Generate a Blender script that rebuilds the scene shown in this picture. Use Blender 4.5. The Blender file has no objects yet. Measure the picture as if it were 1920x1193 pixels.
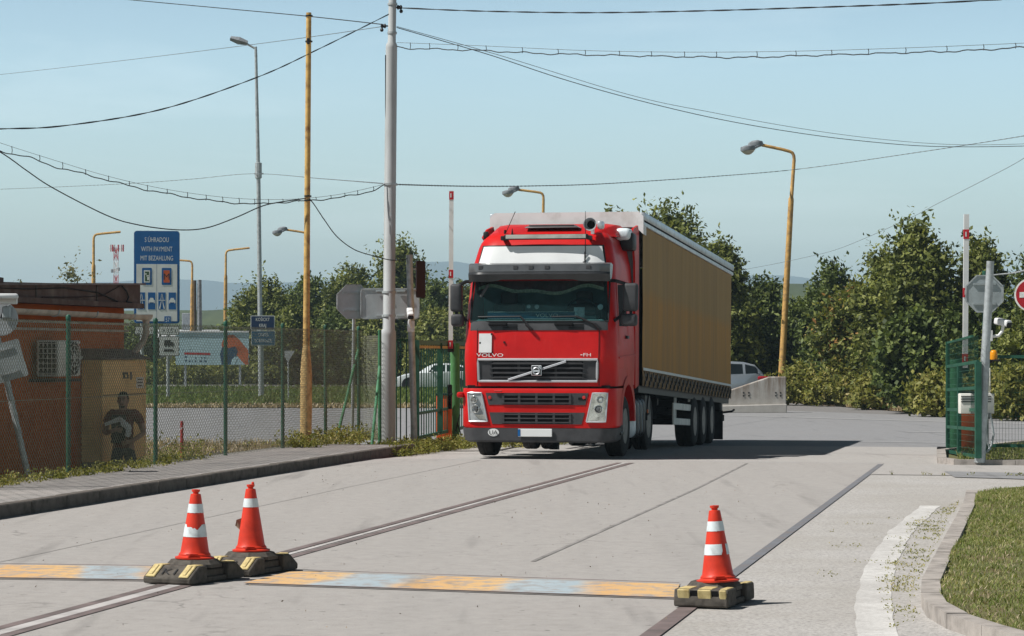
import bpy, bmesh, math, random
import numpy as np
from mathutils import Vector, Matrix
R = math.radians
scene = bpy.context.scene
COL = scene.collection
random.seed(7)
RNG = np.random.default_rng(7)

# ------------------------------------------------------------------ place frame
FPX, HZ, EYE = 4800.0, 662.0, 1.69           # focal length in photo pixels, horizon row, eye height
DX, DY = 0.1985, 0.9801                      # direction of the traffic lane

def P(px, py, Y):                            # a point at distance Y seen at a photo position
    return Vector(((px - 960) / FPX * Y, Y, EYE - (py - HZ) / FPX * Y))
def PG(px, py, z=0.0):                       # a point of height z on the ground
    Y = (EYE - z) * FPX / (py - HZ)
    return Vector(((px - 960) / FPX * Y, Y, z))
def L(s, p, z=0.0):                          # along lane / across lane
    return Vector((DX * s + DY * p, 40 + DY * s - DX * p, z))
def SP(x, y):
    return DX * x + DY * (y - 40), DY * x - DX * (y - 40)
def sstep(a, b, x):
    t = np.clip((x - a) / (b - a), 0, 1)
    return t * t * (3 - 2 * t)
def G(x, y):
    x = np.asarray(x, float); y = np.asarray(y, float)
    s, p = SP(x, y)
    zc = -0.014 * np.clip(s, 0, 25)
    zl = np.interp(s, [-60, 8, 22, 30], [-.7, -.7, -.42, -.35])
    e = np.maximum(0, s - 6)
    p0 = -5.3 - e * .3
    p1 = -4.15 + np.minimum(e, 10) * .12
    w = sstep(p0, p1, p)
    z = zl * (1 - w) + zc * w
    z = z + np.clip(y - 168, 0, 12) * .03 + np.clip(y - 300, 0, 7000) * .0004
    return z
def Gz(x, y): return float(G(x, y))

# ------------------------------------------------------------------ mesh builder
ORG = {}
class MB:
    def __init__(s): s.v = []; s.f = []
    def add(s, vs, fs):
        n = len(s.v); s.v += [tuple(v) for v in vs]; s.f += [tuple(i + n for i in f) for f in fs]; return s
    def bm(s, bm, M=None):
        bm.verts.ensure_lookup_table()
        for i, v in enumerate(bm.verts): v.index = i
        vs = [(M @ v.co if M else v.co.copy()) for v in bm.verts]
        s.add(vs, [[v.index for v in f.verts] for f in bm.faces]); bm.free(); return s
    def box(s, c, d, bev=0.0, seg=1, M=None, rz=0.0, taper=None):
        bm = bmesh.new(); bmesh.ops.create_cube(bm, size=1)
        for v in bm.verts:
            v.co = Vector((v.co.x * d[0], v.co.y * d[1], v.co.z * d[2]))
            if taper and v.co.z > 0: v.co.x *= taper[0]; v.co.y *= taper[1]
        if bev: bmesh.ops.bevel(bm, geom=bm.edges[:], offset=bev, segments=seg, profile=.5, affect='EDGES')
        T = Matrix.Translation(Vector(c)) @ Matrix.Rotation(rz, 4, 'Z')
        if M: T = M @ T
        return s.bm(bm, T)
    def tube(s, pts, r, n=8, cap=True, up=None):
        pts = [Vector(p) for p in pts]; k = len(pts)
        rs = r if isinstance(r, (list, tuple)) else [r] * k
        vs = []; fs = []; prev = None
        for i, p in enumerate(pts):
            d = (pts[min(i + 1, k - 1)] - pts[max(i - 1, 0)]).normalized()
            if prev is None:
                a = Vector((0, 0, 1)) if abs(d.z) < .9 else Vector((1, 0, 0))
                u = d.cross(a).normalized()
            else:
                u = (prev - d * prev.dot(d)).normalized()
            prev = u; w = d.cross(u)
            for j in range(n):
                t = 2 * math.pi * j / n
                vs.append(p + (u * math.cos(t) + w * math.sin(t)) * rs[i])
        for i in range(k - 1):
            for j in range(n):
                a = i * n + j; b = i * n + (j + 1) % n
                fs.append((a, b, b + n, a + n))
        if cap:
            fs.append(tuple(range(n))[::-1]); fs.append(tuple((k - 1) * n + j for j in range(n)))
        return s.add(vs, fs)
    def lathe(s, prof, n=24, M=None, cap=True):       # profile of (radius, z)
        vs = []; fs = []
        for r, z in prof:
            for j in range(n):
                t = 2 * math.pi * j / n
                v = Vector((r * math.cos(t), r * math.sin(t), z)); vs.append(M @ v if M else v)
        for i in range(len(prof) - 1):
            for j in range(n):
                a = i * n + j; b = i * n + (j + 1) % n
                fs.append((a, b, b + n, a + n))
        if cap:
            fs.append(tuple(range(n))[::-1]); fs.append(tuple((len(prof) - 1) * n + j for j in range(n)))
        return s.add(vs, fs)
    def prism(s, poly, M, th):                        # polygon in the plane xy of M, thickness along +z
        n = len(poly)
        vs = [M @ Vector((x, y, 0)) for x, y in poly] + [M @ Vector((x, y, th)) for x, y in poly]
        fs = [tuple(range(n))[::-1], tuple(range(n, 2 * n))] + [(i, (i + 1) % n, n + (i + 1) % n, n + i) for i in range(n)]
        return s.add(vs, fs)
    def bar(s, a, b, w, h=None, up=(0, 0, 1)):         # rectangular bar
        a = Vector(a); b = Vector(b); h = h or w; d = (b - a).normalized()
        u = d.cross(Vector(up)); u = u.normalized() if u.length > 1e-4 else Vector((1, 0, 0)); q = u.cross(d)
        vs = [p + u * w / 2 * i + q * h / 2 * j for p in (a, b) for i, j in ((-1, -1), (1, -1), (1, 1), (-1, 1))]
        return s.add(vs, [(3, 2, 1, 0), (4, 5, 6, 7)] + [(i, (i + 1) % 4, 4 + (i + 1) % 4, 4 + i) for i in range(4)])

def mesh_np(name, V, Fq, mat=None):
    me = bpy.data.meshes.new(name); k = Fq.shape[1]; n = len(Fq)
    me.vertices.add(len(V)); me.vertices.foreach_set('co', np.ascontiguousarray(V, np.float32).ravel())
    me.loops.add(n * k); me.loops.foreach_set('vertex_index', np.ascontiguousarray(Fq, np.int32).ravel())
    me.polygons.add(n); me.polygons.foreach_set('loop_start', np.arange(0, n * k, k, dtype=np.int32))
    me.update(calc_edges=True)
    if mat: me.materials.append(mat)
    return me
def emit(mb, name, mat, parent=None, base=None, smooth=None, bound=None):
    b = ORG.get(parent, Vector()) if parent else (Vector(base) if base is not None else Vector())
    me = bpy.data.meshes.new(name)
    me.from_pydata([(v[0] - b.x, v[1] - b.y, v[2] - b.z) for v in mb.v], [], mb.f)
    bm = bmesh.new(); bm.from_mesh(me); bmesh.ops.recalc_face_normals(bm, faces=bm.faces[:]); bm.to_mesh(me); bm.free()
    if mat: me.materials.append(mat)
    if smooth is not None:
        me.polygons.foreach_set('use_smooth', [True] * len(me.polygons)); me.set_sharp_from_angle(angle=R(smooth))
    o = bpy.data.objects.new(name, me); COL.objects.link(o)
    if parent: o.parent = parent; ORG[o] = ORG.get(parent, Vector())
    else: o.location = b; ORG[o] = b
    return o
def obj_me(name, me, parent=None, loc=(0, 0, 0)):
    o = bpy.data.objects.new(name, me); COL.objects.link(o); o.location = loc
    if parent: o.parent = parent
    return o
def tag(o, label=None, cat=None, group=None, kind=None):
    if label: o['label'] = label
    if cat: o['category'] = cat
    if group: o['group'] = group
    if kind: o['kind'] = kind
    return o
def thing(name, label, cat, base=(0, 0, 0), rz=0.0, group=None, local=False):
    o = bpy.data.objects.new(name, None); COL.objects.link(o); o.empty_display_size = .2
    o.location = base; o.rotation_euler = (0, 0, rz); tag(o, label, cat, group)
    ORG[o] = Vector() if local else Vector(base)
    return o
def text_geo(txt, h, xs=1.0, align='CENTER'):
    c = bpy.data.curves.new('t', 'FONT'); c.body = txt; c.size = h / .72; c.align_x = align; c.resolution_u = 3
    o = bpy.data.objects.new('t', c); COL.objects.link(o); bpy.context.view_layer.update()
    me = bpy.data.meshes.new_from_object(o.evaluated_get(bpy.context.evaluated_depsgraph_get()))
    vs = [(v.co.x * xs, v.co.y) for v in me.vertices]; fs = [tuple(p.vertices) for p in me.polygons]
    bpy.data.objects.remove(o); bpy.data.curves.remove(c); bpy.data.meshes.remove(me)
    return vs, fs
def frame(o, u, v):                                     # matrix with x=u, y=v at o
    u = Vector(u).normalized(); v = Vector(v).normalized(); w = u.cross(v)
    return Matrix(((u.x, v.x, w.x, o[0]), (u.y, v.y, w.y, o[1]), (u.z, v.z, w.z, o[2]), (0, 0, 0, 1)))
def write(mb, M, txt, x, y, h, xs=1.0, align='CENTER', th=.004):
    vs, fs = text_geo(txt, h, xs, align); n = len(vs)
    vv = [M @ Vector((a + x, b + y, th)) for a, b in vs]
    return mb.add(vv, fs)

# ------------------------------------------------------------------ materials
def newmat(name):
    m = bpy.data.materials.new(name); m.use_nodes = True
    nt = m.node_tree; b = nt.nodes['Principled BSDF']
    return m, nt, b
def node(nt, t, **kw):
    n = nt.nodes.new(t)
    for k, v in kw.items():
        if k.startswith('i_'): n.inputs[k[2:].replace('_', ' ')].default_value = v
        else: setattr(n, k, v)
    return n
def rgba(c, k=1.0): return (min(1, c[0] * k), min(1, c[1] * k), min(1, c[2] * k), 1)
def ramp(nt, fac, stops):
    r = nt.nodes.new('ShaderNodeValToRGB'); e = r.color_ramp.elements
    while len(e) < len(stops): e.new(.5)
    for i, (p, c) in enumerate(stops): e[i].position = p; e[i].color = c if len(c) == 4 else (*c, 1)
    nt.links.new(fac, r.inputs[0]); return r
def mixc(nt, fac, a, b, mode='MIX'):
    m = nt.nodes.new('ShaderNodeMix'); m.data_type = 'RGBA'; m.blend_type = mode
    for sock, v in ((m.inputs[0], fac), (m.inputs[6], a), (m.inputs[7], b)):
        if isinstance(v, (int, float, tuple)): sock.default_value = v if not isinstance(v, tuple) else (v if len(v) == 4 else (*v, 1))
        else: nt.links.new(v, sock)
    return m.outputs[2]
def noise(nt, scale, detail=4, rough=.55, vec=None, dist=0):
    n = node(nt, 'ShaderNodeTexNoise'); n.inputs['Scale'].default_value = scale; n.inputs['Detail'].default_value = detail
    n.inputs['Roughness'].default_value = rough; n.inputs['Distortion'].default_value = dist
    if vec: nt.links.new(vec, n.inputs['Vector'])
    return n.outputs['Fac']
def coords(nt, sc=(1, 1, 1), kind='Object'):
    c = node(nt, 'ShaderNodeTexCoord'); m = node(nt, 'ShaderNodeMapping'); m.inputs['Scale'].default_value = sc
    nt.links.new(c.outputs[kind], m.inputs['Vector']); return m.outputs['Vector']
def bump(nt, b, h, strength=.3, dist=.01):
    n = node(nt, 'ShaderNodeBump'); n.inputs['Strength'].default_value = strength; n.inputs['Distance'].default_value = dist
    nt.links.new(h, n.inputs['Height']); nt.links.new(n.outputs['Normal'], b.inputs['Normal'])
def M_(name, c, rough=.5, metal=0.0, var=.18, scale=6.0, bmp=0.0, stretch=(1, 1, 1), coat=0.0, tint=None, spec=None):
    m, nt, b = newmat(name)
    v = coords(nt, stretch); f = noise(nt, scale, 5, .6, v)
    c2 = tint or tuple(x * (1 - var * 1.6) for x in c)
    r = ramp(nt, f, [(.3, rgba(c2)), (.52, rgba(c)), (.75, rgba(c, 1 + var))])
    nt.links.new(r.outputs[0], b.inputs['Base Color'])
    b.inputs['Roughness'].default_value = rough; b.inputs['Metallic'].default_value = metal
    if coat: b.inputs['Coat Weight'].default_value = coat; b.inputs['Coat Roughness'].default_value = .08
    b.inputs['Specular IOR Level'].default_value = .28 if spec is None else spec
    if bmp: bump(nt, b, f, bmp)
    return m

def mat_concrete(name, c, streak=(.35, .06, 1), dark=.62, fine=60, paint=None):
    m, nt, b = newmat(name)
    v = coords(nt); big = noise(nt, .35, 5, .6, v, .6); med = noise(nt, 2.2, 6, .65, v)
    # wheel tracks and scuffs run along the lane
    rot = node(nt, 'ShaderNodeMapping'); rot.inputs['Rotation'].default_value = (0, 0, R(11.45)); rot.inputs['Scale'].default_value = (1.3, .09, 1)
    nt.links.new(v, rot.inputs['Vector']); st = noise(nt, 1.6, 5, .6, rot.outputs[0], .4)
    rot2 = node(nt, 'ShaderNodeMapping'); rot2.inputs['Rotation'].default_value = (0, 0, R(18)); rot2.inputs['Scale'].default_value = (.5, 5, 1)
    nt.links.new(v, rot2.inputs['Vector']); sc = noise(nt, 1.5, 7, .75, rot2.outputs[0])
    fn = noise(nt, fine, 3, .7, v)
    a = ramp(nt, big, [(.25, rgba(c, .72)), (.5, rgba(c)), (.8, rgba((c[0] * 1.06, c[1] * 1.02, c[2] * .97), 1.06))]).outputs[0]
    pk = noise(nt, .55, 6, .62, rot.outputs[0], .5); a = mixc(nt, ramp(nt, pk, [(.46, (0, 0, 0)), (.64, (.75, .75, .75))]).outputs[0], a, (c[0] * 1.02, c[1] * .93, c[2] * .87, 1))
    a = mixc(nt, .68, a, ramp(nt, st, [(.28, rgba(c, dark)), (.5, rgba(c)), (.8, rgba(c, 1.08))]).outputs[0])
    a = mixc(nt, ramp(nt, sc, [(.62, (0, 0, 0)), (.75, (.55, .55, .55))]).outputs[0], a, rgba(c, .68))
    a = mixc(nt, ramp(nt, med, [(.60, (0, 0, 0)), (.72, (.4, .4, .4))]).outputs[0], a, rgba((c[0] * .9, c[1] * .8, c[2] * .7), .85))
    a = mixc(nt, .30, a, ramp(nt, fn, [(.3, rgba(c, .5)), (.5, rgba(c)), (.7, rgba(c, 1.35))]).outputs[0])
    mt = noise(nt, 7, 6, .7, v); a = mixc(nt, .5, a, ramp(nt, mt, [(.32, rgba(c, .72)), (.5, rgba(c)), (.68, rgba(c, 1.2))]).outputs[0])
    ag = noise(nt, fine * 2.6, 2, .6, v); a = mixc(nt, .28, a, ramp(nt, ag, [(.35, rgba(c, .45)), (.5, rgba(c)), (.66, rgba(c, 1.5))]).outputs[0])
    vo = node(nt, 'ShaderNodeTexVoronoi', feature='DISTANCE_TO_EDGE'); vo.inputs['Scale'].default_value = .22; wv = node(nt, 'ShaderNodeVectorMath', operation='MULTIPLY_ADD'); nz = node(nt, 'ShaderNodeTexNoise'); nz.inputs['Scale'].default_value = 1.4; nz.inputs['Detail'].default_value = 6; nt.links.new(v, nz.inputs['Vector']); nt.links.new(nz.outputs['Color'], wv.inputs[0]); wv.inputs[1].default_value = (1.6, 1.6, 0); nt.links.new(v, wv.inputs[2]); nt.links.new(wv.outputs[0], vo.inputs['Vector'])
    ck = ramp(nt, vo.outputs['Distance'], [(.0, (.75, .75, .75)), (.0035, (0, 0, 0))]).outputs[0]; cm = node(nt, 'ShaderNodeMath', operation='MULTIPLY'); nt.links.new(ck, cm.inputs[0]); nt.links.new(ramp(nt, big, [(.5, (0, 0, 0)), (.6, (.8, .8, .8))]).outputs[0], cm.inputs[1]); a = mixc(nt, cm.outputs[0], a, rgba(c, .35))
    dr = noise(nt, 1.9, 3, .5, rot.outputs[0]); a = mixc(nt, ramp(nt, dr, [(.62, (0, 0, 0)), (.74, (.5, .5, .5))]).outputs[0], a, rgba(c, .5))
    sp = noise(nt, 11, 2, .5, v); a = mixc(nt, ramp(nt, sp, [(.705, (0, 0, 0)), (.73, (.6, .6, .6))]).outputs[0], a, rgba(c, .25))
    nt.links.new(a, b.inputs['Base Color']); b.inputs['Roughness'].default_value = .85; b.inputs['Specular IOR Level'].default_value = .25
    bump(nt, b, fn, .25, .004)
    return m
def mat_apron(name, c, base):
    m, nt, b = newmat(name); v = coords(nt)
    f = noise(nt, 38, 4, .75, v); big = noise(nt, .5, 5, .6, v); mid = noise(nt, 5, 5, .7, v)
    a = ramp(nt, f, [(.3, rgba(c, .45)), (.48, rgba(c, .95)), (.7, rgba(c, 1.3))]).outputs[0]
    a = mixc(nt, ramp(nt, big, [(.4, (0, 0, 0)), (.7, (.6, .6, .6))]).outputs[0], a, rgba(base, 1))
    a = mixc(nt, ramp(nt, mid, [(.58, (0, 0, 0)), (.7, (.5, .5, .5))]).outputs[0], a, rgba(c, .6))
    nt.links.new(a, b.inputs['Base Color']); b.inputs['Roughness'].default_value = .9; b.inputs['Specular IOR Level'].default_value = .2
    bump(nt, b, f, .5, .006); return m
def mat_paver():
    m, nt, b = newmat('paver blocks'); v = coords(nt)
    rot = node(nt, 'ShaderNodeMapping'); rot.inputs['Rotation'].default_value = (0, 0, R(11.45)); nt.links.new(v, rot.inputs['Vector'])
    br = node(nt, 'ShaderNodeTexBrick'); nt.links.new(rot.outputs[0], br.inputs['Vector'])
    br.inputs['Color1'].default_value = (.36, .335, .32, 1); br.inputs['Color2'].default_value = (.30, .285, .275, 1); br.inputs['Mortar'].default_value = (.10, .095, .085, 1)
    br.inputs['Scale'].default_value = 1; br.inputs['Brick Width'].default_value = .2; br.inputs['Row Height'].default_value = .165; br.inputs['Mortar Size'].default_value = .009
    br.inputs['Mortar Smooth'].default_value = .2
    f = noise(nt, 3, 5, .6, v); a = mixc(nt, .55, br.outputs[0], ramp(nt, f, [(.3, (.55, .55, .55)), (.7, (1.0, .98, .95))]).outputs[0], 'MULTIPLY')
    nt.links.new(a, b.inputs['Base Color']); b.inputs['Roughness'].default_value = .9
    inv = node(nt, 'ShaderNodeMath', operation='SUBTRACT'); inv.inputs[0].default_value = 1; nt.links.new(br.outputs['Fac'], inv.inputs[1])
    bump(nt, b, inv.outputs[0], .6, .01); return m
def mat_leaf(name, stops, tr=.27, rough=.55):
    m, nt, b = newmat(name); g = node(nt, 'ShaderNodeNewGeometry')
    v = coords(nt); f = noise(nt, .8, 2, .5, v)
    mx = node(nt, 'ShaderNodeMath', operation='MULTIPLY_ADD'); nt.links.new(g.outputs['Random Per Island'], mx.inputs[0]); mx.inputs[1].default_value = .62
    ad = node(nt, 'ShaderNodeMath', operation='MULTIPLY_ADD'); nt.links.new(f, ad.inputs[0]); ad.inputs[1].default_value = .8; ad.inputs[2].default_value = -.2
    nt.links.new(ad.outputs[0], mx.inputs[2])
    r = ramp(nt, mx.outputs[0], stops)
    nt.links.new(r.outputs[0], b.inputs['Base Color']); b.inputs['Roughness'].default_value = rough; b.inputs['Specular IOR Level'].default_value = .2
    t = node(nt, 'ShaderNodeBsdfTranslucent'); hs = mixc(nt, 1.0, r.outputs[0], (1.25, 1.25, .6, 1), 'MULTIPLY'); nt.links.new(hs, t.inputs['Color'])
    mx2 = node(nt, 'ShaderNodeMixShader'); mx2.inputs[0].default_value = tr
    nt.links.new(b.outputs[0], mx2.inputs[1]); nt.links.new(t.outputs[0], mx2.inputs[2])
    nt.links.new(mx2.outputs[0], nt.nodes['Material Output'].inputs['Surface']); return m
def mat_glass(name, tint=(.8, .92, .92), opac=.35, col=(.01, .014, .016), rough=.03):
    m, nt, b = newmat(name)
    b.inputs['Base Color'].default_value = rgba(col); b.inputs['Roughness'].default_value = rough; b.inputs['Specular IOR Level'].default_value = .6
    v = coords(nt); f = noise(nt, 3, 4, .6, v); rr = ramp(nt, f, [(.3, (rough,) * 3), (.7, (rough + .05,) * 3)]); nt.links.new(rr.outputs[0], b.inputs['Roughness'])
    t = node(nt, 'ShaderNodeBsdfTransparent'); t.inputs['Color'].default_value = rgba(tint)
    mx = node(nt, 'ShaderNodeMixShader'); mx.inputs[0].default_value = opac
    nt.links.new(t.outputs[0], mx.inputs[1]); nt.links.new(b.outputs[0], mx.inputs[2])
    nt.links.new(mx.outputs[0], nt.nodes['Material Output'].inputs['Surface']); return m

MT = {}
def mats():
    m = MT
    m['conc'] = mat_concrete('weighbridge concrete', (.335, .318, .303))
    m['fore'] = mat_concrete('forecourt concrete', (.36, .343, .327), dark=.7)
    m['asph'] = mat_concrete('worn asphalt', (.235, .235, .24), dark=.8, fine=45)
    m['asph2'] = mat_concrete('shoulder asphalt', (.185, .178, .175), dark=.75, fine=45)
    m['asph3'] = mat_concrete('back road asphalt', (.21, .205, .205), dark=.85, fine=45)
    m['apron'] = mat_apron('coarse apron concrete', (.40, .385, .37), (.30, .28, .25))
    m['paver'] = mat_paver()
    m['kerbd'] = M_('kerb stone', (.105, .092, .080), .9, var=.3, scale=7, bmp=.3)
    m['kerbl'] = M_('pale kerb stone', (.33, .30, .275), .9, var=.25, scale=6, bmp=.3)
    m['soil'] = M_('dry soil and litter', (.27, .215, .155), .95, var=.45, scale=1.7, bmp=.4)
    m['field'] = M_('meadow ground', (.085, .095, .035), .95, var=.4, scale=.6, tint=(.12, .10, .05))
    m['lawn'] = M_('lawn soil', (.10, .105, .04), .95, var=.4, scale=2.5, tint=(.14, .11, .06), bmp=.3)
    m['strip'] = M_('rubber joint strip', (.155, .16, .175), .7, var=.3, scale=4, tint=(.19, .165, .155))
    m['rail'] = M_('rusted steel strip', (.165, .13, .125), .7, var=.35, scale=3, tint=(.10, .085, .08))
    m['joint'] = M_('filled joint', (.25, .238, .228), .9, var=.3, scale=3)
    m['wear'] = M_('pale filler', (.44, .42, .41), .85, var=.2, scale=3)
    m['hump'] = band_mat()
    m['wpaint'] = worn_paint('worn white paint', (.60, .59, .57), (.37, .355, .34))
    m['wline'] = worn_paint('worn lane line', (.5, .5, .49), (.27, .27, .27))
    m['red'] = red_paint()
    m['redplain'] = M_('red paint plain', (.50, .022, .02), .4, var=.12, scale=3, coat=.4)
    m['dkplastic'] = M_('weathered dark plastic', (.055, .056, .06), .6, var=.2, scale=5)
    m['visor'] = M_('smoked visor plastic', (.10, .105, .11), .34, var=.15, scale=4, coat=.5)
    m['lip'] = M_('glossy dark visor edge', (.035, .037, .040), .25, var=.15, scale=4, coat=.4)
    m['black'] = M_('black plastic', (.018, .018, .02), .5, var=.25, scale=8)
    m['blackm'] = M_('matt black hollow', (.006, .006, .007), .9, var=.2, scale=5)
    m['rubber'] = M_('tyre rubber', (.022, .021, .021), .85, var=.3, scale=14, bmp=.2)
    m['chrome'] = M_('chrome', (.60, .63, .66), .34, .55, var=.08, scale=5)
    m['alu'] = M_('aluminium', (.52, .55, .58), .42, .8, var=.15, scale=5)
    m['barm'] = M_('satin bright bar', (.48, .50, .53), .6, .1, var=.06, scale=5, spec=.2)
    m['rimm'] = M_('dull steel rim', (.13, .13, .13), .45, .5, var=.4, scale=9)
    m['tank'] = M_('pale painted tank', (.72, .80, .84), .45, .15, var=.15, scale=5)
    m['white'] = M_('white paint', (.70, .71, .71), .45, var=.07, scale=4)
    m['cream'] = M_('white panel', (.74, .76, .76), .22, var=.04, scale=2)
    m['header'] = M_('white trailer header', (.72, .72, .72), .6, var=.08, scale=3, tint=(.55, .54, .52))
    m['curtain'] = curtain_mat()
    m['skirt'] = M_('dirty curtain hem', (.20, .12, .05), .8, var=.5, scale=9, tint=(.05, .035, .02))
    m['galv'] = M_('galvanised steel', (.40, .43, .44), .5, .35, var=.22, scale=9)
    m['galvd'] = M_('galvanised sign back', (.33, .37, .38), .5, .25, var=.16, scale=4)
    m['signback'] = M_('pale sign back', (.42, .45, .47), .55, .15, var=.12, scale=4)
    m['concpole'] = M_('grey painted pole', (.40, .42, .425), .7, var=.1, scale=4, stretch=(1, 1, .3), bmp=.05)
    m['ypole'] = M_('yellow pole paint', (.56, .36, .12), .7, var=.25, scale=8, tint=(.25, .13, .05))
    m['wood'] = M_('ochre wrapped pole', (.60, .42, .18), .75, var=.35, scale=12, stretch=(1, 1, .6), tint=(.30, .17, .06), bmp=.5)
    m['lpole'] = M_('ochre lamp post', (.52, .31, .10), .7, var=.2, scale=6, tint=(.28, .17, .08))
    m['lamp'] = M_('weathered lamp housing', (.22, .24, .26), .6, .1, var=.25, scale=5)
    m['lens'] = M_('clouded lamp bowl', (.46, .46, .42), .3, var=.2, scale=4)
    m['green'] = M_('green fence paint', (.022, .095, .062), .5, var=.25, scale=6)
    m['greenl'] = M_('light green post paint', (.055, .19, .095), .5, var=.25, scale=6)
    m['greenp'] = M_('grass green column paint', (.07, .20, .07), .5, var=.15, scale=5)
    m['mesh'] = M_('coated fence wire', (.22, .23, .17), .6, .1, var=.3, scale=20)
    m['wire'] = M_('black cable', (.02, .022, .025), .6, var=.2, scale=10)
    m['wireg'] = M_('grey cable', (.13, .15, .16), .6, var=.2, scale=10)
    m['brown'] = M_('old roof fascia tin', (.085, .052, .042), .75, var=.5, scale=2.2, tint=(.16, .12, .10), bmp=.2)
    m['gutter'] = M_('zinc gutter', (.46, .42, .36), .6, .15, var=.25, scale=3)
    m['orange'] = stucco('terracotta render', (.46, .12, .035))
    m['tan'] = M_('tan cabinet paint', (.78, .53, .23), .6, var=.15, scale=2.5)
    m['beige'] = M_('off white casing', (.70, .69, .64), .55, var=.12, scale=4)
    m['blue'] = M_('blue sign film', (.006, .10, .30), .4, var=.08, scale=3)
    m['navy'] = M_('navy sign film', (.008, .028, .085), .4, var=.1, scale=3)
    m['teal'] = M_('teal sign film', (.008, .10, .19), .4, var=.1, scale=3)
    m['signw'] = M_('white sign film', (.66, .68, .66), .5, var=.06, scale=3)
    m['ink'] = M_('black sign print', (.012, .012, .014), .5, var=.1, scale=5)
    m['sorange'] = M_('orange sign print', (.55, .10, .02), .5, var=.1, scale=5)
    m['sgreen'] = M_('green sign print', (.05, .10, .04), .5, var=.2, scale=5)
    m['bill'] = M_('pale billboard print', (.36, .52, .56), .5, var=.08, scale=.8)
    m['billo'] = M_('rust orange billboard print', (.42, .10, .035), .5, var=.2, scale=2)
    m['billb'] = M_('deep blue billboard print', (.012, .055, .11), .5, var=.3, scale=2)
    m['signred'] = M_('red sign film', (.33, .012, .02), .4, var=.08, scale=3)
    m['maroon'] = M_('dark red sign', (.030, .008, .008), .5, var=.2, scale=3)
    m['reflred'] = M_('red reflector film', (.50, .02, .03), .4, var=.1, scale=5)
    m['cone'] = M_('orange red cone plastic', (.60, .040, .018), .45, var=.14, scale=7)
    m['band'] = M_('scuffed reflective sleeve', (.62, .68, .70), .5, var=.10, scale=14, tint=(.40, .43, .44))
    m['footrub'] = M_('recycled rubber', (.085, .075, .064), .85, var=.3, scale=18, bmp=.4)
    m['footyel'] = M_('yellow rubber inset', (.52, .42, .20), .75, var=.3, scale=14, tint=(.34, .25, .10))
    m['machine'] = M_('orange red barrier cabinet', (.62, .09, .015), .5, var=.1, scale=3)
    m['beacon'] = M_('amber beacon dome', (.72, .28, .01), .25, var=.1, scale=4)
    m['barrier'] = stain_conc()
    m['carw'] = M_('white car paint', (.66, .70, .72), .3, var=.04, scale=2, coat=.6)
    m['cars'] = M_('silver car paint', (.34, .38, .42), .32, .4, var=.05, scale=2, coat=.6)
    m['carglass'] = mat_glass('dark car glass', (.5, .55, .55), .8)
    m['tail'] = M_('red tail lamp', (.34, .01, .02), .25, var=.1, scale=5)
    m['glass'] = mat_glass('windscreen glass', (.78, .92, .92), .24, (.022, .045, .047), .06)  # teal diffuse colour brightens the pane in place of a sky reflection
    m['dash'] = M_('teal grey dashboard', (.30, .42, .42), .6, var=.2, scale=4)
    m['seat'] = M_('brown seat cloth', (.10, .045, .04), .9, var=.3, scale=6)
    m['cabin'] = M_('cabin lining', (.16, .21, .215), .8, var=.2, scale=3)
    m['fringe'] = M_('beige tassel fringe', (.38, .33, .24), .9, var=.3, scale=30)
    m['velvet'] = M_('maroon curtain', (.09, .012, .015), .9, var=.3, scale=6)
    m['lampglass'] = M_('headlamp reflector', (.62, .64, .63), .16, .75, var=.25, scale=14)
    m['amber'] = M_('amber marker', (.62, .14, .02), .3, var=.1, scale=4)
    m['bark'] = M_('bark', (.10, .075, .055), .95, var=.35, scale=5, stretch=(1, 1, .3), bmp=.5)
    m['skin'] = M_('skin', (.34, .20, .15), .6, var=.12, scale=9)
    m['hair'] = M_('short dark hair', (.025, .02, .018), .8, var=.2, scale=20)
    m['shirt'] = M_('dark red shirt', (.14, .022, .022), .85, var=.25, scale=7)
    m['vest'] = M_('black overvest', (.028, .028, .032), .85, var=.2, scale=7)
    m['jeans'] = M_('dark trousers', (.04, .048, .065), .85, var=.25, scale=8)
    m['paper'] = M_('white paper', (.70, .74, .76), .7, var=.05, scale=5)
    m['hill'] = M_('wooded mountain', (.035, .055, .035), .95, var=.3, scale=.004)
    m['ridge'] = M_('wooded ridge', (.060, .078, .026), .95, var=.35, scale=.03, tint=(.03, .045, .018))
    m['roofw'] = M_('pale metal roof', (.62, .64, .65), .5, .1, var=.1, scale=1)
    m['mastw'] = M_('white mast paint', (.60, .58, .58), .6, var=.1, scale=3)
    m['mastr'] = M_('red mast paint', (.42, .05, .06), .6, var=.1, scale=3)
    g = lambda n, a, b_, c, d, **k: mat_leaf(n, [(.12, rgba(a)), (.42, rgba(b_)), (.68, rgba(c)), (.95, rgba(d))], **k)
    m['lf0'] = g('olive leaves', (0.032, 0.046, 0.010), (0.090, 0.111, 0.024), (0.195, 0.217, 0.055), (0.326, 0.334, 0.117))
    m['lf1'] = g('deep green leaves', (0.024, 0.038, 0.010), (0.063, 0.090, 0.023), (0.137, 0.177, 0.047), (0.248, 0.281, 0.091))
    m['lf2'] = g('green and rust leaves', (0.034, 0.049, 0.010), (0.095, 0.120, 0.027), (0.201, 0.214, 0.055), (0.365, 0.150, 0.052))
    m['lf3'] = g('bright bramble leaves', (0.048, 0.064, 0.014), (0.127, 0.149, 0.037), (0.255, 0.275, 0.081), (0.392, 0.376, 0.156))
    m['lf4'] = g('pale loose leaves', (.08, .085, .035), (.13, .13, .055), (.19, .18, .08), (.26, .23, .11))
    m['gr0'] = g('lawn blades', (.095, .135, .030), (.175, .220, .055), (.275, .290, .100), (.46, .40, .20), tr=.3)
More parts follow.
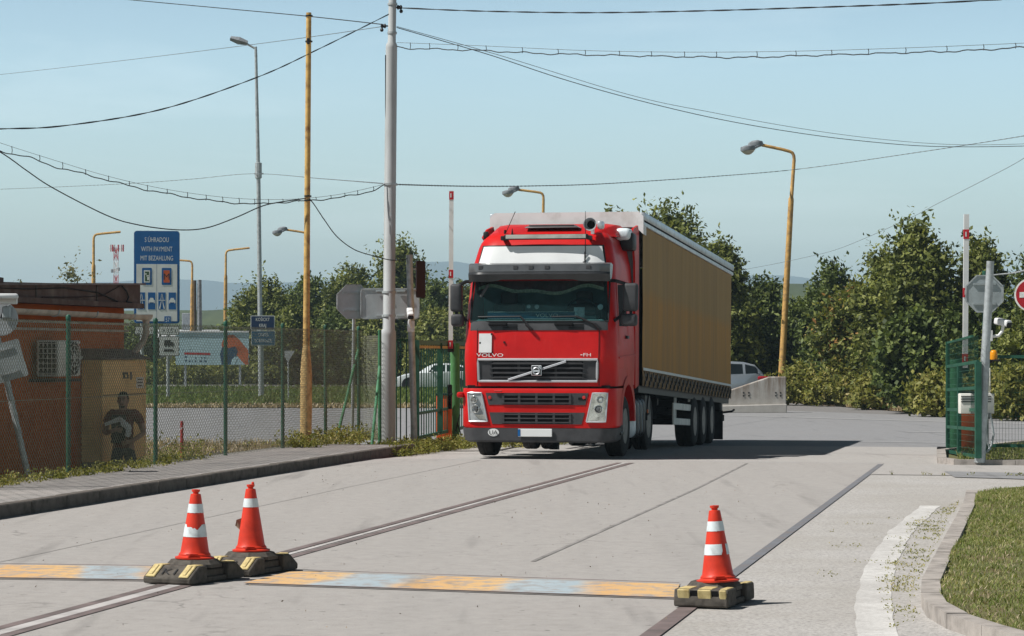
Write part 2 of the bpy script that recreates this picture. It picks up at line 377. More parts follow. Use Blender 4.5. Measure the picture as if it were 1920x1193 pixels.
    m['gr1'] = g('mown verge blades', (.060, .105, .022), (.105, .160, .036), (.160, .205, .055), (.26, .25, .10), tr=.3)
    m['gr2'] = g('dry verge stalks', (.20, .165, .09), (.36, .285, .18), (.48, .39, .27), (.60, .50, .37), tr=.2)
    m['gr3'] = g('yellow green weeds', (0.094, 0.110, 0.022), (0.182, 0.187, 0.042), (0.286, 0.270, 0.075), (0.462, 0.374, 0.160), tr=.3)
def worn_paint(name, c, under):
    m, nt, b = newmat(name); v = coords(nt); f = noise(nt, 9, 8, .75, v, .3); g = noise(nt, 50, 3, .7, v); big = noise(nt, 1.1, 3, .6, v)
    h = node(nt, 'ShaderNodeMath', operation='ADD'); nt.links.new(f, h.inputs[0]); nt.links.new(big, h.inputs[1])
    k = ramp(nt, h.outputs[0], [(.86, (1, 1, 1)), (1.0, (.15, .15, .15))]).outputs[0]
    k.node.color_ramp.elements[0].position = .42; k.node.color_ramp.elements[1].position = .56
    hh = node(nt, 'ShaderNodeMath', operation='MULTIPLY'); nt.links.new(h.outputs[0], hh.inputs[0]); hh.inputs[1].default_value = .5
    nt.links.new(hh.outputs[0], k.node.inputs[0])
    a = mixc(nt, k, rgba(under), rgba(c)); a = mixc(nt, .35, a, ramp(nt, g, [(.3, rgba(under, .7)), (.6, rgba(c))]).outputs[0])
    nt.links.new(a, b.inputs['Base Color']); b.inputs['Roughness'].default_value = .85; return m
def band_mat():
    m, nt, b = newmat('worn yellow and blue white bands'); v = coords(nt, kind='UV'); sx = node(nt, 'ShaderNodeSeparateXYZ'); nt.links.new(v, sx.inputs[0])
    n1 = noise(nt, 2.2, 4, .6, coords(nt, (1, 1, 1))); ad = node(nt, 'ShaderNodeMath', operation='MULTIPLY_ADD'); nt.links.new(n1, ad.inputs[0]); ad.inputs[1].default_value = .35; nt.links.new(sx.outputs[0], ad.inputs[2])
    fr = node(nt, 'ShaderNodeMath', operation='FRACT'); nt.links.new(ad.outputs[0], fr.inputs[0])
    r = ramp(nt, fr.outputs[0], [(0, (.60, .36, .15, 1)), (.40, (.62, .40, .18, 1)), (.50, (.36, .42, .45, 1)), (.80, (.33, .40, .44, 1)), (.96, (.60, .36, .15, 1))])
    f = noise(nt, 7, 6, .7, coords(nt)); a = mixc(nt, ramp(nt, f, [(.47, (0, 0, 0)), (.60, (.85, .85, .85))]).outputs[0], r.outputs[0], (.30, .28, .27, 1)); a = mixc(nt, ramp(nt, noise(nt, 2.1, 5, .65, coords(nt, (1.2, .25, 1))), [(.55, (0, 0, 0)), (.7, (.45, .45, .45))]).outputs[0], a, (.13, .125, .12, 1))
    nt.links.new(a, b.inputs['Base Color']); b.inputs['Roughness'].default_value = .8; return m
def red_paint():
    m, nt, b = newmat('faded red truck paint'); v = coords(nt); f = noise(nt, 1.6, 5, .6, v); st = noise(nt, 4, 4, .6, coords(nt, (2.5, 2.5, .35)))
    a = ramp(nt, f, [(.3, (.43, .006, .006, 1)), (.55, (.54, .009, .008, 1)), (.8, (.60, .018, .014, 1))]).outputs[0]
    a = mixc(nt, ramp(nt, st, [(.6, (0, 0, 0)), (.8, (.35, .35, .35))]).outputs[0], a, (.62, .045, .035, 1))
    nt.links.new(a, b.inputs['Base Color']); b.inputs['Roughness'].default_value = .5; b.inputs['Specular IOR Level'].default_value = .15; b.inputs['Coat Weight'].default_value = .14; b.inputs['Coat Roughness'].default_value = .12
    bump(nt, b, noise(nt, 1.2, 2, .5, v), .05, .01); return m
def curtain_mat():
    m, nt, b = newmat('tan tarpaulin curtain'); v = coords(nt)
    st = noise(nt, 2.2, 4, .6, coords(nt, (1, 1.6, .08))); bl = noise(nt, .5, 4, .6, v); sx = node(nt, 'ShaderNodeSeparateXYZ'); nt.links.new(v, sx.inputs[0])
    ad = node(nt, 'ShaderNodeMath', operation='MULTIPLY_ADD'); nt.links.new(bl, ad.inputs[0]); ad.inputs[1].default_value = .25; nt.links.new(sx.outputs[2], ad.inputs[2])
    up = node(nt, 'ShaderNodeMapRange'); up.inputs[1].default_value = 2.75; up.inputs[2].default_value = 2.95; nt.links.new(ad.outputs[0], up.inputs[0])
    a = mixc(nt, up.outputs[0], (.43, .215, .045, 1), (.36, .22, .075, 1))
    a = mixc(nt, ramp(nt, st, [(.35, (.55, .55, .55)), (.6, (0, 0, 0))]).outputs[0], a, (.25, .155, .06, 1))
    a = mixc(nt, ramp(nt, noise(nt, 7, 6, .7, coords(nt, (1, 1.5, .5))), [(.68, (0, 0, 0)), (.75, (.6, .6, .6))]).outputs[0], a, (.14, .09, .05, 1))
    nt.links.new(a, b.inputs['Base Color']); b.inputs['Roughness'].default_value = .65; b.inputs['Specular IOR Level'].default_value = .12
    bump(nt, b, noise(nt, 1.3, 3, .5, coords(nt, (1, 1.5, .25))), .35, .05); return m
def stucco(name, c):
    m, nt, b = newmat(name); v = coords(nt); f = noise(nt, 90, 3, .7, v); g = noise(nt, .9, 5, .6, v)
    a = ramp(nt, g, [(.3, rgba(c, .75)), (.6, rgba(c)), (.85, rgba(c, 1.1))]).outputs[0]; nt.links.new(a, b.inputs['Base Color']); b.inputs['Roughness'].default_value = .95; b.inputs['Specular IOR Level'].default_value = .1
    bump(nt, b, f, .5, .01); return m
def stain_conc():
    m, nt, b = newmat('rust stained barrier concrete'); v = coords(nt); st = noise(nt, 3.0, 6, .7, coords(nt, (1.6, 1.6, .18))); g = noise(nt, 5, 5, .6, v)
    sx = node(nt, 'ShaderNodeSeparateXYZ'); nt.links.new(v, sx.inputs[0]); up = node(nt, 'ShaderNodeMapRange'); up.inputs[1].default_value = .25; up.inputs[2].default_value = 1.2; nt.links.new(sx.outputs[2], up.inputs[0])
    k = node(nt, 'ShaderNodeMath', operation='MULTIPLY'); nt.links.new(up.outputs[0], k.inputs[0]); nt.links.new(ramp(nt, st, [(.4, (0, 0, 0)), (.62, (1, 1, 1))]).outputs[0], k.inputs[1])
    a = ramp(nt, g, [(.3, (.36, .34, .31, 1)), (.6, (.44, .42, .39, 1))]).outputs[0]; a = mixc(nt, k.outputs[0], a, (.15, .095, .06, 1))
    nt.links.new(a, b.inputs['Base Color']); b.inputs['Roughness'].default_value = .9; return m
mats()
# ------------------------------------------------------------------ world, sun, camera
SUN_EL, SUN_BACK = 52.0, 14.0
def light():
    w = bpy.data.worlds.new('World'); scene.world = w; w.use_nodes = True; nt = w.node_tree; bg = nt.nodes['Background']
    sky = node(nt, 'ShaderNodeTexSky', sky_type='NISHITA'); sky.sun_disc = False
    sky.sun_elevation = R(SUN_EL); sky.sun_rotation = R(270 - SUN_BACK); sky.altitude = 200; sky.air_density = 1.0; sky.dust_density = 1.2; sky.ozone_density = 1.5
    t = mixc(nt, 1.0, sky.outputs[0], SKY_TINT, 'MULTIPLY')
    # thin high cloud streaks
    v = coords(nt, (1, 1, 9), 'Generated'); f = noise(nt, 3.2, 6, .6, v, .4)
    k = ramp(nt, f, [(.54, (0, 0, 0)), (.80, (.22, .22, .22))]).outputs[0]
    t = mixc(nt, k, t, (7.2, 8.0, 8.3, 1))
    # upper sky darkened beyond a natural one, to cut fill light in the shade
    sx = node(nt, 'ShaderNodeSeparateXYZ'); nt.links.new(coords(nt, (1, 1, 1), 'Generated'), sx.inputs[0])
    t = mixc(nt, 1.0, t, ramp(nt, sx.outputs[2], [(.11, (1, 1, 1)), (.33, (ZEN, ZEN, ZEN))]).outputs[0], 'MULTIPLY')
    nt.links.new(t, bg.inputs['Color']); bg.inputs['Strength'].default_value = SKY_STR
    s = bpy.data.lights.new('sun', 'SUN'); s.energy = SUN_STR; s.angle = R(.5); s.color = (1, .965, .915)
    o = bpy.data.objects.new('sun', s); COL.objects.link(o)
    a, e = R(SUN_BACK), R(SUN_EL)
    d = Vector((math.cos(a) * math.cos(e), math.sin(a) * math.cos(e), -math.sin(e)))
    o.rotation_euler = d.to_track_quat('-Z', 'Y').to_euler(); o.location = (-30, 0, 40)
    c = bpy.data.cameras.new('camera'); c.sensor_width = 36; c.lens = 36 * FPX / 1920; c.shift_y = (HZ - 596.5) / 1920
    c.clip_start = .5; c.clip_end = 20000
    co = bpy.data.objects.new('camera', c); COL.objects.link(co); co.location = (0, 0, EYE); co.rotation_euler = (R(90), 0, 0); scene.camera = co
    vs = scene.view_settings; vs.view_transform = 'Standard'; vs.look = 'None'; vs.exposure = EXPO; vs.gamma = 1
    cy = scene.cycles; cy.max_bounces = 8; cy.diffuse_bounces = 3; cy.glossy_bounces = 3; cy.transmission_bounces = 6; cy.transparent_max_bounces = 24; cy.volume_bounces = 0
    cy.use_denoising = True; cy.sample_clamp_indirect = 4
    try: cy.denoiser = 'OPENIMAGEDENOISE'
    except Exception: pass
SKY_TINT = (.95, 1.0, .96, 1); SKY_STR = .15; SUN_STR = 5.0; EXPO = 0.32; ZEN = .09

# ------------------------------------------------------------------ ground and road sheets
def sheet(name, pts, off, mat, cell=1.5, kind='structure', zf=None, skirt=0):
    bm = bmesh.new(); vs = [bm.verts.new((p[0], p[1], 0)) for p in pts]; bm.faces.new(vs)
    xs = [p[0] for p in pts]; ys = [p[1] for p in pts]
    if cell:
        for ax, lo, hi in ((0, min(xs), max(xs)), (1, min(ys), max(ys))):
            k = math.floor(lo / cell) + 1
            while k * cell < hi:
                co = [0, 0, 0]; no = [0, 0, 0]; co[ax] = k * cell; no[ax] = 1
                bmesh.ops.bisect_plane(bm, geom=bm.verts[:] + bm.edges[:] + bm.faces[:], plane_co=co, plane_no=no); k += 1
    for v in bm.verts: v.co.z = (zf(v.co.x, v.co.y) if zf else Gz(v.co.x, v.co.y)) + off
    bmesh.ops.recalc_face_normals(bm, faces=bm.faces[:])
    if sum(f.normal.z for f in bm.faces) < 0: bmesh.ops.reverse_faces(bm, faces=bm.faces[:])
    if skirt:
        r = bmesh.ops.extrude_edge_only(bm, edges=[e for e in bm.edges if e.is_boundary])
        for v in r['geom']:
            if isinstance(v, bmesh.types.BMVert): v.co.z -= skirt
        bmesh.ops.recalc_face_normals(bm, faces=bm.faces[:])
    me = bpy.data.meshes.new(name); bm.to_mesh(me); bm.free(); me.materials.append(mat)
    o = bpy.data.objects.new(name, me); COL.objects.link(o); tag(o, kind=kind); return o
def ribbon(name, pts, w, off, mat, kind='structure'):
    pts = [Vector((p[0], p[1])) for p in pts]; vs = []; fs = []; w_ = callable(w)
    # resample
    q = [pts[0]]
    for a, b in zip(pts, pts[1:]):
        n = max(1, int((b - a).length / (.25 if w_ else 1.2)))
        for i in range(1, n + 1): q.append(a.lerp(b, i / n))
    for i, p in enumerate(q):
        d = (q[min(i + 1, len(q) - 1)] - q[max(i - 1, 0)]).normalized(); nrm = Vector((-d.y, d.x))
        ww = w(i / (len(q) - 1)) if callable(w) else w
        for s in (-1, 1):
            v = p + nrm * ww / 2 * s; vs.append((v.x, v.y, Gz(v.x, v.y) + off))
    for i in range(len(q) - 1): fs.append((2 * i, 2 * i + 2, 2 * i + 3, 2 * i + 1))
    me = bpy.data.meshes.new(name); me.from_pydata(vs, [], fs); me.materials.append(mat)
    o = bpy.data.objects.new(name, me); COL.objects.link(o); tag(o, kind=kind); return o

ISLAND = [PG(1812, 936), PG(1806, 960), PG(1786, 1000), PG(1760, 1050), PG(1740, 1090), PG(1728, 1115), PG(1727, 1140), PG(1738, 1160), PG(1775, 1182), PG(1840, 1205), PG(1920, 1228)]
def ground():
    gx = np.unique(np.concatenate([np.arange(-40, 40.1, .8), np.linspace(-120, 120, 49), np.linspace(-3400, 3400, 35)]))
    gy = np.unique(np.concatenate([np.arange(-4, 110, .8), np.linspace(110, 220, 40), np.linspace(220, 7300, 60), [-40]]))
    X, Y = np.meshgrid(gx, gy); Z = G(X, Y) - .06
    V = np.stack([X, Y, Z], -1).reshape(-1, 3); n = len(gx)
    i = np.arange(len(gy) - 1)[:, None] * n + np.arange(n - 1)[None]; F = np.stack([i, i + 1, i + n + 1, i + n], -1).reshape(-1, 4)
    tag(obj_me('ground', mesh_np('ground', V, F, MT['soil'])), kind='structure')
    X2 = lambda s, p: L(s, p)
    sheet('meadow', [(-900, 172), (900, 172), (900, 900), (-900, 900)], .03, MT['field'], 0)
    sheet('forecourt', [X2(.0, -2.75), X2(.0, 16), X2(11, 16), X2(11.4, 5), X2(11.0, -3.4), X2(4, -3.2)], .010, MT['fore'], 1.0)
    sheet('road', [(-60, 61), (-9, 61.5), (-4.6, 60), (-3.2, 52), L(10.6, -3.3), L(10.8, 16), (60, 44), (60, 52), (18.5, 70.5), (14.6, 79), (13, 84), (10, 90), (6, 93), (-4, 94.6), (-60, 95.5)], 0, MT['asph'], 1.6)
    sheet('road_shoulder', [(60, 48), (18.5, 70.5), (14.6, 79), (13, 84), (10, 90), (6, 93), (4, 94), (5, 112), (9, 112), (11.6, 104), (13.9, 85), (19, 73), (60, 52.5)], -.004, MT['asph2'], 1.6)
    sheet('back_road', [(-70, 147), (60, 147), (60, 163), (-70, 166)], .012, MT['asph3'], 3)
    sheet('grass_verge', [(-60, 98), (6, 96.5), (6, 146.8), (-60, 146.8)], .004, MT['field'], 2.5)
    sheet('weighbridge_road', [L(-46, -2.3), L(-46, 5.75), L(-.02, 5.75), L(-.02, -2.3)], .012, MT['conc'], 0)
    sheet('side_pavement', [L(-46, 5.75), L(-46, 16), L(-.02, 16), L(-.02, 5.75)], .008, MT['apron'], 0)
    sheet('pavement_patch', [L(-.05, 5.77), L(-.05, 12.5), L(-3.6, 12.5), L(-3.6, 5.77)], .013, MT['fore'], 0)
    sheet('pavement_patch', [PG(1770, 886), PG(1960, 890), PG(1960, 902), PG(1790, 897)], .018, MT['asph'], 0)
    # steel and rubber strips of the weighbridge
    for p, w in ((1.79, .085), (1.985, .085)): ribbon('steel_strip', [L(-46, p), L(-.6, p)], w, .017, MT['rail'])
    ribbon('filler_strip', [L(-46, 1.887), L(-21.5, 1.887)], .10, .0165, MT['wear'])
    ribbon('filler_strip', [L(-20.1, 1.887), L(-.6, 1.887)], .05, .0165, MT['wear'])
    ribbon('rubber_strip', [L(-20.6, 5.73), L(-.3, 5.73)], .085, .016, MT['strip'])
    ribbon('steel_strip', [L(-46, 5.73), L(-21.6, 5.73)], .12, .016, MT['rail'])
    ribbon('concrete_joint', [L(-19, 4.02), L(-8, 3.9), L(-.4, 3.72)], .04, .016, MT['joint'])
    ribbon('concrete_joint', [L(-26, -.1), L(-19, -.17), L(-8, -.42), L(0, -.5)], .012, .016, MT['joint'])
    ribbon('concrete_joint', [L(0, -2.3), L(0, 5.75)], .05, .017, MT['strip'])
    ribbon('concrete_joint', [L(0, 5.8), L(0, 13)], .03, .018, MT['joint'])
    ribbon('concrete_joint', [L(-3.6, 5.8), L(-3.75, 9.9)], .035, .018, MT['joint'])
    ribbon('concrete_joint', [L(5.6, 1.8), L(5.2, 12)], .03, .015, MT['joint'])
    # worn yellow / blue-white marking across the lanes
    def band(q, reps, ph):
        me = bpy.data.meshes.new('road_marking'); q = [(*p[:2], .022) for p in q]
        me.from_pydata(q, [], [(0, 1, 2, 3)]); uv = me.uv_layers.new(name='UVMap')
        for i, u in enumerate(((ph, 0), (ph + reps, 0), (ph + reps, 1), (ph, 1))): uv.data[i].uv = u
        me.materials.append(MT['hump']); tag(obj_me('road_marking', me), kind='structure')
    band([PG(-60, 1087), PG(292, 1092), PG(296, 1068), PG(-60, 1063)], 1.25, .55)
    band([PG(457, 1098), PG(1266, 1126), PG(1274, 1101), PG(548, 1076)], 2.3, .88)
    for a, b in (((-60, 1088.5), (292, 1093.5)), ((-60, 1062), (296, 1066.5)), ((457, 1099.5), (1266, 1127.5)), ((548, 1074), (1274, 1099))):
        ribbon('concrete_joint', [PG(*a), PG(*b)], .05, .025, MT['rail'])
    # worn white line near the lawn, road lines
    ribbon('road_marking', [PG(1655, 1230), PG(1640, 1170), PG(1638, 1120), PG(1652, 1060), PG(1688, 1000), PG(1745, 950)], lambda t: .25 - .04 * t + .025 * math.sin(t * 61) * math.sin(t * 23 + 1), .0115, MT['wpaint'])
    ribbon('road_marking', [(-2, 84.5), (7, 83), (14.6, 73.2), (40, 40)], .16, .02, MT['wline'])
    ribbon('road_marking', [(10.2, 66), (13.5, 64), (30, 50)], .14, .02, MT['wline'])
    ribbon('road_marking', [(-4, 57.2), (7.5, 55), (11, 53)], .14, .022, MT['wline'])
    ribbon('road_marking', [(-40, 92.5), (-6, 92.2), (4, 91)], .16, .02, MT['wline'])
    # kerbs
    k = MB()
    s = -46.0
    while s < 2.2:
        l = 1.0; j = (random.random() - .5) * .012
        k.box(L(s + l / 2, -2.36 + j, -.022 + random.random() * .010), (.15, l - .012, .33), .012, 1, rz=-R(11.45)); s += l
    for a in range(5):
        t0, t1 = R(a * 18), R(a * 18 + 17); c = (2.2, -3.16)
        q = [(c[0] + r * math.sin(t), c[1] + r * math.cos(t)) for r, t in ((.725, t0), (.875, t0), (.875, t1), (.725, t1))]
        k.prism([tuple(L(*x)[:2]) for x in q], Matrix.Translation((0, 0, -.2)), .335)
    tag(emit(k, 'kerb', MT['kerbd'], smooth=30), kind='structure')
    arc = [L(2.2 + .73 * math.sin(R(a)), -3.16 + .73 * math.cos(R(a))) for a in range(0, 91, 15)]
    sheet('sidewalk', [L(-46, -4.25), L(-46, -2.44), L(2.2, -2.44)] + arc + [L(2.93, -4.25)], .135, MT['paver'], 0, zf=lambda x, y: 0, skirt=.9)
    # lawn island at the right
    def kerb_line(pts, w, h, mat, seg):
        mb = MB(); q = []
        for a, b in zip(pts, pts[1:]):
            n = max(1, round((Vector(b) - Vector(a)).length / seg))
            for i in range(n): q.append(Vector(a).lerp(Vector(b), i / n))
        q.append(Vector(pts[-1])); nr = []
        for i in range(len(q)):
            d = (q[min(i + 1, len(q) - 1)] - q[max(i - 1, 0)]).normalized(); nr.append(Vector((-d.y, d.x, 0)))
        for i in range(len(q) - 1):
            a, b = q[i], q[i + 1]; g = (b - a).normalized() * .003
            dz = random.random() * .008
            poly = [a + g, b - g, b - g + nr[i + 1] * w, a + g + nr[i] * w]
            mb.prism([(v.x, v.y) for v in poly], Matrix.Translation((0, 0, -.15)), .15 + h + dz)
        return tag(emit(mb, 'kerb', mat, smooth=30), kind='structure')
    kerb_line(ISLAND, .13, .10, MT['kerbl'], .55)
    far = [PG(1815, 934), PG(1870, 928), PG(1990, 924), PG(2100, 930)]
    inner = [Vector((p.x + .12, p.y + .02, 0)) for p in ISLAND]
    sheet('lawn', [p for p in inner] + [(7, 15), (11, 20), (11, 30)] + far[::-1][:3], .085, MT['lawn'], .5, zf=lambda x, y: .03 * math.sin(x * 2.1) * math.sin(y * 1.3))
    gk = [Vector((9.6, 47.5, 0)), Vector((7.05, 42.5, 0)), Vector((6.48, 39.0, 0)), Vector((6.62, 38.35, 0)), Vector((20, 36.2, 0))]
    kerb_line(gk, .14, .09, MT['kerbl'], .9)
    sheet('lawn', [(6.6, 39), (6.75, 38.45), (20, 36.35), (20, 48), (9.7, 47.4), (7.2, 42.5)], .06, MT['lawn'], 1.0)
    d = MB(); d.lathe([(.30, 0), (.30, .012), (.25, .014), (.24, .008), (0.01, .008)], 32, Matrix.Translation(PG(530, 1207, .012)))
    tag(emit(d, 'manhole_cover', MT['rail'], base=PG(530, 1207), smooth=30), 'rusty round manhole cover in the concrete at the picture edge', 'manhole cover')

def hills():
    def ridge(name, Y, dep, prof, mat, rough, n=260):
        xs = np.linspace(prof[0][0], prof[-1][0], n); px = [p[0] for p in prof]; py = [p[1] for p in prof]
        t = np.interp(xs, px, py); rng = np.random.default_rng(3)
        for k in (9, 23, 51): t = t + np.interp(xs, np.linspace(px[0], px[-1], k * 3), rng.normal(0, rough / math.sqrt(k) * 3, k * 3))
        rows = []
        for fr, hh in ((-1, -.02), (-.6, .35), (-.3, .72), (0, 1), (.5, .6), (1, -.02)):
            Yr = Y + fr * dep; top = EYE - (t - HZ) / FPX * Y
            wob = 1 + (rng.normal(0, .05, n) if abs(hh) < 1 and hh > 0 else 0)
            g = float(G(0, Yr)) - 2
            rows.append(np.stack([(xs - 960) / FPX * Y * np.ones(n), np.full(n, Yr), g + (top - g) * np.maximum(hh, 0) * wob], -1))
        V = np.concatenate(rows); m = len(rows)
        i = np.arange(m - 1)[:, None] * n + np.arange(n - 1)[None]; F = np.stack([i, i + 1, i + n + 1, i + n], -1).reshape(-1, 4)
        me = mesh_np(name, V, F, mat); me.polygons.foreach_set('use_smooth', [True] * len(me.polygons)); tag(obj_me(name, me), kind='structure')
    ridge('mountains', 6000, 700, [(-900, 545), (-200, 540), (80, 534), (250, 527), (330, 521), (385, 522), (430, 528), (520, 530), (620, 526), (720, 512), (800, 492), (850, 490), (900, 500), (1000, 515), (1200, 520), (1400, 516), (1470, 517), (1530, 524), (1700, 530), (2200, 535), (2800, 540)], MT['hill'], 1.2)
    ridge('hills', 760, 130, [(-900, 590), (0, 588), (200, 582), (340, 578), (430, 580), (620, 588), (900, 580), (1200, 560), (1400, 536), (1500, 530), (1560, 536), (1800, 560), (2600, 580)], MT['ridge'], 1.6)
def haze():
    mb = MB(); mb.box((0, 3700, 118), (8400, 7600, 244)); m = bpy.data.materials.new('air'); m.use_nodes = True; nt = m.node_tree
    nt.nodes.remove(nt.nodes['Principled BSDF']); v = node(nt, 'ShaderNodeVolumePrincipled'); v.inputs['Color'].default_value = (.62, .84, 1.0, 1)
    v.inputs['Density'].default_value = HAZE; v.inputs['Anisotropy'].default_value = 0.0
    nt.links.new(v.outputs[0], nt.nodes['Material Output'].inputs['Volume'])
    o = emit(mb, 'haze', m); tag(o, kind='stuff')
HAZE = 2.3e-4
# ------------------------------------------------------------------ the truck
ZK = [.2, 1.16, 1.60, 2.10, 2.85, 3.10, 3.43, 3.57, 3.63]
YK = [0, .03, .00, .045, .22, .27, .37, .50, .66]
WK = [1.24, 1.235, 1.245, 1.235, 1.185, 1.165, 1.09, 1.02, .95]
RK = [.26, .27, .28, .28, .30, .32, .36, .38, .30]
def cab_w(z): return float(np.interp(z, ZK, WK))
def cab_y(x, z, w=None, r=None, y0=None):
    w = w or cab_w(z); r = r or float(np.interp(z, ZK, RK)); y0 = float(np.interp(z, ZK, YK)) if y0 is None else y0
    x = min(abs(x), w); c = .05 * (x / w) ** 2
    if x <= w - r: return y0 + c
    d = x - (w - r); return y0 + c + r - math.sqrt(max(0, r * r - d * d))
def bump_y(x, z): return cab_y(x, z, 1.25, .24, -.055)
def outline(z, yb, w=None, r=None, y0=None, nf=12, na=7):
    w = w or cab_w(z); r = r or float(np.interp(z, ZK, RK))
    xs = [-w + r * (1 - math.cos(i / na * math.pi / 2)) for i in range(na)] + list(np.linspace(-(w - r), w - r, nf + 1)) + [w - r * (1 - math.cos(i / na * math.pi / 2)) for i in range(na - 1, -1, -1)]
    return [(-w, yb, z)] + [(x, cab_y(x, z, w, r, y0), z) for x in xs] + [(w, yb, z)]
def fpanel(mb, b, t, z0, z1, off, fn, nx=10, nz=4, th=.02):
    """panel hugging a curved front: b=(left,right) at z0, t=(left,right) at z1"""
    vs = []; n = (nx + 1) * (nz + 1)
    for d in (off, off - th):
        for j in range(nz + 1):
            k = j / nz; z = z0 + (z1 - z0) * k; a = b[0] + (t[0] - b[0]) * k; c = b[1] + (t[1] - b[1]) * k
            for i in range(nx + 1):
                x = a + (c - a) * i / nx; vs.append((x, fn(x, z) - d, z))
    fs = []; W = nx + 1
    for j in range(nz):
        for i in range(nx):
            q = j * W + i; fs.append((q, q + 1, q + 1 + W, q + W)); fs.append((n + q, n + q + W, n + q + 1 + W, n + q + 1))
    bd = [i for i in range(W)] + [j * W + nx for j in range(1, nz + 1)] + [nz * W + i for i in range(nx - 1, -1, -1)] + [j * W for j in range(nz - 1, 0, -1)]
    for a, c in zip(bd, bd[1:] + bd[:1]): fs.append((a, n + a, n + c, c))
    return mb.add(vs, fs)
def fline(mb, pts, off, fn, r, n=6):
    q = []
    for (x0, z0), (x1, z1) in zip(pts, pts[1:]):
        for i in range(6): t = i / 6; q.append((x0 + (x1 - x0) * t, z0 + (z1 - z0) * t))
    q.append(pts[-1]); return mb.tube([(x, fn(x, z) - off, z) for x, z in q], r, n)
def fwrite(mb, txt, x, z, h, fn, off, xs=1.0, th=.012):
    vs, fs = text_geo(txt, h, xs, 'CENTER'); n = len(vs)
    V = [(a + x, fn(a + x, z) - off, b + z) for a, b in vs]
    return mb.add(V, fs)

def wheel(root, x, y, z, side, r=.5, w=.30, rim='rimm', hub=.2, name='wheel'):
    """side +1: outer face towards +x"""
    M = Matrix.Translation((x, y, z)) @ Matrix.Rotation(R(90) * side, 4, 'Y')
    t = MB(); rr = r * .58
    t.lathe([(rr, -w / 2), (r * .86, -w / 2), (r * .97, -w * .42), (r, -w * .30), (r, -w * .12), (r * .985, -w * .1), (r * .985, -w * .06), (r, -w * .04), (r, w * .04), (r * .985, w * .06), (r * .985, w * .1), (r, w * .12), (r, w * .30), (r * .97, w * .42), (r * .86, w / 2), (rr, w * .48)], 40, M, cap=False)
    wh = emit(t, name, MT['rubber'], root, smooth=40)
    d = MB(); d.lathe([(rr + .005, w * .47), (rr * .95, w * .47), (rr * .88, w * .30), (rr * .55, w * .12), (hub * .8, w * .16), (hub * .7, w * .42), (hub * .2, w * .45), (.005, w * .45)], 32, M)
    for k in range(10):
        a = k * math.pi / 5; c = M @ Vector((rr * .46 * math.cos(a), rr * .46 * math.sin(a), w * .14)); c2 = M @ Vector((rr * .46 * math.cos(a), rr * .46 * math.sin(a), w * .26)); d.tube([c, c2], .022, 6)
    for k in range(10):
        a = (k + .5) * math.pi / 5; c = M @ Vector((rr * .74 * math.cos(a), rr * .74 * math.sin(a), w * .15)); d.lathe([(.048, 0), (.048, .014), (.03, .016), (.028, .002), (.001, .002)], 10, Matrix.Translation(c) @ Matrix.Rotation(R(90) * side, 4, 'Y'))
    emit(d, 'rim', MT[rim], wh, smooth=35)
    return wh

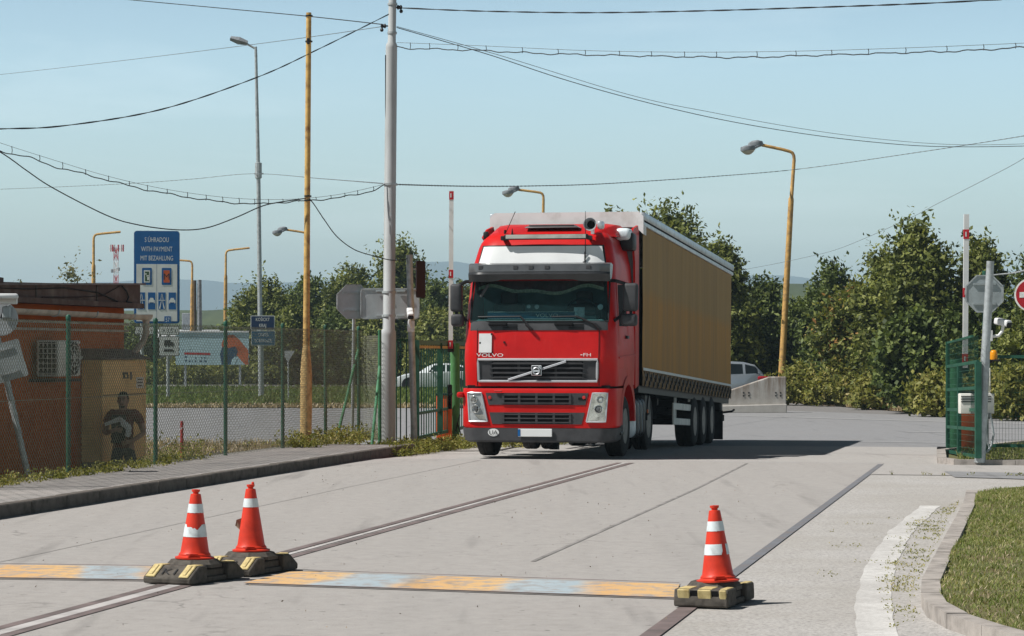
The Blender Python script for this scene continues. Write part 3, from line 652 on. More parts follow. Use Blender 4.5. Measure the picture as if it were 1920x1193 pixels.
def truck():
    root = thing('truck', 'red lorry with tan curtain sided trailer driving in through the gate', 'truck', L(.71, .265), -math.atan2(DX, DY), local=True)
    E = lambda mb, n, m, p, sm=35: emit(mb, n, MT[m], p, smooth=sm)
    # ---- cab shell, with the windscreen left open
    zs = [1.16, 1.3, 1.45, 1.6, 1.75, 1.9, 2.04, 2.19, 2.36, 2.53, 2.70, 2.84, 2.97, 3.10, 3.25, 3.38, 3.46, 3.53, 3.59, 3.63]
    ol = [outline(z, 2.15) for z in zs]; n = len(ol[0]); mb = MB(); fs = []
    wx = 1.10
    for j in range(len(zs) - 1):
        for i in range(n - 1):
            c = .25 * (ol[j][i][0] + ol[j][i + 1][0] + ol[j + 1][i][0] + ol[j + 1][i + 1][0])
            if 2.18 < zs[j] + .001 < 2.83 and abs(c) < wx: continue
            a = j * n + i; fs.append((a, a + 1, a + 1 + n, a + n))
        fs.append((j * n + n - 1, j * n, j * n + n, j * n + n + n - 1))
    fs.append(tuple((len(zs) - 1) * n + i for i in range(n)))
    mb.add([p for o in ol for p in o], fs)
    cab = E(mb, 'cab', 'red', root, 32)
    # roof deflector and side fairings behind the cab
    f = MB(); m = 14; sec = []
    for k, (y, z, w) in enumerate(((.70, 3.62, .80), (.95, 3.67, .88), (1.35, 3.75, .97), (1.8, 3.81, 1.02), (2.2, 3.82, 1.03))):
        sec.append([(-w - .10, y, 3.58), (-w - .06, y, z - .10), (-w + .05, y, z - .01)] + [(x, y, z + .012) for x in np.linspace(-w + .2, w - .2, 7)] + [(w - .05, y, z - .01), (w + .06, y, z - .10), (w + .10, y, 3.58)])
    q = len(sec[0]); f.add([p for s in sec for p in s], [(j * q + i, j * q + i + 1, j * q + i + 1 + q, j * q + i + q) for j in range(len(sec) - 1) for i in range(q - 1)] + [tuple(range(q)), tuple((len(sec) - 1) * q + i for i in range(q))[::-1]])
    for s in (-1, 1):
        M = Matrix(((0, 0, s, s * 1.215), (1, 0, 0, 0), (0, 1, 0, 0), (0, 0, 0, 1)))
        f.prism([(2.12, 1.10), (2.50, 1.15), (2.52, 3.72), (2.42, 3.82), (1.95, 3.75), (1.62, 3.60), (1.95, 3.50), (2.10, 3.2)], M, .035)
    E(f, 'roof_fairing', 'red', cab, 30)
    # ---- front panels
    b = MB(); fpanel(b, (-1.115, 1.115), (-1.11, 1.11), 2.05, 2.20, .010, cab_y, 16, 2, .03); E(b, 'cowl', 'dkplastic', cab)
    for x in (-.55, .52):
        c = MB()
        for k in range(4): fpanel(c, (x - .02, x + .22), (x - .02, x + .22), 2.065 + k * .024, 2.077 + k * .024, .016, cab_y, 3, 1, .01)
        c.box((x - .1, cab_y(x, 2.16) - .03, 2.145), (.30, .06, .05), .012)
        E(c, 'cowl_vent', 'blackm', cab)
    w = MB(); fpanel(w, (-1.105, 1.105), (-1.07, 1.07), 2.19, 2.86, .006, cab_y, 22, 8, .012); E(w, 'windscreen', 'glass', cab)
    w = MB()
    fline(w, [(-1.11, 2.86), (-1.12, 2.19), (1.12, 2.19), (1.11, 2.86)], .012, cab_y, .016); E(w, 'windscreen_seal', 'black', cab)
    # ---- interior
    i = MB(); i.box((0, .98, 2.50), (2.14, .03, .98)); i.box((0, .62, 2.04), (2.14, .74, .03)); i.box((0, .75, 2.93), (2.10, .70, .03)); E(i, 'cabin_lining', 'cabin', cab)
    i = MB(); i.box((0, .36, 2.15), (2.10, .40, .15), .05, 2); i.box((.45, .45, 2.22), (.9, .22, .14), .05, 2); i.box((.30, .30, 2.26), (.22, .12, .12), .03); E(i, 'dashboard', 'dash', cab)
    i = MB(); i.tube([(.62 + .23 * math.cos(a), .52 + .07 * math.sin(a), 2.36 + .21 * math.sin(a)) for a in np.linspace(0, 2 * math.pi, 25)], .016, 6, False); i.bar((.40, .52, 2.36), (.84, .52, 2.36), .04, .03); E(i, 'steering_wheel', 'black', cab)
    for x in (-.62, .62): i = MB(); i.box((x, .84, 2.28), (.52, .14, .42), .05, 2); i.box((x, .82, 2.58), (.28, .12, .22), .05, 2); E(i, 'seat', 'seat', cab)
    i = MB(); nn = 48; top = []; bot = []; fr = []
    for k in range(nn + 1):
        x = -1.02 + 2.04 * k / nn; d = .04 * math.cos(x * 2 * math.pi / .78 + 3.3) + .10 * math.exp(-(x - .05) ** 2 / .09)
        y = cab_y(x, 2.78) + .055 + .008 * math.sin(k * 1.7); top.append((x, y, 2.84)); bot.append((x, y, 2.755 - d)); fr.append((x, y - .004, 2.755 - d - .055))
    a = len(top); i.add(top + bot, [(k, k + 1, a + k + 1, a + k) for k in range(nn)]); E(i, 'cab_curtain', 'velvet', cab)
    i = MB(); i.add(bot + fr, [(k, k + 1, a + k + 1, a + k) for k in range(nn)]); E(i, 'fringe', 'fringe', cab)
    i = MB(); i.box((-.14, .20, 2.29), (1.42, .018, .115), .004); E(i, 'dash_board_sign', 'teal', cab)
    i = MB()
    for z in (2.235, 2.345): i.box((-.14, .188, z), (1.40, .004, .008))
    vs, fs2 = text_geo('VOLVO', .058, 1.35); i.add([(x + .12, .186, z + 2.262) for x, z in vs], fs2); E(i, 'lettering', 'cream', cab, None)
    for x, z, r_ in ((-.18, 2.43, .032), (-.05, 2.425, .036), (.98, 2.42, .045)): i = MB(); i.lathe([(.001, 0), (r_, 0), (r_, .02), (.001, .025)], 14, Matrix.Translation((x, .23, z)) @ Matrix.Rotation(R(90), 4, 'X')); E(i, 'cab_ornament', 'alu', cab)
    i = MB(); i.box((.64, .215, 2.335), (.17, .01, .16))
    for x in (.60, .68):
        for z in (2.30, 2.37): i.lathe([(.001, 0), (.03, 0), (.03, .02), (.001, .025)], 12, Matrix.Translation((x, .20, z)) @ Matrix.Rotation(R(90), 4, 'X'))
    E(i, 'cab_ornament', 'alu', cab)
    i = MB(); i.box((-.90, .20, 2.68), (.05, .03, .24), .015, 2, rz=0, M=Matrix.Translation((-.90, .20, 2.68)) @ Matrix.Rotation(R(32), 4, 'Y') @ Matrix.Translation((.90, -.20, -2.68))); E(i, 'interior_mirror', 'dkplastic', cab)
    # wipers
    for x0, x1, xa in ((-.98, -.28, -.08), (.22, .62, 1.02)):
        k = MB(); fline(k, [(x0, 2.265), (x1, 2.27)], .03, cab_y, .012, 5); fline(k, [(x1, 2.27), (xa - .06, 2.13)], .045, cab_y, .018, 5); fline(k, [(xa - .10, 2.15), (xa, 2.055)], .05, cab_y, .028, 5); E(k, 'wiper', 'black', cab)
    # visor and upper panel
    v = MB(); vs = []; nx = 24; prof = [(.27, 3.10), (.06, 3.125), (-.03, 3.10), (-.045, 2.985), (-.035, 2.965), (-.06, 2.94), (-.02, 2.83), (.03, 2.845), (.16, 2.90)]
    for k in range(nx + 1):
        x = -1.145 + 2.29 * k / nx; y0 = cab_y(x * .97, 2.97) - .22
        up = .03 * (1 if abs(x) < .58 else max(0, 1 - (abs(x) - .58) / .12))
        vs += [(x, y0 + dy, z + (up if z < 2.9 else 0)) for dy, z in prof]
    q = len(prof); v.add(vs, [(k * q + j, k * q + (j + 1) % q, (k + 1) * q + (j + 1) % q, (k + 1) * q + j) for k in range(nx) for j in range(q)] + [tuple(range(q))[::-1], tuple(nx * q + j for j in range(q))])
    E(v, 'sun_visor', 'visor', cab, 28)
    v = MB(); vs = []; prof = [(-.050, 2.975), (-.066, 2.942), (-.030, 2.826), (.02, 2.835), (0, 2.9)]
    for k in range(nx + 1):
        x = -1.148 + 2.296 * k / nx; y0 = cab_y(x * .97, 2.97) - .222; up = .03 * (1 if abs(x) < .58 else max(0, 1 - (abs(x) - .58) / .12)); vs += [(x, y0 + dy, z + (up if z < 2.9 else 0)) for dy, z in prof]
    q = len(prof); v.add(vs, [(k * q + j, k * q + (j + 1) % q, (k + 1) * q + (j + 1) % q, (k + 1) * q + j) for k in range(nx) for j in range(q)] + [tuple(range(q))[::-1], tuple(nx * q + j for j in range(q))]); E(v, 'visor_lip', 'lip', cab, 28)
    for x in (-.92, -.35, -.1, .16, .82): v = MB(); v.box((x, cab_y(x, 2.97) - .262, 3.05), (.075, .012, .06), .004); E(v, 'visor_lamp', 'dkplastic', cab)
    v = MB(); fpanel(v, (-1.05, 1.05), (-.99, .99), 3.105, 3.42, .006, cab_y, 20, 4, .02); E(v, 'light_panel_frame', 'black', cab)
    v = MB(); fpanel(v, (-1.025, 1.025), (-.965, .965), 3.125, 3.40, .014, cab_y, 20, 4, .014); E(v, 'light_panel', 'cream', cab)
    v = MB(); v.box((.09, .29, 3.545), (1.36, .09, .085), .015, 2)
    for s in (-.62, .78): v.box((s, .37, 3.53), (.06, .22, .07), .01)
    lb = E(v, 'light_bar', 'black', cab); v = MB(); v.box((.09, .244, 3.548), (1.30, .012, .062), .004); E(v, 'lens', 'lens', lb)
    v = MB(); v.box((.08, .98, 3.73), (.90, .42, .035), .014, 2, taper=(.88, .9)); v.box((.08, .95, 3.755), (.74, .34, .02), .008); E(v, 'roof_hatch', 'visor', cab)
    Mh = Matrix.Translation((.78, .55, 3.745)) @ Matrix.Rotation(R(90), 4, 'X')
    v = MB(); v.lathe([(.102, .16), (.108, .165), (.104, .17), (.085, .13), (.055, .02), (.035, -.1), (.03, -.3), (.001, -.31)], 24, Mh, cap=False); v.lathe([(.001, .02), (.053, .02)], 24, Mh, False); v.box((.92, .62, 3.74), (.1, .2, .14), .04, 2); v.bar((.78, .66, 3.60), (.78, .66, 3.745), .05); E(v, 'air_horn', 'chrome', cab)
    v = MB(); v.lathe([(.001, .0), (.075, 0), (.075, .01)], 20, Matrix.Translation((.78, .50, 3.745)) @ Matrix.Rotation(R(90), 4, 'X'), False); E(v, 'horn_bell', 'blackm', cab)
    v = MB(); v.box((1.12, 1.78, 3.64), (.26, .42, .20), .07, 3); E(v, 'air_intake', 'tank', cab); v = MB(); v.box((1.18, 1.83, 3.52), (.22, .40, .30), .05, 2); E(v, 'air_intake_grille', 'black', cab)
    v = MB(); v.box((-1.0, .8, 3.60), (.09, .09, .13), .03, 2); E(v, 'marker_lamp', 'black', cab)
    v = MB(); v.tube([(-.66, .66, 3.60), (-.50, .72, 3.98)], .006, 5); v.tube([(-.66, .66, 3.60), (-.655, .66, 3.68)], .02, 6); E(v, 'aerial', 'black', cab); v = MB(); v.tube([(-.53, .62, 3.60), (-.53, .62, 3.70)], [.02, .006], 6); E(v, 'aerial', 'black', cab); v = MB(); v.tube([(.72, .31, 3.13), (.725, .30, 3.95)], [.009, .004], 5); v.tube([(.72, .28, 3.12), (.72, .28, 3.30)], .013, 6); v.box((.71, .28, 3.13), (.05, .04, .04), .01); E(v, 'aerial', 'black', cab)
    # grille
    g = MB(); fpanel(g, (-.955, .955), (-.965, .965), 1.235, 1.585, .012, cab_y, 22, 3, .03); gr = E(g, 'grille', 'dkplastic', cab)
    g = MB(); fline(g, [(-.955, 1.24), (-.965, 1.585), (.965, 1.585), (.955, 1.24), (-.955, 1.24)], .018, cab_y, .021, 8); E(g, 'grille_frame', 'chrome', gr)
    g = MB(); fpanel(g, (-.72, .72), (-.74, .74), 1.27, 1.56, .016, cab_y, 18, 3, .01); E(g, 'grille_opening', 'blackm', gr)
    for k in range(4):
        z = 1.285 + k * .075; g = MB(); fpanel(g, (-.78, .78), (-.70, .70), z, z + .030, .030, cab_y, 16, 1, .02); E(g, 'grille_bar', 'dkplastic', gr)
    for x in (-.30, 0, .30): g = MB(); fpanel(g, (x - .02, x + .02), (x - .02, x + .02), 1.265, 1.565, .022, cab_y, 1, 3, .01); E(g, 'grille_post', 'black', gr)
    g = MB()
    for o in (-.009, .009): fline(g, [(-.47, 1.262 + o), (.47, 1.556 + o)], .042, cab_y, .010, 6)
    E(g, 'diagonal_bar', 'barm', gr)
    g = MB(); g.box((.0, -.055, 1.412), (.165, .03, .165), .008); em = E(g, 'emblem', 'chrome', gr)
    g = MB(); g.box((.0, -.072, 1.412), (.14, .012, .14), .004); E(g, 'emblem_plate', 'black', gr)
    g = MB(); g.tube([(.052 * math.cos(a), -.083, 1.405 + .052 * math.sin(a)) for a in np.linspace(0, 2 * math.pi, 25)], .011, 6, False); g.bar((-.045, -.083, 1.405), (.045, -.083, 1.405), .012, .03); g.bar((.036, -.083, 1.445), (.062, -.083, 1.470), .014); g.bar((.065, -.083, 1.435), (.065, -.083, 1.473), .012); g.bar((.03, -.083, 1.472), (.066, -.083, 1.472), .012); E(g, 'emblem_ring', 'chrome', gr)
    g = MB(); fwrite(g, 'VOLVO', -.77, 1.63, .055, cab_y, .010, 1.75); E(g, 'lettering', 'cream', cab, None)
    g = MB(); fwrite(g, 'FH', .80, 1.635, .055, cab_y, .010, 1.5); g.box((.71, cab_y(.71, 1.66) - .008, 1.66), (.03, .006, .012)); E(g, 'lettering', 'cream', cab, None)
    g = MB(); fpanel(g, (-.955, -.745), (-.955, -.745), 1.695, 2.00, .020, cab_y, 2, 2, .02); E(g, 'document_plate', 'white', cab)
    for px_, pz_ in ((-.745, 1.99), (-.745, 1.70), (-.935, 1.85), (-.54, 1.86)): g = MB(); g.box((px_, cab_y(px_, 1.9) - .014, pz_), (.025, .026, .03)); E(g, 'plate_clip', 'black', cab)
    for s in (-1, 1):
        g = MB(); q = [(s * .985, z) for z in np.linspace(1.17, 2.08, 8)]; g.tube([(x, cab_y(x, z) - .002, z) for x, z in q], .006, 5); E(g, 'panel_gap', 'blackm', cab)
    # ---- bumper
    zz = [.50, .53, .70, .90, 1.08, 1.125]; o2 = [outline(z, .78, 1.25 if z > .51 else 1.23, .24, -.055 + (.02 if z > 1.1 else 0)) for z in zz]; n2 = len(o2[0]); mb = MB()
    mb.add([p for o in o2 for p in o], [(j * n2 + i, j * n2 + i + 1, j * n2 + i + 1 + n2, j * n2 + i + n2) for j in range(len(zz) - 1) for i in range(n2 - 1)] + [(j * n2 + n2 - 1, j * n2, j * n2 + n2, j * n2 + 2 * n2 - 1) for j in range(len(zz) - 1)] + [tuple(range(n2))[::-1], tuple((len(zz) - 1) * n2 + i for i in range(n2))])
    mb.box((-1.27, .10, 1.02), (.10, .16, .09), .03, 2)
    bp = E(mb, 'bumper', 'red', root, 32)
    zz = [.27, .30, .42, .495]; ww = [1.17, 1.215, 1.245, 1.25]; o2 = [outline(z, .76, w_, .24, -.06 + (.03 if z < .28 else 0)) for z, w_ in zip(zz, ww)]; mb = MB()
    mb.add([p for o in o2 for p in o], [(j * n2 + i, j * n2 + i + 1, j * n2 + i + 1 + n2, j * n2 + i + n2) for j in range(len(zz) - 1) for i in range(n2 - 1)] + [tuple(range(n2))[::-1], tuple((len(zz) - 1) * n2 + i for i in range(n2))])
    E(mb, 'bumper_skirt', 'dkplastic', bp, 32)
    mb = MB(); mb.box((0, .42, 1.145), (2.30, .70, .06)); E(mb, 'dark_gap', 'blackm', bp)
    for z0, z1, xl, xr, xl1, xr1, cx0, cx1 in ((.865, 1.055, -.78, .78, -.83, .83, -.56, .56), (.56, .745, -.72, .72, -.77, .77, -.56, .56)):
        g = MB(); fpanel(g, (xl, xr), (xl1, xr1), z0, z1, .008, bump_y, 18, 2, .02); lg = E(g, 'lower_grille', 'dkplastic', bp)
        g = MB(); fpanel(g, (cx0, cx1), (cx0, cx1), z0 + .012, z1 - .012, .012, bump_y, 14, 2, .01); E(g, 'grille_opening', 'blackm', bp)
        g = MB()
        for k in range(3): z = z0 + .03 + k * (z1 - z0 - .06) / 2; fpanel(g, (cx0, cx1), (cx0, cx1), z - .009, z + .009, .026, bump_y, 14, 1, .02)
        for x in (cx0 + .02, -.28, 0, .28, cx1 - .02): fpanel(g, (x - .018, x + .018), (x - .018, x + .018), z0 + .01, z1 - .01, .022, bump_y, 1, 1, .015)
        E(g, 'grille_slats', 'dkplastic', bp)
    g = MB(); fpanel(g, (.67, .78), (.67, .78), .945, .985, .014, bump_y, 2, 1, .01); E(g, 'tow_hatch_slot', 'blackm', bp)
    for s in (-1, 1):
        g = MB(); bl, br, tl, tr = (.80, 1.10, .90, 1.13)
        f1 = (lambda x, z: bump_y(x, z)); lo = (s * bl, s * br) if s > 0 else (s * br, s * bl); hi = (s * tl, s * tr) if s > 0 else (s * tr, s * tl)
        fpanel(g, lo, hi, .60, 1.055, .010, bump_y, 6, 6, .03); hl = E(g, 'headlight', 'galv' if s < 0 else 'lampglass', bp)
        g = MB(); fline(g, [(lo[0], .60), (lo[1], .60), (hi[1], 1.055), (hi[0], 1.055), (lo[0], .60)], .016, bump_y, .013); E(g, 'headlight_rim', 'chrome', bp)
        g = MB()
        for z, r_, x in ((.95, .062, 1.02), (.80, .068, .99)):
            x *= s; Mm = Matrix.Translation((x, bump_y(x, z) - .018, z)) @ Matrix.Rotation(R(90), 4, 'X') @ Matrix.Rotation(R(14 * s), 4, 'Y'); g.lathe([(r_, -.02), (r_, .012), (r_ * .88, .016), (r_ * .8, .004), (r_ * .45, -.01), (r_ * .4, .012), (.001, .014)], 20, Mm)
        fpanel(g, (s * .86 - .07, s * .86 + .07) if s > 0 else (s * .86 - .07, s * .86 + .07), (s * .93 - .08, s * .93 + .08), .63, .71, .022, bump_y, 3, 1, .02)
        E(g, 'lamp_reflector', 'lampglass', bp)
        g = MB(); x = s * .99; g.lathe([(.001, 0), (.036, 0), (.03, .018), (.001, .022)], 14, Matrix.Translation((x, bump_y(x, .8) - .026, .8)) @ Matrix.Rotation(R(90), 4, 'X')); E(g, 'lamp_bulb_cover', 'visor', bp)
    for s in (-1, 1): g = MB(); g.lathe([(.001, 0), (.03, 0), (.026, .015), (.001, .018)], 12, Matrix.Translation((s * .76, bump_y(.76, .9) - .004, .98 if s < 0 else .985)) @ Matrix.Rotation(R(90), 4, 'X')); E(g, 'bolt_cover', 'redplain', bp)
    g = MB(); g.box((-.62, -.075, 1.085), (.13, .03, .03), .01); E(g, 'washer_nozzle', 'redplain', bp)
    g = MB(); g.box((-.02, -.085, .425), (.55, .02, .125), .006); pl = E(g, 'number_plate', 'cream', bp)
    g = MB(); g.box((-.275, -.097, .425), (.04, .004, .115)); E(g, 'plate_band', 'blue', bp)
    g = MB(); g.lathe([(.001, 0), (.09, 0), (.09, .006), (.001, .006)], 28, Matrix.Translation((-.70, bump_y(-.7, .42) - .008, .425)) @ Matrix.Rotation(R(90), 4, 'X') @ Matrix.Diagonal((1, .68, 1, 1))); E(g, 'country_sticker', 'cream', bp)
    g = MB(); fwrite(g, 'UA', -.70, .392, .07, bump_y, .022, 1.1); E(g, 'lettering', 'ink', bp, None)
    # ---- mirrors
    for s in (-1, 1):
        y = .20 if s < 0 else .33; x = s * (1.36 if s < 0 else 1.45); w_ = .19 if s < 0 else .24
        g = MB(); g.box((x, y, 2.575), (w_, .16, .45), .05, 3); g.box((x - s * .02, y, 2.215), (w_ + .01, .18, .20), .05, 3); mi = E(g, 'mirror', 'dkplastic', cab)
        g = MB(); g.tube([(s * 1.14, .32, 2.84), (s * 1.22, .26, 2.835), (x - s * .02, y + .02, 2.77)], .028, 8); E(g, 'mirror_arm', 'black', cab); g = MB(); g.tube([(s * 1.20, .25, 2.20), (s * 1.26, y + .02, 2.26), (x - s * .06, y + .02, 2.42)], .026, 8); g.tube([(x, y + .02, 2.3), (x, y + .02, 2.4)], .025, 6); E(g, 'mirror_arm', 'black', cab)
    # ---- right and left doors
    for s in (-1, 1):
        def side(yz, off, th=.02):
            pts = [(y, z) for y, z in yz]; k = len(pts); a = [(s * (cab_w(z) + off), y, z) for y, z in pts]; c = [(s * (cab_w(z) + off - th), y, z) for y, z in pts]
            return MB().add(a + c, [tuple(range(k)), tuple(range(k, 2 * k))[::-1]] + [(i, (i + 1) % k, k + (i + 1) % k, k + i) for i in range(k)])
        d = E(side([(.36, 1.18), (1.36, 1.18), (1.40, 2.05), (1.40, 2.88), (.52, 2.86), (.40, 2.10)], .006), 'door', 'red', cab)
        E(side([(.48, 2.12), (1.30, 2.12), (1.30, 2.80), (.60, 2.78)], .010), 'side_window', 'blackm', cab)
        E(side([(1.12, 1.92), (1.30, 1.92), (1.30, 1.97), (1.12, 1.97)], .04, .05), 'door_handle', 'black', cab)
        E(side([(.42, 1.60), (2.1, 1.64), (2.1, 1.67), (.42, 1.63)], .014), 'trim_line', 'red', cab)
        # wheel arch
        g = MB(); vs = []; K = 14
        for k in range(K + 1):
            a = math.pi * (.02 + .96 * k / K); vs += [(s * 1.255, 1.35 - .66 * math.cos(a), .52 + .66 * math.sin(a)), (s * 1.255, 1.35 - .80 * math.cos(a), max(.5, .52 + .80 * math.sin(a))), (s * .75, 1.35 - .66 * math.cos(a), .52 + .66 * math.sin(a))]
        g.add(vs, [(3 * k, 3 * k + 1, 3 * k + 4, 3 * k + 3) for k in range(K)] + [(3 * k, 3 * k + 3, 3 * k + 5, 3 * k + 2) for k in range(K)]); E(g, 'wheel_arch', 'red' if s > 0 else 'red', cab)
        g = MB(); g.box((s * 1.16, .72, .62), (.18, .30, .36), .03, 2); g.box((s * 1.20, .70, .40), (.12, .30, .05), .01); E(g, 'step', 'black', cab)
    # ---- tractor chassis, tank, wheels
    g = MB()
    for s in (-1, 1): g.box((s * .42, 3.2, .82), (.09, 5.6, .26))
    for y in (.9, 2.1, 3.4, 4.6, 5.8): g.box((0, y, .82), (.8, .10, .18))
    g.tube([(-1.0, 1.35, .50), (1.0, 1.35, .50)], .07, 8); g.tube([(-1.0, 4.6, .51), (1.0, 4.6, .51)], .10, 8); g.box((0, 4.6, .52), (.4, .5, .4), .12, 2); g.box((0, 1.1, .72), (.9, 1.2, .55), .08, 2); g.box((0, 4.5, 1.05), (.9, .9, .12), .03); E(g, 'chassis', 'black', root)
    for x in (-1.06, 1.06): wheel(root, x, 1.35, .5, 1 if x > 0 else -1)
    for x in (-.98, -.66, .66, .98): wheel(root, x, 4.6, .49, 1 if x > 0 else -1, w=.27)
    for s in (-1, 1):
        g = MB(); g.box((s * .93, 2.72, .60), (.62, 1.30, .66), .13, 4); tk = E(g, 'fuel_tank', 'tank', root, 40)
        for k in range(3):
            y = 2.38 + k * .36; g = MB(); g.box((s * .93, y, .60), (.645, .045, .685), .14, 4); E(g, 'tank_strap', 'black', tk, 40)
        g = MB(); vs = []; K = 12
        for k in range(K + 1):
            a = math.pi * (k / K); vs += [(s * .55, 4.6 - .58 * math.cos(a), .52 + .58 * math.sin(a)), (s * 1.17, 4.6 - .58 * math.cos(a), .52 + .58 * math.sin(a))]
        g.add(vs, [(2 * k, 2 * k + 1, 2 * k + 3, 2 * k + 2) for k in range(K)]); E(g, 'mudguard', 'black', root)
    for y in (3.55, 2.06): g = MB(); g.box((1.245, y, .69), (.02, .05, .06)); E(g, 'side_marker', 'amber', root)
    # ---- trailer (slightly nose high)
    tr = bpy.data.objects.new('trailer', None); COL.objects.link(tr); tr.parent = root; tr.location = (0, 2.55, 0); tr.rotation_euler = (-R(1.95), 0, 0); ORG[tr] = Vector(); tr.empty_display_size = .2
    LN = 13.1; W = 1.285
    g = MB(); g.box((0, LN / 2, 1.09), (2.46, LN, .12)); g.box((.45, LN / 2, .90), (.12, LN - .4, .30)); g.box((-.45, LN / 2, .90), (.12, LN - .4, .30))
    g.box((0, .03, 2.6), (2.48, .06, 2.9)); g.box((0, LN - .03, 2.55), (2.48, .06, 2.85))
    for y in (3.2, 6, 8.6, 11): g.box((0, y, .92), (2.2, .08, .12))
    E(g, 'trailer_frame', 'black', tr)
    nl, nz = 90, 16
    def curtain(s):
        vs = []
        rg = np.random.default_rng(4)
        for j in range(nz + 1):
            z = 1.40 + (3.90 - 1.40) * j / nz
            for i in range(nl + 1):
                y = .05 + (LN - .1) * i / nl; k = math.sin(math.pi * j / nz)
                vs.append((s * (W + .004 * k * math.sin(y * 4.7 + z) + .005 * k * math.sin(y * 11 + .6 * j) * math.sin(z * 2) + .012 * math.sin(y * .9) * k), y, z))
        return MB().add(vs, [(j * (nl + 1) + i, j * (nl + 1) + i + 1, (j + 1) * (nl + 1) + i + 1, (j + 1) * (nl + 1) + i) for j in range(nz) for i in range(nl)])
    for s in (-1, 1):
        E(curtain(s), 'curtain', 'curtain', tr, 60)
        g = MB(); vs = []; nh = 200
        for i in range(nh + 1):
            y = .05 + (LN - .1) * i / nh; ph = (y / .52) % 1; sc = .018 * abs(math.sin(math.pi * ph))
            vs += [(s * W, y, 1.402), (s * (W + .022 * math.sin(math.pi * ph)), y, 1.28), (s * (W + .004), y, 1.13 + sc)]
        g.add(vs, [(3 * i + k, 3 * i + 3 + k, 3 * i + 4 + k, 3 * i + 1 + k) for i in range(nh) for k in range(2)]); E(g, 'curtain_hem', 'skirt', tr, 60)
        g = MB(); g.box((s * (W + .020), LN / 2, 1.425), (.006, LN - .1, .045)); E(g, 'reflective_tape', 'signw', tr)
        g = MB(); g.box((s * (W + .0), LN / 2, 3.985), (.10, LN + .02, .14), .02, 2); g.box((s * (W + .012), LN / 2, 3.87), (.05, LN, .09), .01); E(g, 'roof_rail', 'alu', tr)
        g = MB(); g.box((s * (W + .012), LN / 2, 3.905), (.056, LN, .03)); E(g, 'rail_groove', 'blackm', tr)
        if s < 0: continue
        a = MB(); a.box((0, 0, 1.265), (.014, .05, .25), .003); a.box((.012, .0, 1.20), (.02, .07, .07), .006); a.box((.0, .09, 1.33), (.012, .12, .035)); a.tube([(.008, .03, 1.30), (.014, .12, 1.24), (.012, .20, 1.27), (.008, .24, 1.36)], .012, 5)
        st = E(a, 'strap', 'black', tr)
        for k in range(25):
            o = st if k == 0 else st.copy()
            if k: COL.objects.link(o); o.parent = tr
            o.location = (s * (W + .012), .28 + k * .515, 0)
    g = MB()
    sec = [(-W - .03, 3.68), (-W - .03, 3.98), (-W + .05, 4.06), (W - .05, 4.06), (W + .03, 3.98), (W + .03, 3.68), (W - .10, 3.80), (-W + .10, 3.80)]
    g.prism([(x, z) for x, z in sec], Matrix(((1, 0, 0, 0), (0, 0, 1, -.10), (0, 1, 0, 0), (0, 0, 0, 1))), .34); E(g, 'front_header', 'header', tr, 30)
    g = MB(); g.box((0, LN / 2 + .1, 4.03), (2.5, LN - .3, .04), .01); E(g, 'trailer_roof', 'header', tr)
    for s in (-1, 1):
        g = MB(); x = s * 1.20
        for z in (.86, .58): g.box((x, 6.05, z), (.03, 3.1, .125), .008)
        g.box((x, 4.56, .72), (.034, .14, .41), .008)
        for y in (5.0, 7.0): g.box((x - s * .034, y, .95), (.04, .06, .75))
        E(g, 'side_guard', 'beige', tr)
    g = MB(); g.box((0, LN - .15, .72), (2.3, .10, .14), .01); g.box((0, LN - .2, .95), (1.8, .12, .4))
    for s in (-1, 1): g.box((s * 1.0, LN - 1.05, .56), (.46, .03, .62)); g.box((s * 1.0, LN - 1.0, 1.0), (.40, .30, .30), .03); g.tube([(s * 1.1, LN - .3, .83), (s * 1.33, LN - .25, .86), (s * 1.36, LN - .1, .90)], .025, 5)
    g.box((.9, 1.6, .85), (.5, .7, .4), .05); g.box((.62, 2.3, .55), (.14, .2, 1.0)); g.box((-.62, 2.3, .55), (.14, .2, 1.0)); E(g, 'underride_bar', 'black', tr)
    for y in (9.85, 11.2, 12.55):
        zg = Gz(*[(L(.71 + y, .265))[k] for k in (0, 1)]) + .01
        for x in (-1.08, 1.08): wheel(root, x, y, zg + .49, 1 if x > 0 else -1, r=.49, w=.36)
        g = MB(); g.tube([(-1, y, zg + .49), (1, y, zg + .49)], .07, 8); E(g, 'axle', 'black', root)
    return root
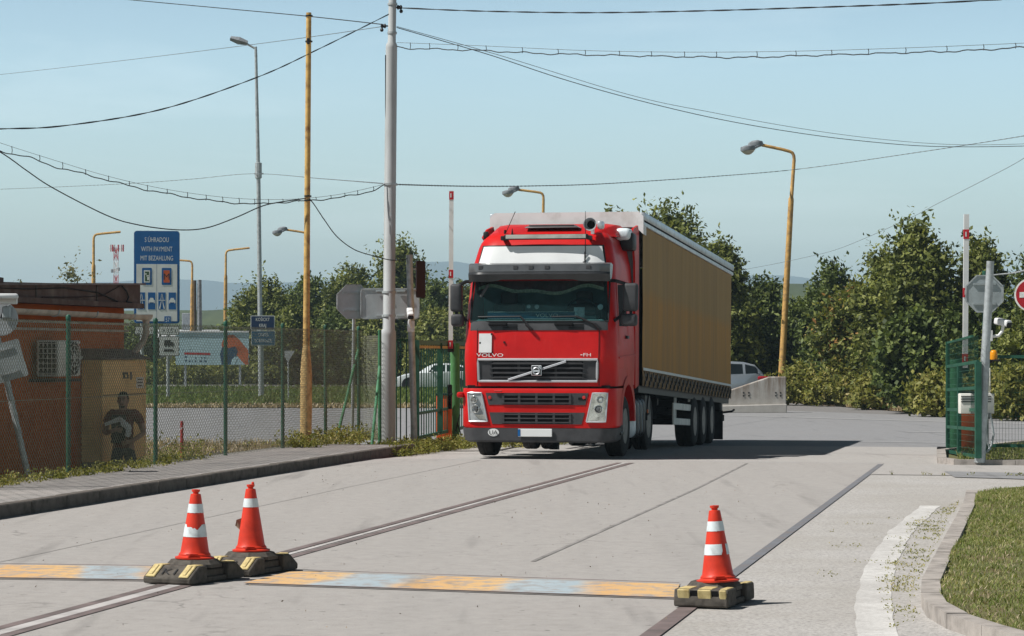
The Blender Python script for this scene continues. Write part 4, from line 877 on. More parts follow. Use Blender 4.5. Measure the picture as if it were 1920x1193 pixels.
# ------------------------------------------------------------------ cones and their rubber feet
def foot(label, at, rz, kind):
    r = thing('rubber_foot_plate', label, 'foot plate', (at[0], at[1], .02), rz, 'rubber foot plates under the traffic cones', local=True); r.scale = (.95, .92, 1) if kind == 0 else (.86, .86, .93)
    b = MB(); hw = .215
    for s in (-1, 1):
        # sloped end block: low outer edge, high inner edge
        y0, y1, y2 = s * .40, s * .33, s * .15
        pr = [(s * .15, .0), (s * .40, .0), (s * .405, .045), (s * (.27 if kind == 0 else .385), .125), (s * .16, .125)]
        M = Matrix(((0, 0, 1, -hw), (1, 0, 0, 0), (0, 1, 0, 0), (0, 0, 0, 1)))
        q = MB(); q.prism([(y, z) for y, z in pr], M, 2 * hw); b.add(q.v, q.f)
    b.box((0, 0, .045), (.34, .36, .09)); b.box((0, .0, .02), (.40, .34, .04))
    body = emit(b, 'body', MT['footrub'], r, smooth=25)
    md = body.modifiers.new('b', 'BEVEL'); md.width = .012; md.segments = 2; md.limit_method = 'ANGLE'
    h = MB(); h.lathe([(.01, .10), (.215, .10), (.215, .125), (.185, .155), (.12, .16), (.01, .16)], 8, Matrix.Rotation(R(22.5), 4, 'Z')); emit(h, 'hub', MT['footrub'], r, smooth=15)
    for e in (-1, 1):
        if kind == 0:
            for x in (-.15, .15):
                y = MB(); sl = math.atan2(.08, .135); M = Matrix.Translation((x, e * .335, .0875)) @ Matrix.Rotation(-e * sl, 4, 'X')
                y.box((0, 0, .004), (.085, .155, .014), .005, 1, M); y.box((0, 0, .013), (.030, .12, .010), .004, 1, M); y.box((x, e * .225, .1255), (.085, .09, .010), .003); emit(y, 'yellow_inset', MT['footyel'], r, smooth=25)
        else:
            for x, w in ((-.135, .095), (.03, .105), (.175, .055)):
                y = MB(); M = Matrix.Translation((x, e * .398, .083)) @ Matrix.Rotation(R(90 - 14) * e, 4, 'X'); y.box((0, 0, 0), (w, .085, .016), .006, 1, M); y.box((x, e * .28, .1255), (w, .19, .010), .003); emit(y, 'yellow_inset', MT['footyel'], r, smooth=25)
            for x in (-.055, .11): y = MB(); M = Matrix.Translation((x, e * .395, .080)) @ Matrix.Rotation(R(90 - 14) * e, 4, 'X'); y.box((0, 0, 0), (.055, .075, .006), 0, 1, M); emit(y, 'dark_slot', MT['blackm'], r)
    if kind == 0:
        t = MB(); sl = math.atan2(.08, .135); M = Matrix.Translation((0, -.3375, .0850)) @ Matrix.Rotation(sl, 4, 'X'); write(t, M, 'K1', 0, -.04, .075, 1.3, th=.0065); emit(t, 'lettering', MT['black'], r)
    return r
def cone(label, at, z0, lean, bands, rz=0, knob=0):
    r = thing('traffic_cone', label, 'traffic cone', (at[0], at[1], z0), rz, 'red and white traffic cones', local=True); r.rotation_euler = (lean[1], lean[0], rz); r.scale = (.95, .95, .945)
    H = .535; rad = lambda z: .118 - (.118 - .034) * z / H
    b = MB(); b.lathe([(.10, 0), (.150, .0), (.152, .012), (.134, .016), (.122, .026), (.124, .034), (.118, .040), (rad(.05), .05)] + [(rad(z), z) for z in (.12, .2, .3, .4, .47)] + [(rad(.49), .49), (rad(.49) - .002, .50), (.022, .503), (.021, .512), (.031, .520), (.033, .535), (.014, .537), (.012, .45)], 40)
    if knob: b.box((.018, 0, .54), (.022, .03, .035), .006)
    emit(b, 'cone_body', MT['cone'], r, smooth=30)
    l = MB(); l.box((-.03, -.128, .042), (.09, .025, .006), .002, rz=0); emit(l, 'rim_tab', MT['cone'], r)
    for z0, z1, seed in bands:
        rg = random.Random(seed); m = MB(); n = 48; vs = []; keep = []
        for i in range(n):
            a = 2 * math.pi * i / n; e0 = z0; e1 = z1
            af = ((a + math.pi / 2 + math.pi) % (2 * math.pi)) - math.pi      # 0 faces the camera
            if seed == 2: e1 = z1 - .045 * max(0, 1 - abs(af - .12) / .55) - (.02 if -1 < af < -.2 else 0) + rg.random() * .004
            elif seed == 1: e0 += rg.random() * .003
            elif seed == 3 and .22 < af < .62: e0 += .03 * (1 - abs(af - .3) / .32) if af < .62 else 0
            for z in (e0, e1): vs.append(((rad(z) + .0022) * math.cos(a), (rad(z) + .0022) * math.sin(a), z))
        fs = []
        for i in range(n):
            a = 2 * math.pi * (i + .5) / n; af = ((a + math.pi / 2 + math.pi) % (2 * math.pi)) - math.pi
            if seed == 3 and .30 < af < .62: continue
            j = (i + 1) % n; fs.append((2 * i, 2 * j, 2 * j + 1, 2 * i + 1))
        m.add(vs, fs); emit(m, 'reflective_sleeve', MT['band'], r, smooth=60)
    return r
def cones():
    def unit(px, py, rz, kind, fl, cl, lean, bands, knob=0, off=(0, 0)):
        p = PG(px, py, .18); foot(fl, p, rz, kind); cone(cl, (p.x + off[0], p.y + off[1]), .18 if kind == 0 else .165, lean, bands, R(10), knob)
    unit(365, 1047, R(-26), 0, 'dark rubber foot plate marked K1 with yellow insets, nearest of the left pair', 'red cone with two white sleeves, the lower one torn, in the left pair', (R(1), 0), [(.355, .425, 1), (.17, .265, 2)])
    unit(471, 1033, R(-24), 0, 'dark rubber foot plate under the cone that has a single white sleeve', 'red cone with a single white sleeve and a broken top, second in the left pair', (R(-.5), 0), [(.355, .425, 5)], 1)
    unit(1340, 1085, R(-20), 1, 'rubber foot plate with striped yellow and black end beneath the lone cone', 'lone red cone with two white sleeves, lower one split open, leaning at the right', (R(-2.5), R(-1.5)), [(.355, .425, 1), (.19, .265, 3)], 0, (.02, -.03))
    # a dry leaf caught behind the second cone
    m = MB(); p = PG(471, 1033, .18); m.add([p + Vector((-.09, .02, .16)), p + Vector((-.125, .03, .19)), p + Vector((-.115, .02, .235)), p + Vector((-.07, .03, .25)), p + Vector((-.06, .05, .2))], [(0, 1, 2, 3, 4)]); m.add([p + Vector((-.09, .024, .16)), p + Vector((-.125, .034, .19)), p + Vector((-.115, .024, .235)), p + Vector((-.07, .034, .25)), p + Vector((-.06, .054, .2))], [(4, 3, 2, 1, 0)])
    emit(m, 'dry_leaf', MT['soil'], base=p); tag(bpy.data.objects['dry_leaf'], 'dry brown leaf stuck to the side of the single sleeve cone', 'leaf')

# ------------------------------------------------------------------ poles, lamps, signs
def lean_pole(px0, py0, px1, py1, Y, z0=None):
    a = P(px0, py0, Y); b = P(px1, py1, Y)
    if z0 is not None: a.z = z0
    return a, b
def poles():
    # tall grey pole
    a = P(727, 832, 45.5); a.z = .1; base = a.copy(); base.z = .08
    r = thing('utility_pole', 'tall light grey stepped steel pole carrying the cables beside the left gate', 'utility pole', base)
    q = lambda px, py: P(px, py, 45.5)
    b = MB(); pts = [a, q(728, 628), q(728.2, 622), q(729, 617), q(734, 90), q(734.2, 84), q(734.6, 79), q(737, -60)]
    b.tube(pts, [.138, .138, .136, .108, .102, .10, .072, .066], 24); emit(b, 'pole', MT['concpole'], r, smooth=40)
    for py in (346, 548, 592, 8, 62): c = MB(); x = 736 - (py / 600) * 7; rr = .118 if py > 90 else .078; c.lathe([(rr, -.02), (rr + .008, -.02), (rr + .008, .02), (rr, .02)], 20, Matrix.Translation(q(x, py))); emit(c, 'clamp_band', MT['galv'], r, smooth=30)
    c = MB(); pp = [q(723, 104), q(723, 200), q(725.5, 285), q(724, 340), q(721, 346)]; c.tube([p + Vector((.0, -.04, 0)) for p in pp], .009, 6); emit(c, 'down_cable', MT['wire'], r)
    for px, py, s in ((749, 14, 1), (719, 49, -1)):
        c = MB(); p = q(px, py); c.tube([q(737 if s > 0 else 733, py), p], .014, 6); c.lathe([(.02, -.05), (.045, -.03), (.03, 0), (.045, .03), (.02, .05)], 10, Matrix.Translation(p) @ Matrix.Rotation(R(90), 4, 'Y')); c.lathe([(.02, -.03), (.035, 0), (.02, .03)], 8, Matrix.Translation(p + Vector((.03 * s, 0, -.07)))); emit(c, 'insulator', MT['black'], r, smooth=40)
    # yellow wrapped pole
    a, b_ = lean_pole(573, 838, 579, 24, 43.2, .1)
    r = thing('wooden_pole', 'ochre yellow pole with a thick wrapped lower part behind the fence', 'pole', a)
    c = MB(); k = [a, P(574, 760, 43.2), P(574, 700, 43.2), P(574, 678, 43.2), P(574.2, 640, 43.2)]; c.tube(k, [.095, .10, .098, .085, .05], 20); emit(c, 'wrap', MT['wood'], r, smooth=40)
    c = MB(); c.tube([P(574, 690, 43.2), P(576, 400, 43.2), b_], [.058, .050, .044], 16); emit(c, 'pole', MT['ypole'], r, smooth=40)
    for py in (30, 78, 368, 376): c = MB(); x = 574 + (838 - py) / 814 * 5.5; c.lathe([(.052, -.012), (.062, -.012), (.062, .012), (.052, .012)], 14, Matrix.Translation(P(x, py, 43.2))); emit(c, 'clamp_band', MT['black'], r, smooth=30)
    c = MB(); p = P(578.5, 78, 43.2); c.box(p + Vector((0, -.05, 0)), (.05, .05, .10), .01); emit(c, 'bracket', MT['black'], r)
    # galvanised lamp with LED head
    Y = 112; a = P(490, 745, Y); a.z = Gz(a.x, a.y); q = lambda px, py: P(px, py, Y)
    r = thing('street_lamp', 'slim galvanised lamp post with a flat LED head rising above the blue town signs', 'street lamp', a)
    c = MB(); c.tube([a, q(488, 600), q(487.6, 592), q(484.5, 330), q(479.8, 100), q(479.3, 88)], [.13, .12, .105, .09, .062, .06], 14); emit(c, 'pole', MT['galv'], r, smooth=40)
    c = MB(); c.tube([q(479.5, 92), q(462, 82)], .045, 8); emit(c, 'arm', MT['galv'], r, smooth=40)
    c = MB(); u = q(432, 72); v = q(464, 81); c.tube([u, u.lerp(v, .5), v], [.10, .17, .10], 4); emit(c, 'lamp_head', MT['lamp'], r)
    c = MB(); c.lathe([(.1, -.35), (.15, -.33), (.15, .33), (.1, .35)], 10, Matrix.Translation(q(484.5, 320))); c.bar(q(477, 326), q(494, 326), .06); emit(c, 'junction_box', MT['galv'], r, smooth=30)
    # ochre lamps with round heads
    def old_lamp(label, base, elbow, tip, Y, twin=True, headpx=27):
        k = Y / 115.0; a = P(*base, Y); a.z = Gz(a.x, a.y); q = lambda px, py, d=0: P(px, py, Y + d)
        r = thing('street_lamp', label, 'street lamp', a, group='ochre street lamps')
        ex, ey = elbow; tx, ty = tip; mx = base[0] + (ex - base[0]) * .78; my = base[1] + (ey - base[1]) * .78
        c = MB(); c.tube([a, q(mx, my), q(mx, my - 3), q(mx + (ex - mx) * .1, my - 6), q(ex, ey + 14 * 115 / Y)], [.15, .12, .12, .085, .075], 12); emit(c, 'pole', MT['lpole'], r, smooth=40)
        c = MB(); s = 115 / Y; w = tx - ex
        c.tube([q(ex, ey + 14 * s), q(ex + .01 * w, ey + 7 * s), q(ex + .05 * w, ey + 2 * s), q(ex + .12 * w, ey - .5 * s), q(ex + w * .35, ey - .5 * s + (ty - ey) * .3), q(tx, ty)], .07, 8); emit(c, 'arm', MT['lpole'], r, smooth=40)
        if not twin: return
        h = MB(); M = Matrix.Translation(q(tx - 11 * s, ty - 1 * s)) @ Matrix.Rotation(R(-9), 4, 'Y') @ Matrix.Diagonal((1.25, 1, 1, 1)); h.lathe([(.01, -.10), (.26, -.10), (.28, -.04), (.25, .10), (.12, .17), (.01, .18)], 18, M); hd = emit(h, 'lamp_head', MT['lamp'], r, smooth=35)
        h = MB(); M = Matrix.Translation(q(tx - 25 * s, ty + 8 * s, -.9)) @ Matrix.Rotation(R(-7), 4, 'Y') @ Matrix.Diagonal((1.15, 1, 1, 1)); h.lathe([(.01, -.06), (.27, -.06), (.29, 0), (.26, .13), (.12, .17), (.01, .18)], 18, M); h.tube([q(tx, ty), q(tx - 14 * s, ty + 6 * s, -.6)], .05, 6); hd = emit(h, 'lamp_head', MT['lamp'], r, smooth=35)
        h = MB(); h.lathe([(.01, -.24), (.10, -.22), (.20, -.14), (.26, -.055)], 18, M, False); emit(h, 'lamp_bowl', MT['lens'], hd, smooth=50)
    old_lamp('ochre street lamp with two round heads standing right of the trailer', (1463, 700), (1489, 285), (1428, 272), 112)
    old_lamp('ochre street lamp with two round heads rising behind the trailer roof', (1013, 740), (1019, 362), (972, 356), 146)
    old_lamp('ochre street lamp whose twin heads show left of the yellow pole', (575, 725), (577, 437), (537, 431), 168)
    old_lamp('thin ochre lamp with a bare curved arm left of the red and white mast', (175, 720), (175.5, 440), (226, 435), 156, False)
    old_lamp('thin ochre lamp with a bare curved arm just right of the blue payment sign', (359, 705), (360.5, 490), (318, 487), 190, False)
    old_lamp('thin ochre lamp with a bare curved arm between payment sign and galvanised post', (422, 705), (423.5, 470), (468, 465), 180, False)
    for px, top, lab in ((365, 526, 'dark timber pole close beside the ochre lamp near the payment sign'), (374, 525, 'lone dark concrete pole standing right of the timber one')):
        Y = 200; a = P(px, 712, Y); a.z = Gz(a.x, a.y); c = MB(); c.tube([a, P(px, top, Y)], [.18, .13] if px < 370 else [.26, .16], 8)
        o = emit(c, 'wooden_pole', MT['bark'] if px < 370 else MT['lamp'], base=a, smooth=40); tag(o, lab, 'pole')
    # red and white mast
    Y = 480; r = thing('antenna_mast', 'red and white lattice antenna mast beyond the booth roof', 'antenna mast', P(218, 640, Y)); q = lambda px, py, d=0: P(px, py, Y + d)
    for k in range(7):
        m = MB(); y0 = 645 - k * 26; y1 = y0 - 26
        for dx, dd in ((-4, -.6), (4, -.6), (0, .7)): m.tube([q(217.5 + dx, y0, dd), q(217.5 + dx, y1, dd)], .07, 5)
        for s in (1, -1): m.tube([q(217.5 - 4 * s, y0, -.6), q(217.5 + 4 * s, y1, -.6)], .045, 4); m.tube([q(217.5 - 4 * s, y0, -.6), q(217.5, y1, .7)], .045, 4)
        emit(m, 'lattice_section', MT['mastr'] if k % 2 == 0 else MT['mastw'], r)
    for k, x in enumerate((207, 211, 214, 222, 227, 231)): m = MB(); m.tube([q(x, 472), q(x, 459)], .16, 6); m.bar(q(x, 467), q(218, 467), .06); emit(m, 'antenna', MT['mastr'] if k % 2 else MT['mastw'], r)
    m = MB(); m.box(q(212, 508), (.8, .4, .7), .1); m.box(q(222, 505), (.5, .4, .7), .1); m.bar(q(205, 467), q(232, 467), .12); emit(m, 'platform', MT['lamp'], r)

def rrect(w, h, r, n=4):
    pts = []
    for cx, cy, a0 in ((w / 2 - r, h / 2 - r, 0), (-w / 2 + r, h / 2 - r, 90), (-w / 2 + r, -h / 2 + r, 180), (w / 2 - r, -h / 2 + r, 270)):
        for i in range(n + 1): t = R(a0 + 90 * i / n); pts.append((cx + r * math.cos(t), cy + r * math.sin(t)))
    return pts
def signs():
    FR = lambda o, yaw=0: frame(o, (math.cos(yaw), math.sin(yaw), 0), (0, 0, 1))     # front face towards -y
    # big motorway payment sign
    Y = 108; k = Y / FPX; a = P(294, 745, Y); a.z = Gz(a.x, a.y)
    r = thing('road_sign', 'tall blue and white payment sign lettered WITH PAYMENT beside the booth roof', 'road sign', a)
    for px in (266, 315): m = MB(); b = P(px, 735, Y + .15); b.z = a.z; m.tube([b, P(px, 450, Y + .15)], .075, 10); emit(m, 'post', MT['galv'], r, smooth=40)
    O = P(294, 520, Y); M = FR(O, R(7)); W = 84 * k; H = 173 * k
    m = MB(); m.prism(rrect(W, H, .10), M, -.0); m = MB(); m.prism(rrect(W, H, .12), M @ Matrix.Translation((0, 0, -.09)), .09); bd = emit(m, 'panel', MT['blue'], r, smooth=30)
    m = MB(); q = rrect(W + .03, H + .03, .13); m.prism(q, M @ Matrix.Translation((0, 0, -.10)), .06); emit(m, 'panel_edge', MT['galv'], r, smooth=30)
    yt = (520 - 477) * 0 + H / 2 - 62 * k; yb = -H / 2 + 4 * k
    for s in (-1, 1):
        m = MB(); w = W / 2 - 4 * k; m.box((0, 0, 0), (w - .01, yt - yb, .012), M=M @ Matrix.Translation((s * (w / 2 + .003), (yt + yb) / 2, .005))); pn = emit(m, 'white_field', MT['signw'], bd)
        c0 = s * (w / 2 + .003)
        m = MB(); m.prism(rrect(w * .48, 32 * k, .04), M @ Matrix.Translation((c0 + (.02 if s < 0 else -.02), yt - 23 * k, .013)), .006); emit(m, 'symbol', MT['blue'], bd)
        m = MB(); m.prism(rrect(w * .30, 23 * k, .02), M @ Matrix.Translation((c0 + (.02 if s < 0 else -.02), yt - 23 * k, .021)), .005); emit(m, 'symbol', MT['signw'] if s < 0 else MT['sorange'], bd)
        m = MB(); Mx = M @ Matrix.Translation((c0 + (.02 if s < 0 else -.02), yt - 23 * k, .028))
        if s < 0:
            m.box((0, 0, 0), (w * .20, 18 * k, .004), M=Mx); emit(m, 'symbol', MT['sgreen'], bd)
            m = MB(); m.box((.03, .02, .004), (.10, .05, .004), M=Mx); m.box((.05, -.09, .004), (.08, .13, .004), M=Mx); m.box((-.05, .1, .004), (.07, .05, .004), M=Mx); emit(m, 'symbol', MT['signw'], bd)
        else: write(m, Mx, 'M', 0, -.14, .28, .95, th=.002); emit(m, 'lettering', MT['ink'], bd)
        for dx, kind in ((-.235, 0), (.235, 1)):
            Mx = M @ Matrix.Translation((c0 + dx * w / .84 * .9, yt - 69 * k, .013)); ww = w * .36; hh = 32 * k
            m = MB(); m.box((0, 0, 0), (ww, hh, .01), M=Mx); emit(m, 'symbol', MT['blue'], bd)
            m = MB(); Mx = Mx @ Matrix.Translation((0, 0, .007))
            if kind == 0:
                for e in (-1, 1): m.prism([(e * .07, -hh * .46), (e * .13, -hh * .46), (e * .035, .0), (e * .02, 0)][::e], Mx, .004); m.prism([(e * .035, .06), (e * .06, .06), (e * .02, hh * .42), (e * .008, hh * .42)][::e], Mx, .004)
                m.prism([(-.14, .015), (.14, .015), (.14, .045), (-.14, .045)], Mx, .004)
            else: m.prism([(-.13, -.10), (-.13, .02), (-.09, .05), (-.06, .13), (.06, .13), (.09, .05), (.13, .02), (.13, -.10), (.09, -.10), (.09, -.06), (-.09, -.06), (-.09, -.10)], Mx, .004)
            emit(m, 'symbol', MT['signw'], bd)
        if s > 0:
            m = MB(); Mx = M @ Matrix.Translation((c0 + .02, yt - 104 * k, .013)); m.box((0, 0, 0), (12 * k, 12.5 * k, .01), M=Mx); emit(m, 'symbol', MT['blue'], bd)
            m = MB(); write(m, Mx, '57', 0, -.09, .18, .72, th=.008); emit(m, 'lettering', MT['signw'], bd)
    for t, py in (('S ÚHRADOU', 454), ('WITH PAYMENT', 471.5), ('MIT BEZAHLUNG', 488.5)):
        m = MB(); write(m, M, t, 0, (520 - py) * k, 9.2 * k, .62, th=.006); emit(m, 'lettering', MT['signw'], bd)
    # plates below it
    Y = 106; k = Y / FPX
    for px, py, w, h, t in ((272, 620, 38, 16, '≤ 3,5 t'), (317, 620, 38, 17, '> 3,5 t'), (317, 649, 38, 37, None)):
        Mx = FR(P(px, py, Y), R(7)); m = MB(); m.prism(rrect(w * k, h * k, .06), Mx @ Matrix.Translation((0, 0, -.04)), .04); pl = emit(m, 'plate', MT['ink'], r); m = MB(); m.prism(rrect((w - 2.2) * k, (h - 2.2) * k, .04), Mx @ Matrix.Translation((0, 0, .001)), .006); emit(m, 'plate_face', MT['signw'], pl)
        m = MB(); Mx = Mx @ Matrix.Translation((0, 0, .008))
        if t: write(m, Mx, t.replace('≤', '<'), 0, -.09, .19, .85, th=.003); 
        if t and '≤' in t: m.box((-.27, -.12, .004), (.14, .025, .003), M=Mx)
        if not t:
            m.prism([(-.20, .02), (-.20, .24), (.06, .26), (.06, .18), (.16, .16), (.20, .08), (.20, .02)], Mx, .004)
            for x in (-.13, .0, .13): m.lathe([(.001, 0), (.04, 0), (.04, .004), (.001, .004)], 10, Mx @ Matrix.Translation((x, 0, 0)))
            m.prism([(-.22, -.24), (-.22, -.14), (.12, -.13), (.20, -.17), (.20, -.24)], Mx, .004)
        emit(m, 'lettering' if t else 'symbol', MT['ink'], pl)
    # town signs on the lamp post
    Y = 111.5; k = Y / FPX
    for py, h, mt, ls, lab in ((605.5, 27, 'navy', ('KOŠICKÝ', 'KRAJ'), 'navy region sign lettered KRAJ, upper of two on the galvanised lamp post'), (634, 28, 'teal', ('OKRES', 'SOBRANCE'), 'teal district sign lettered OKRES, lower of two on the galvanised lamp post')):
        px = 492.5 if py < 620 else 493.5; O = P(px, py, Y - .2); r = thing('road_sign', lab, 'road sign', O); Mx = FR(O, R(4)); m = MB(); m.prism(rrect(45 * k, h * k, .05), Mx @ Matrix.Translation((0, 0, -.06)), .06); b = emit(m, 'panel', MT['signw'], r); m = MB(); m.prism(rrect(42.6 * k, (h - 2.4) * k, .03), Mx @ Matrix.Translation((0, 0, .001)), .006); emit(m, 'panel_face', MT[mt], r)
        for j, t in enumerate(ls): m = MB(); write(m, Mx, t, 0, .075 - j * .26, .15, .70, th=.011); emit(m, 'lettering', MT['signw'], b)
    # billboard on the far bank
    Y = 158; k = Y / FPX; O = P(398, 653.5, Y); r = thing('billboard', 'long pale blue billboard with an orange and blue jacket figure on the far bank', 'billboard', (O.x, O.y, Gz(O.x, O.y))); Mx = FR(O, R(-2))
    m = MB(); m.box((0, 0, -.06), (138 * k, 62 * k, .12), .01, M=Mx); b = emit(m, 'board', MT['bill'], r)
    m = MB(); m.box((0, 31.5 * k, -.02), (138 * k, 3 * k, .2), M=Mx); emit(m, 'top_rail', MT['white'], r)
    for x in (-1.7, 1.7): m = MB(); p = Mx @ Vector((x, -1, -.15)); m.bar((p.x, p.y, Gz(p.x, p.y)), p, .14); emit(m, 'post', MT['galv'], r)
    pj = lambda pts: [((x - 398) * k, (653.5 - y) * k) for x, y in pts][::-1]
    for pts, mt, d in (([(415, 645), (420, 633), (430, 628), (438, 628), (448, 636), (458, 648), (466, 657), (466, 684), (460, 684), (452, 676), (442, 664), (428, 655), (417, 656)], 'billo', .002), ([(412, 664), (418, 650), (428, 653), (442, 650), (446, 660), (440, 676), (436, 684), (416, 684)], 'billb', .007), ([(434, 676), (441, 668), (445, 672), (440, 684), (434, 684)], 'bill', .012)):
        m = MB(); m.prism(pj(pts), Mx @ Matrix.Translation((0, 0, d)), .004); emit(m, 'printed_figure', MT[mt], b)
    m = MB(); m.prism(pj([(345, 661), (394, 662), (394, 666), (345, 665)]), Mx @ Matrix.Translation((0, 0, .002)), .004); emit(m, 'printed_bar', MT['signred'], b)
    m = MB()
    for x, y, w in ((346, 668, 4), (346, 675, 4), (366, 670, 2), (377, 669.5, 2), (383, 669.5, 2), (353, 676, 3), (359, 676, 2), (365, 676, 3), (374, 676, 4), (383, 676, 4), (342, 654, 1.5), (356, 654, 1)): m.prism(pj([(x, y), (x + w, y), (x + w, y + 3), (x, y + 3)]), Mx @ Matrix.Translation((0, 0, .002)), .004)
    emit(m, 'printed_marks', MT['billb'], b)
    # octagon sign back on slim post (left), rectangular sign back, maroon sign
    def octagon(cx, cy, rad, Y, yaw, post, mt, lab, pmt):
        O = P(cx, cy, Y); b = P(post[0], post[1], Y + .06); b.z = post[2]; t = P(post[3], post[4], Y + .06)
        r = thing('stop_sign', lab, 'sign', b); m = MB(); m.tube([b, t], post[5], 12); emit(m, 'post', MT[pmt], r, smooth=40)
        Mx = frame(O, (math.cos(yaw), math.sin(yaw), 0), (0, 0, 1)); oc = [(rad * math.cos(R(22.5 + 45 * i)), rad * math.sin(R(22.5 + 45 * i))) for i in range(8)]
        m = MB(); m.prism(oc, Mx @ Matrix.Translation((0, 0, -.02)), .008); pn = emit(m, 'panel', MT[mt], r); m = MB()
        for i in range(8): a0 = oc[i]; a1 = oc[(i + 1) % 8]; m.bar(Mx @ Vector((*a0, -.012)), Mx @ Vector((*a1, -.012)), .026, .02)
        emit(m, 'rim', MT['galv'], r)
        for y in (-.5, .5): m = MB(); m.box((0, rad * y, .0), (rad * 1.15, .035, .03), M=Mx); emit(m, 'bracket', MT['galvd'], r)
        return r
    octagon(663, 566, .325, 46.2, R(12), (660, 832, .02, 664, 590 - 22, .030), 'signback', 'back of a pale octagonal stop sign on a slim post left of the grey pole', 'galv')
    octagon(1846, 551, .315, 41.0, R(-4), (1846, 850, .06, 1847, 508, .045), 'galvd', 'back of a grey octagonal stop sign behind the leaning right gate post', 'green')
    Y = 46.1; k = Y / FPX; O = P(731, 569.5, Y); r = thing('road_sign', 'back of a pale rectangular sign strapped to the grey pole', 'sign', O); Mx = FR(O, R(3)); m = MB(); m.prism(rrect(108 * k, 54 * k, .05), Mx @ Matrix.Translation((0, 0, -.02)), .012); emit(m, 'panel', MT['signback'], r)
    m = MB(); q = rrect(109 * k, 55 * k, .055)
    for i in range(len(q)): m.bar(Mx @ Vector((*q[i], -.006)), Mx @ Vector((*q[(i + 1) % len(q)], -.006)), .02, .03)
    emit(m, 'rim', MT['galv'], r)
    for y in (-.22, .22):
        for x in (-.17, .20): m = MB(); m.box((x, y, .02), (.16, .03, .03), .005, M=Mx); emit(m, 'bracket', MT['galvd'], r)
    # leaning gate post with camera and maroon sign edge-on
    a = P(777, 836, 45.6); a.z = .05; b = P(767.5, 478, 45.6); r = thing('gate_post', 'galvanised leaning tube post of the left gate holding a white camera', 'post', a); m = MB(); m.tube([a, b], .058, 18); emit(m, 'post', MT['galv'], r, smooth=40)
    m = MB(); m.lathe([(.06, -.05), (.064, -.05), (.064, .05), (.06, .05)], 16, Matrix.Translation(P(770.5, 612, 45.6))); m.box(P(770.5, 612, 45.52), (.13, .06, .20), .01); emit(m, 'white_bracket', MT['white'], r, smooth=40)
    O = P(789, 524, 45.75); r = thing('road_sign', 'dark maroon sign panel seen almost edge on beside the left gate post', 'sign', O); m = MB(); m.prism(rrect(.17, .66, .03), frame(O, (math.cos(R(22)), math.sin(R(22)), 0), (0, 0, 1)) @ Matrix.Translation((0, 0, -.03)), .04); emit(m, 'panel', MT['maroon'], r); m = MB(); m.bar(P(774, 505, 45.7), P(784, 505, 45.75), .03); m.bar(P(774, 545, 45.7), P(784, 545, 45.75), .03); emit(m, 'bracket', MT['galvd'], r)
    def cctv(lab, O, yaw, pitch, arm, hs=1.0):
        r = thing('security_camera', lab, 'camera', O); M = Matrix.Translation(O) @ Matrix.Rotation(yaw, 4, 'Z') @ Matrix.Rotation(pitch, 4, 'X')
        m = MB(); m.box((0, 0, .012), (.12 * hs, .27 * hs, .10 * hs), .025, 3, M=M); emit(m, 'housing', MT['white'], r, smooth=35); m = MB(); m.box((0, -.132 * hs, -.01), (.105 * hs, .03, .082 * hs), .02, 3, M=M); emit(m, 'lens_face', MT['black'], r, smooth=35); m = MB(); m.tube(arm, .024, 10); emit(m, 'arm', MT['white'], r, smooth=50)
        return r
    O = P(769, 588, 45.4); cctv('white camera looking down on a bracket of the leaning left gate post', O, R(8), R(28), [O + Vector((.0, .05, -.06)), O + Vector((-.02, .06, -.16)), O + Vector((.01, .08, -.23)), P(771, 615, 45.5)], .95)
    O = P(1880, 606, 38.4); cctv('white camera on a curved arm right of the leaning gate post', O, R(38), R(10), [O + Vector((.02, .06, -.04)), O + Vector((.0, .06, -.13)), O + Vector((-.05, .06, -.19)), O + Vector((-.14, .06, -.20)), P(1858, 631, 38.45)], 1.0)
    m = MB(); m.box(P(1859, 630, 38.45), (.03, .06, .16), .004); emit(m, 'wall_plate', MT['white'], bpy.data.objects['security_camera.001'])
    # right leaning post
    a = P(1837, 862, 38.3); a.z = .05; b = P(1857, 490, 38.3); r = thing('gate_post', 'thick galvanised leaning tube post of the right gate', 'post', a); m = MB(); m.tube([a, b], [.082, .056], 20); emit(m, 'post', MT['galv'], r, smooth=40)
    # no entry sign at the right edge
    O = P(1934, 553, 39.5); b = P(1936, 850, 39.6); b.z = .05; r = thing('road_sign', 'round red no entry sign with white bar cut by the right picture edge', 'sign', b); m = MB(); m.tube([b, P(1935, 520, 39.6)], .035, 12); emit(m, 'post', MT['galv'], r, smooth=40)
    Mx = FR(O, R(-14)); m = MB(); m.lathe([(.001, -.02), (.262, -.02), (.262, .0), (.001, .0)], 40, Mx); emit(m, 'panel', MT['signw'], r); m = MB(); m.lathe([(.001, .001), (.235, .001), (.235, .006), (.001, .006)], 40, Mx); emit(m, 'red_disc', MT['signred'], r); m = MB(); m.box((0, 0, .009), (.36, .085, .005), M=Mx); emit(m, 'white_bar', MT['signw'], r)
    # leaning sign at the far left
    a = P(52, 888, 33.4); a.z = .1; b = P(-4, 640, 33.4); q = lambda px, py, d=0: P(px, py, 33.4 + d)
    r = thing('road_sign', 'leaning galvanised sign post with round and square sign backs by the booth', 'sign', a); m = MB(); m.tube([a, b, q(-14, 590)], .042, 14); emit(m, 'post', MT['galv'], r, smooth=40)
    Mt = frame(q(2, 598, -.07), (math.cos(R(14)), 0, math.sin(R(14))), (-math.sin(R(14)), 0, math.cos(R(14)))); m = MB(); m.lathe([(.001, 0), (.215, 0), (.225, .01), (.215, .016), (.001, .016)], 36, Mt); emit(m, 'round_panel', MT['signback'], r, smooth=30)
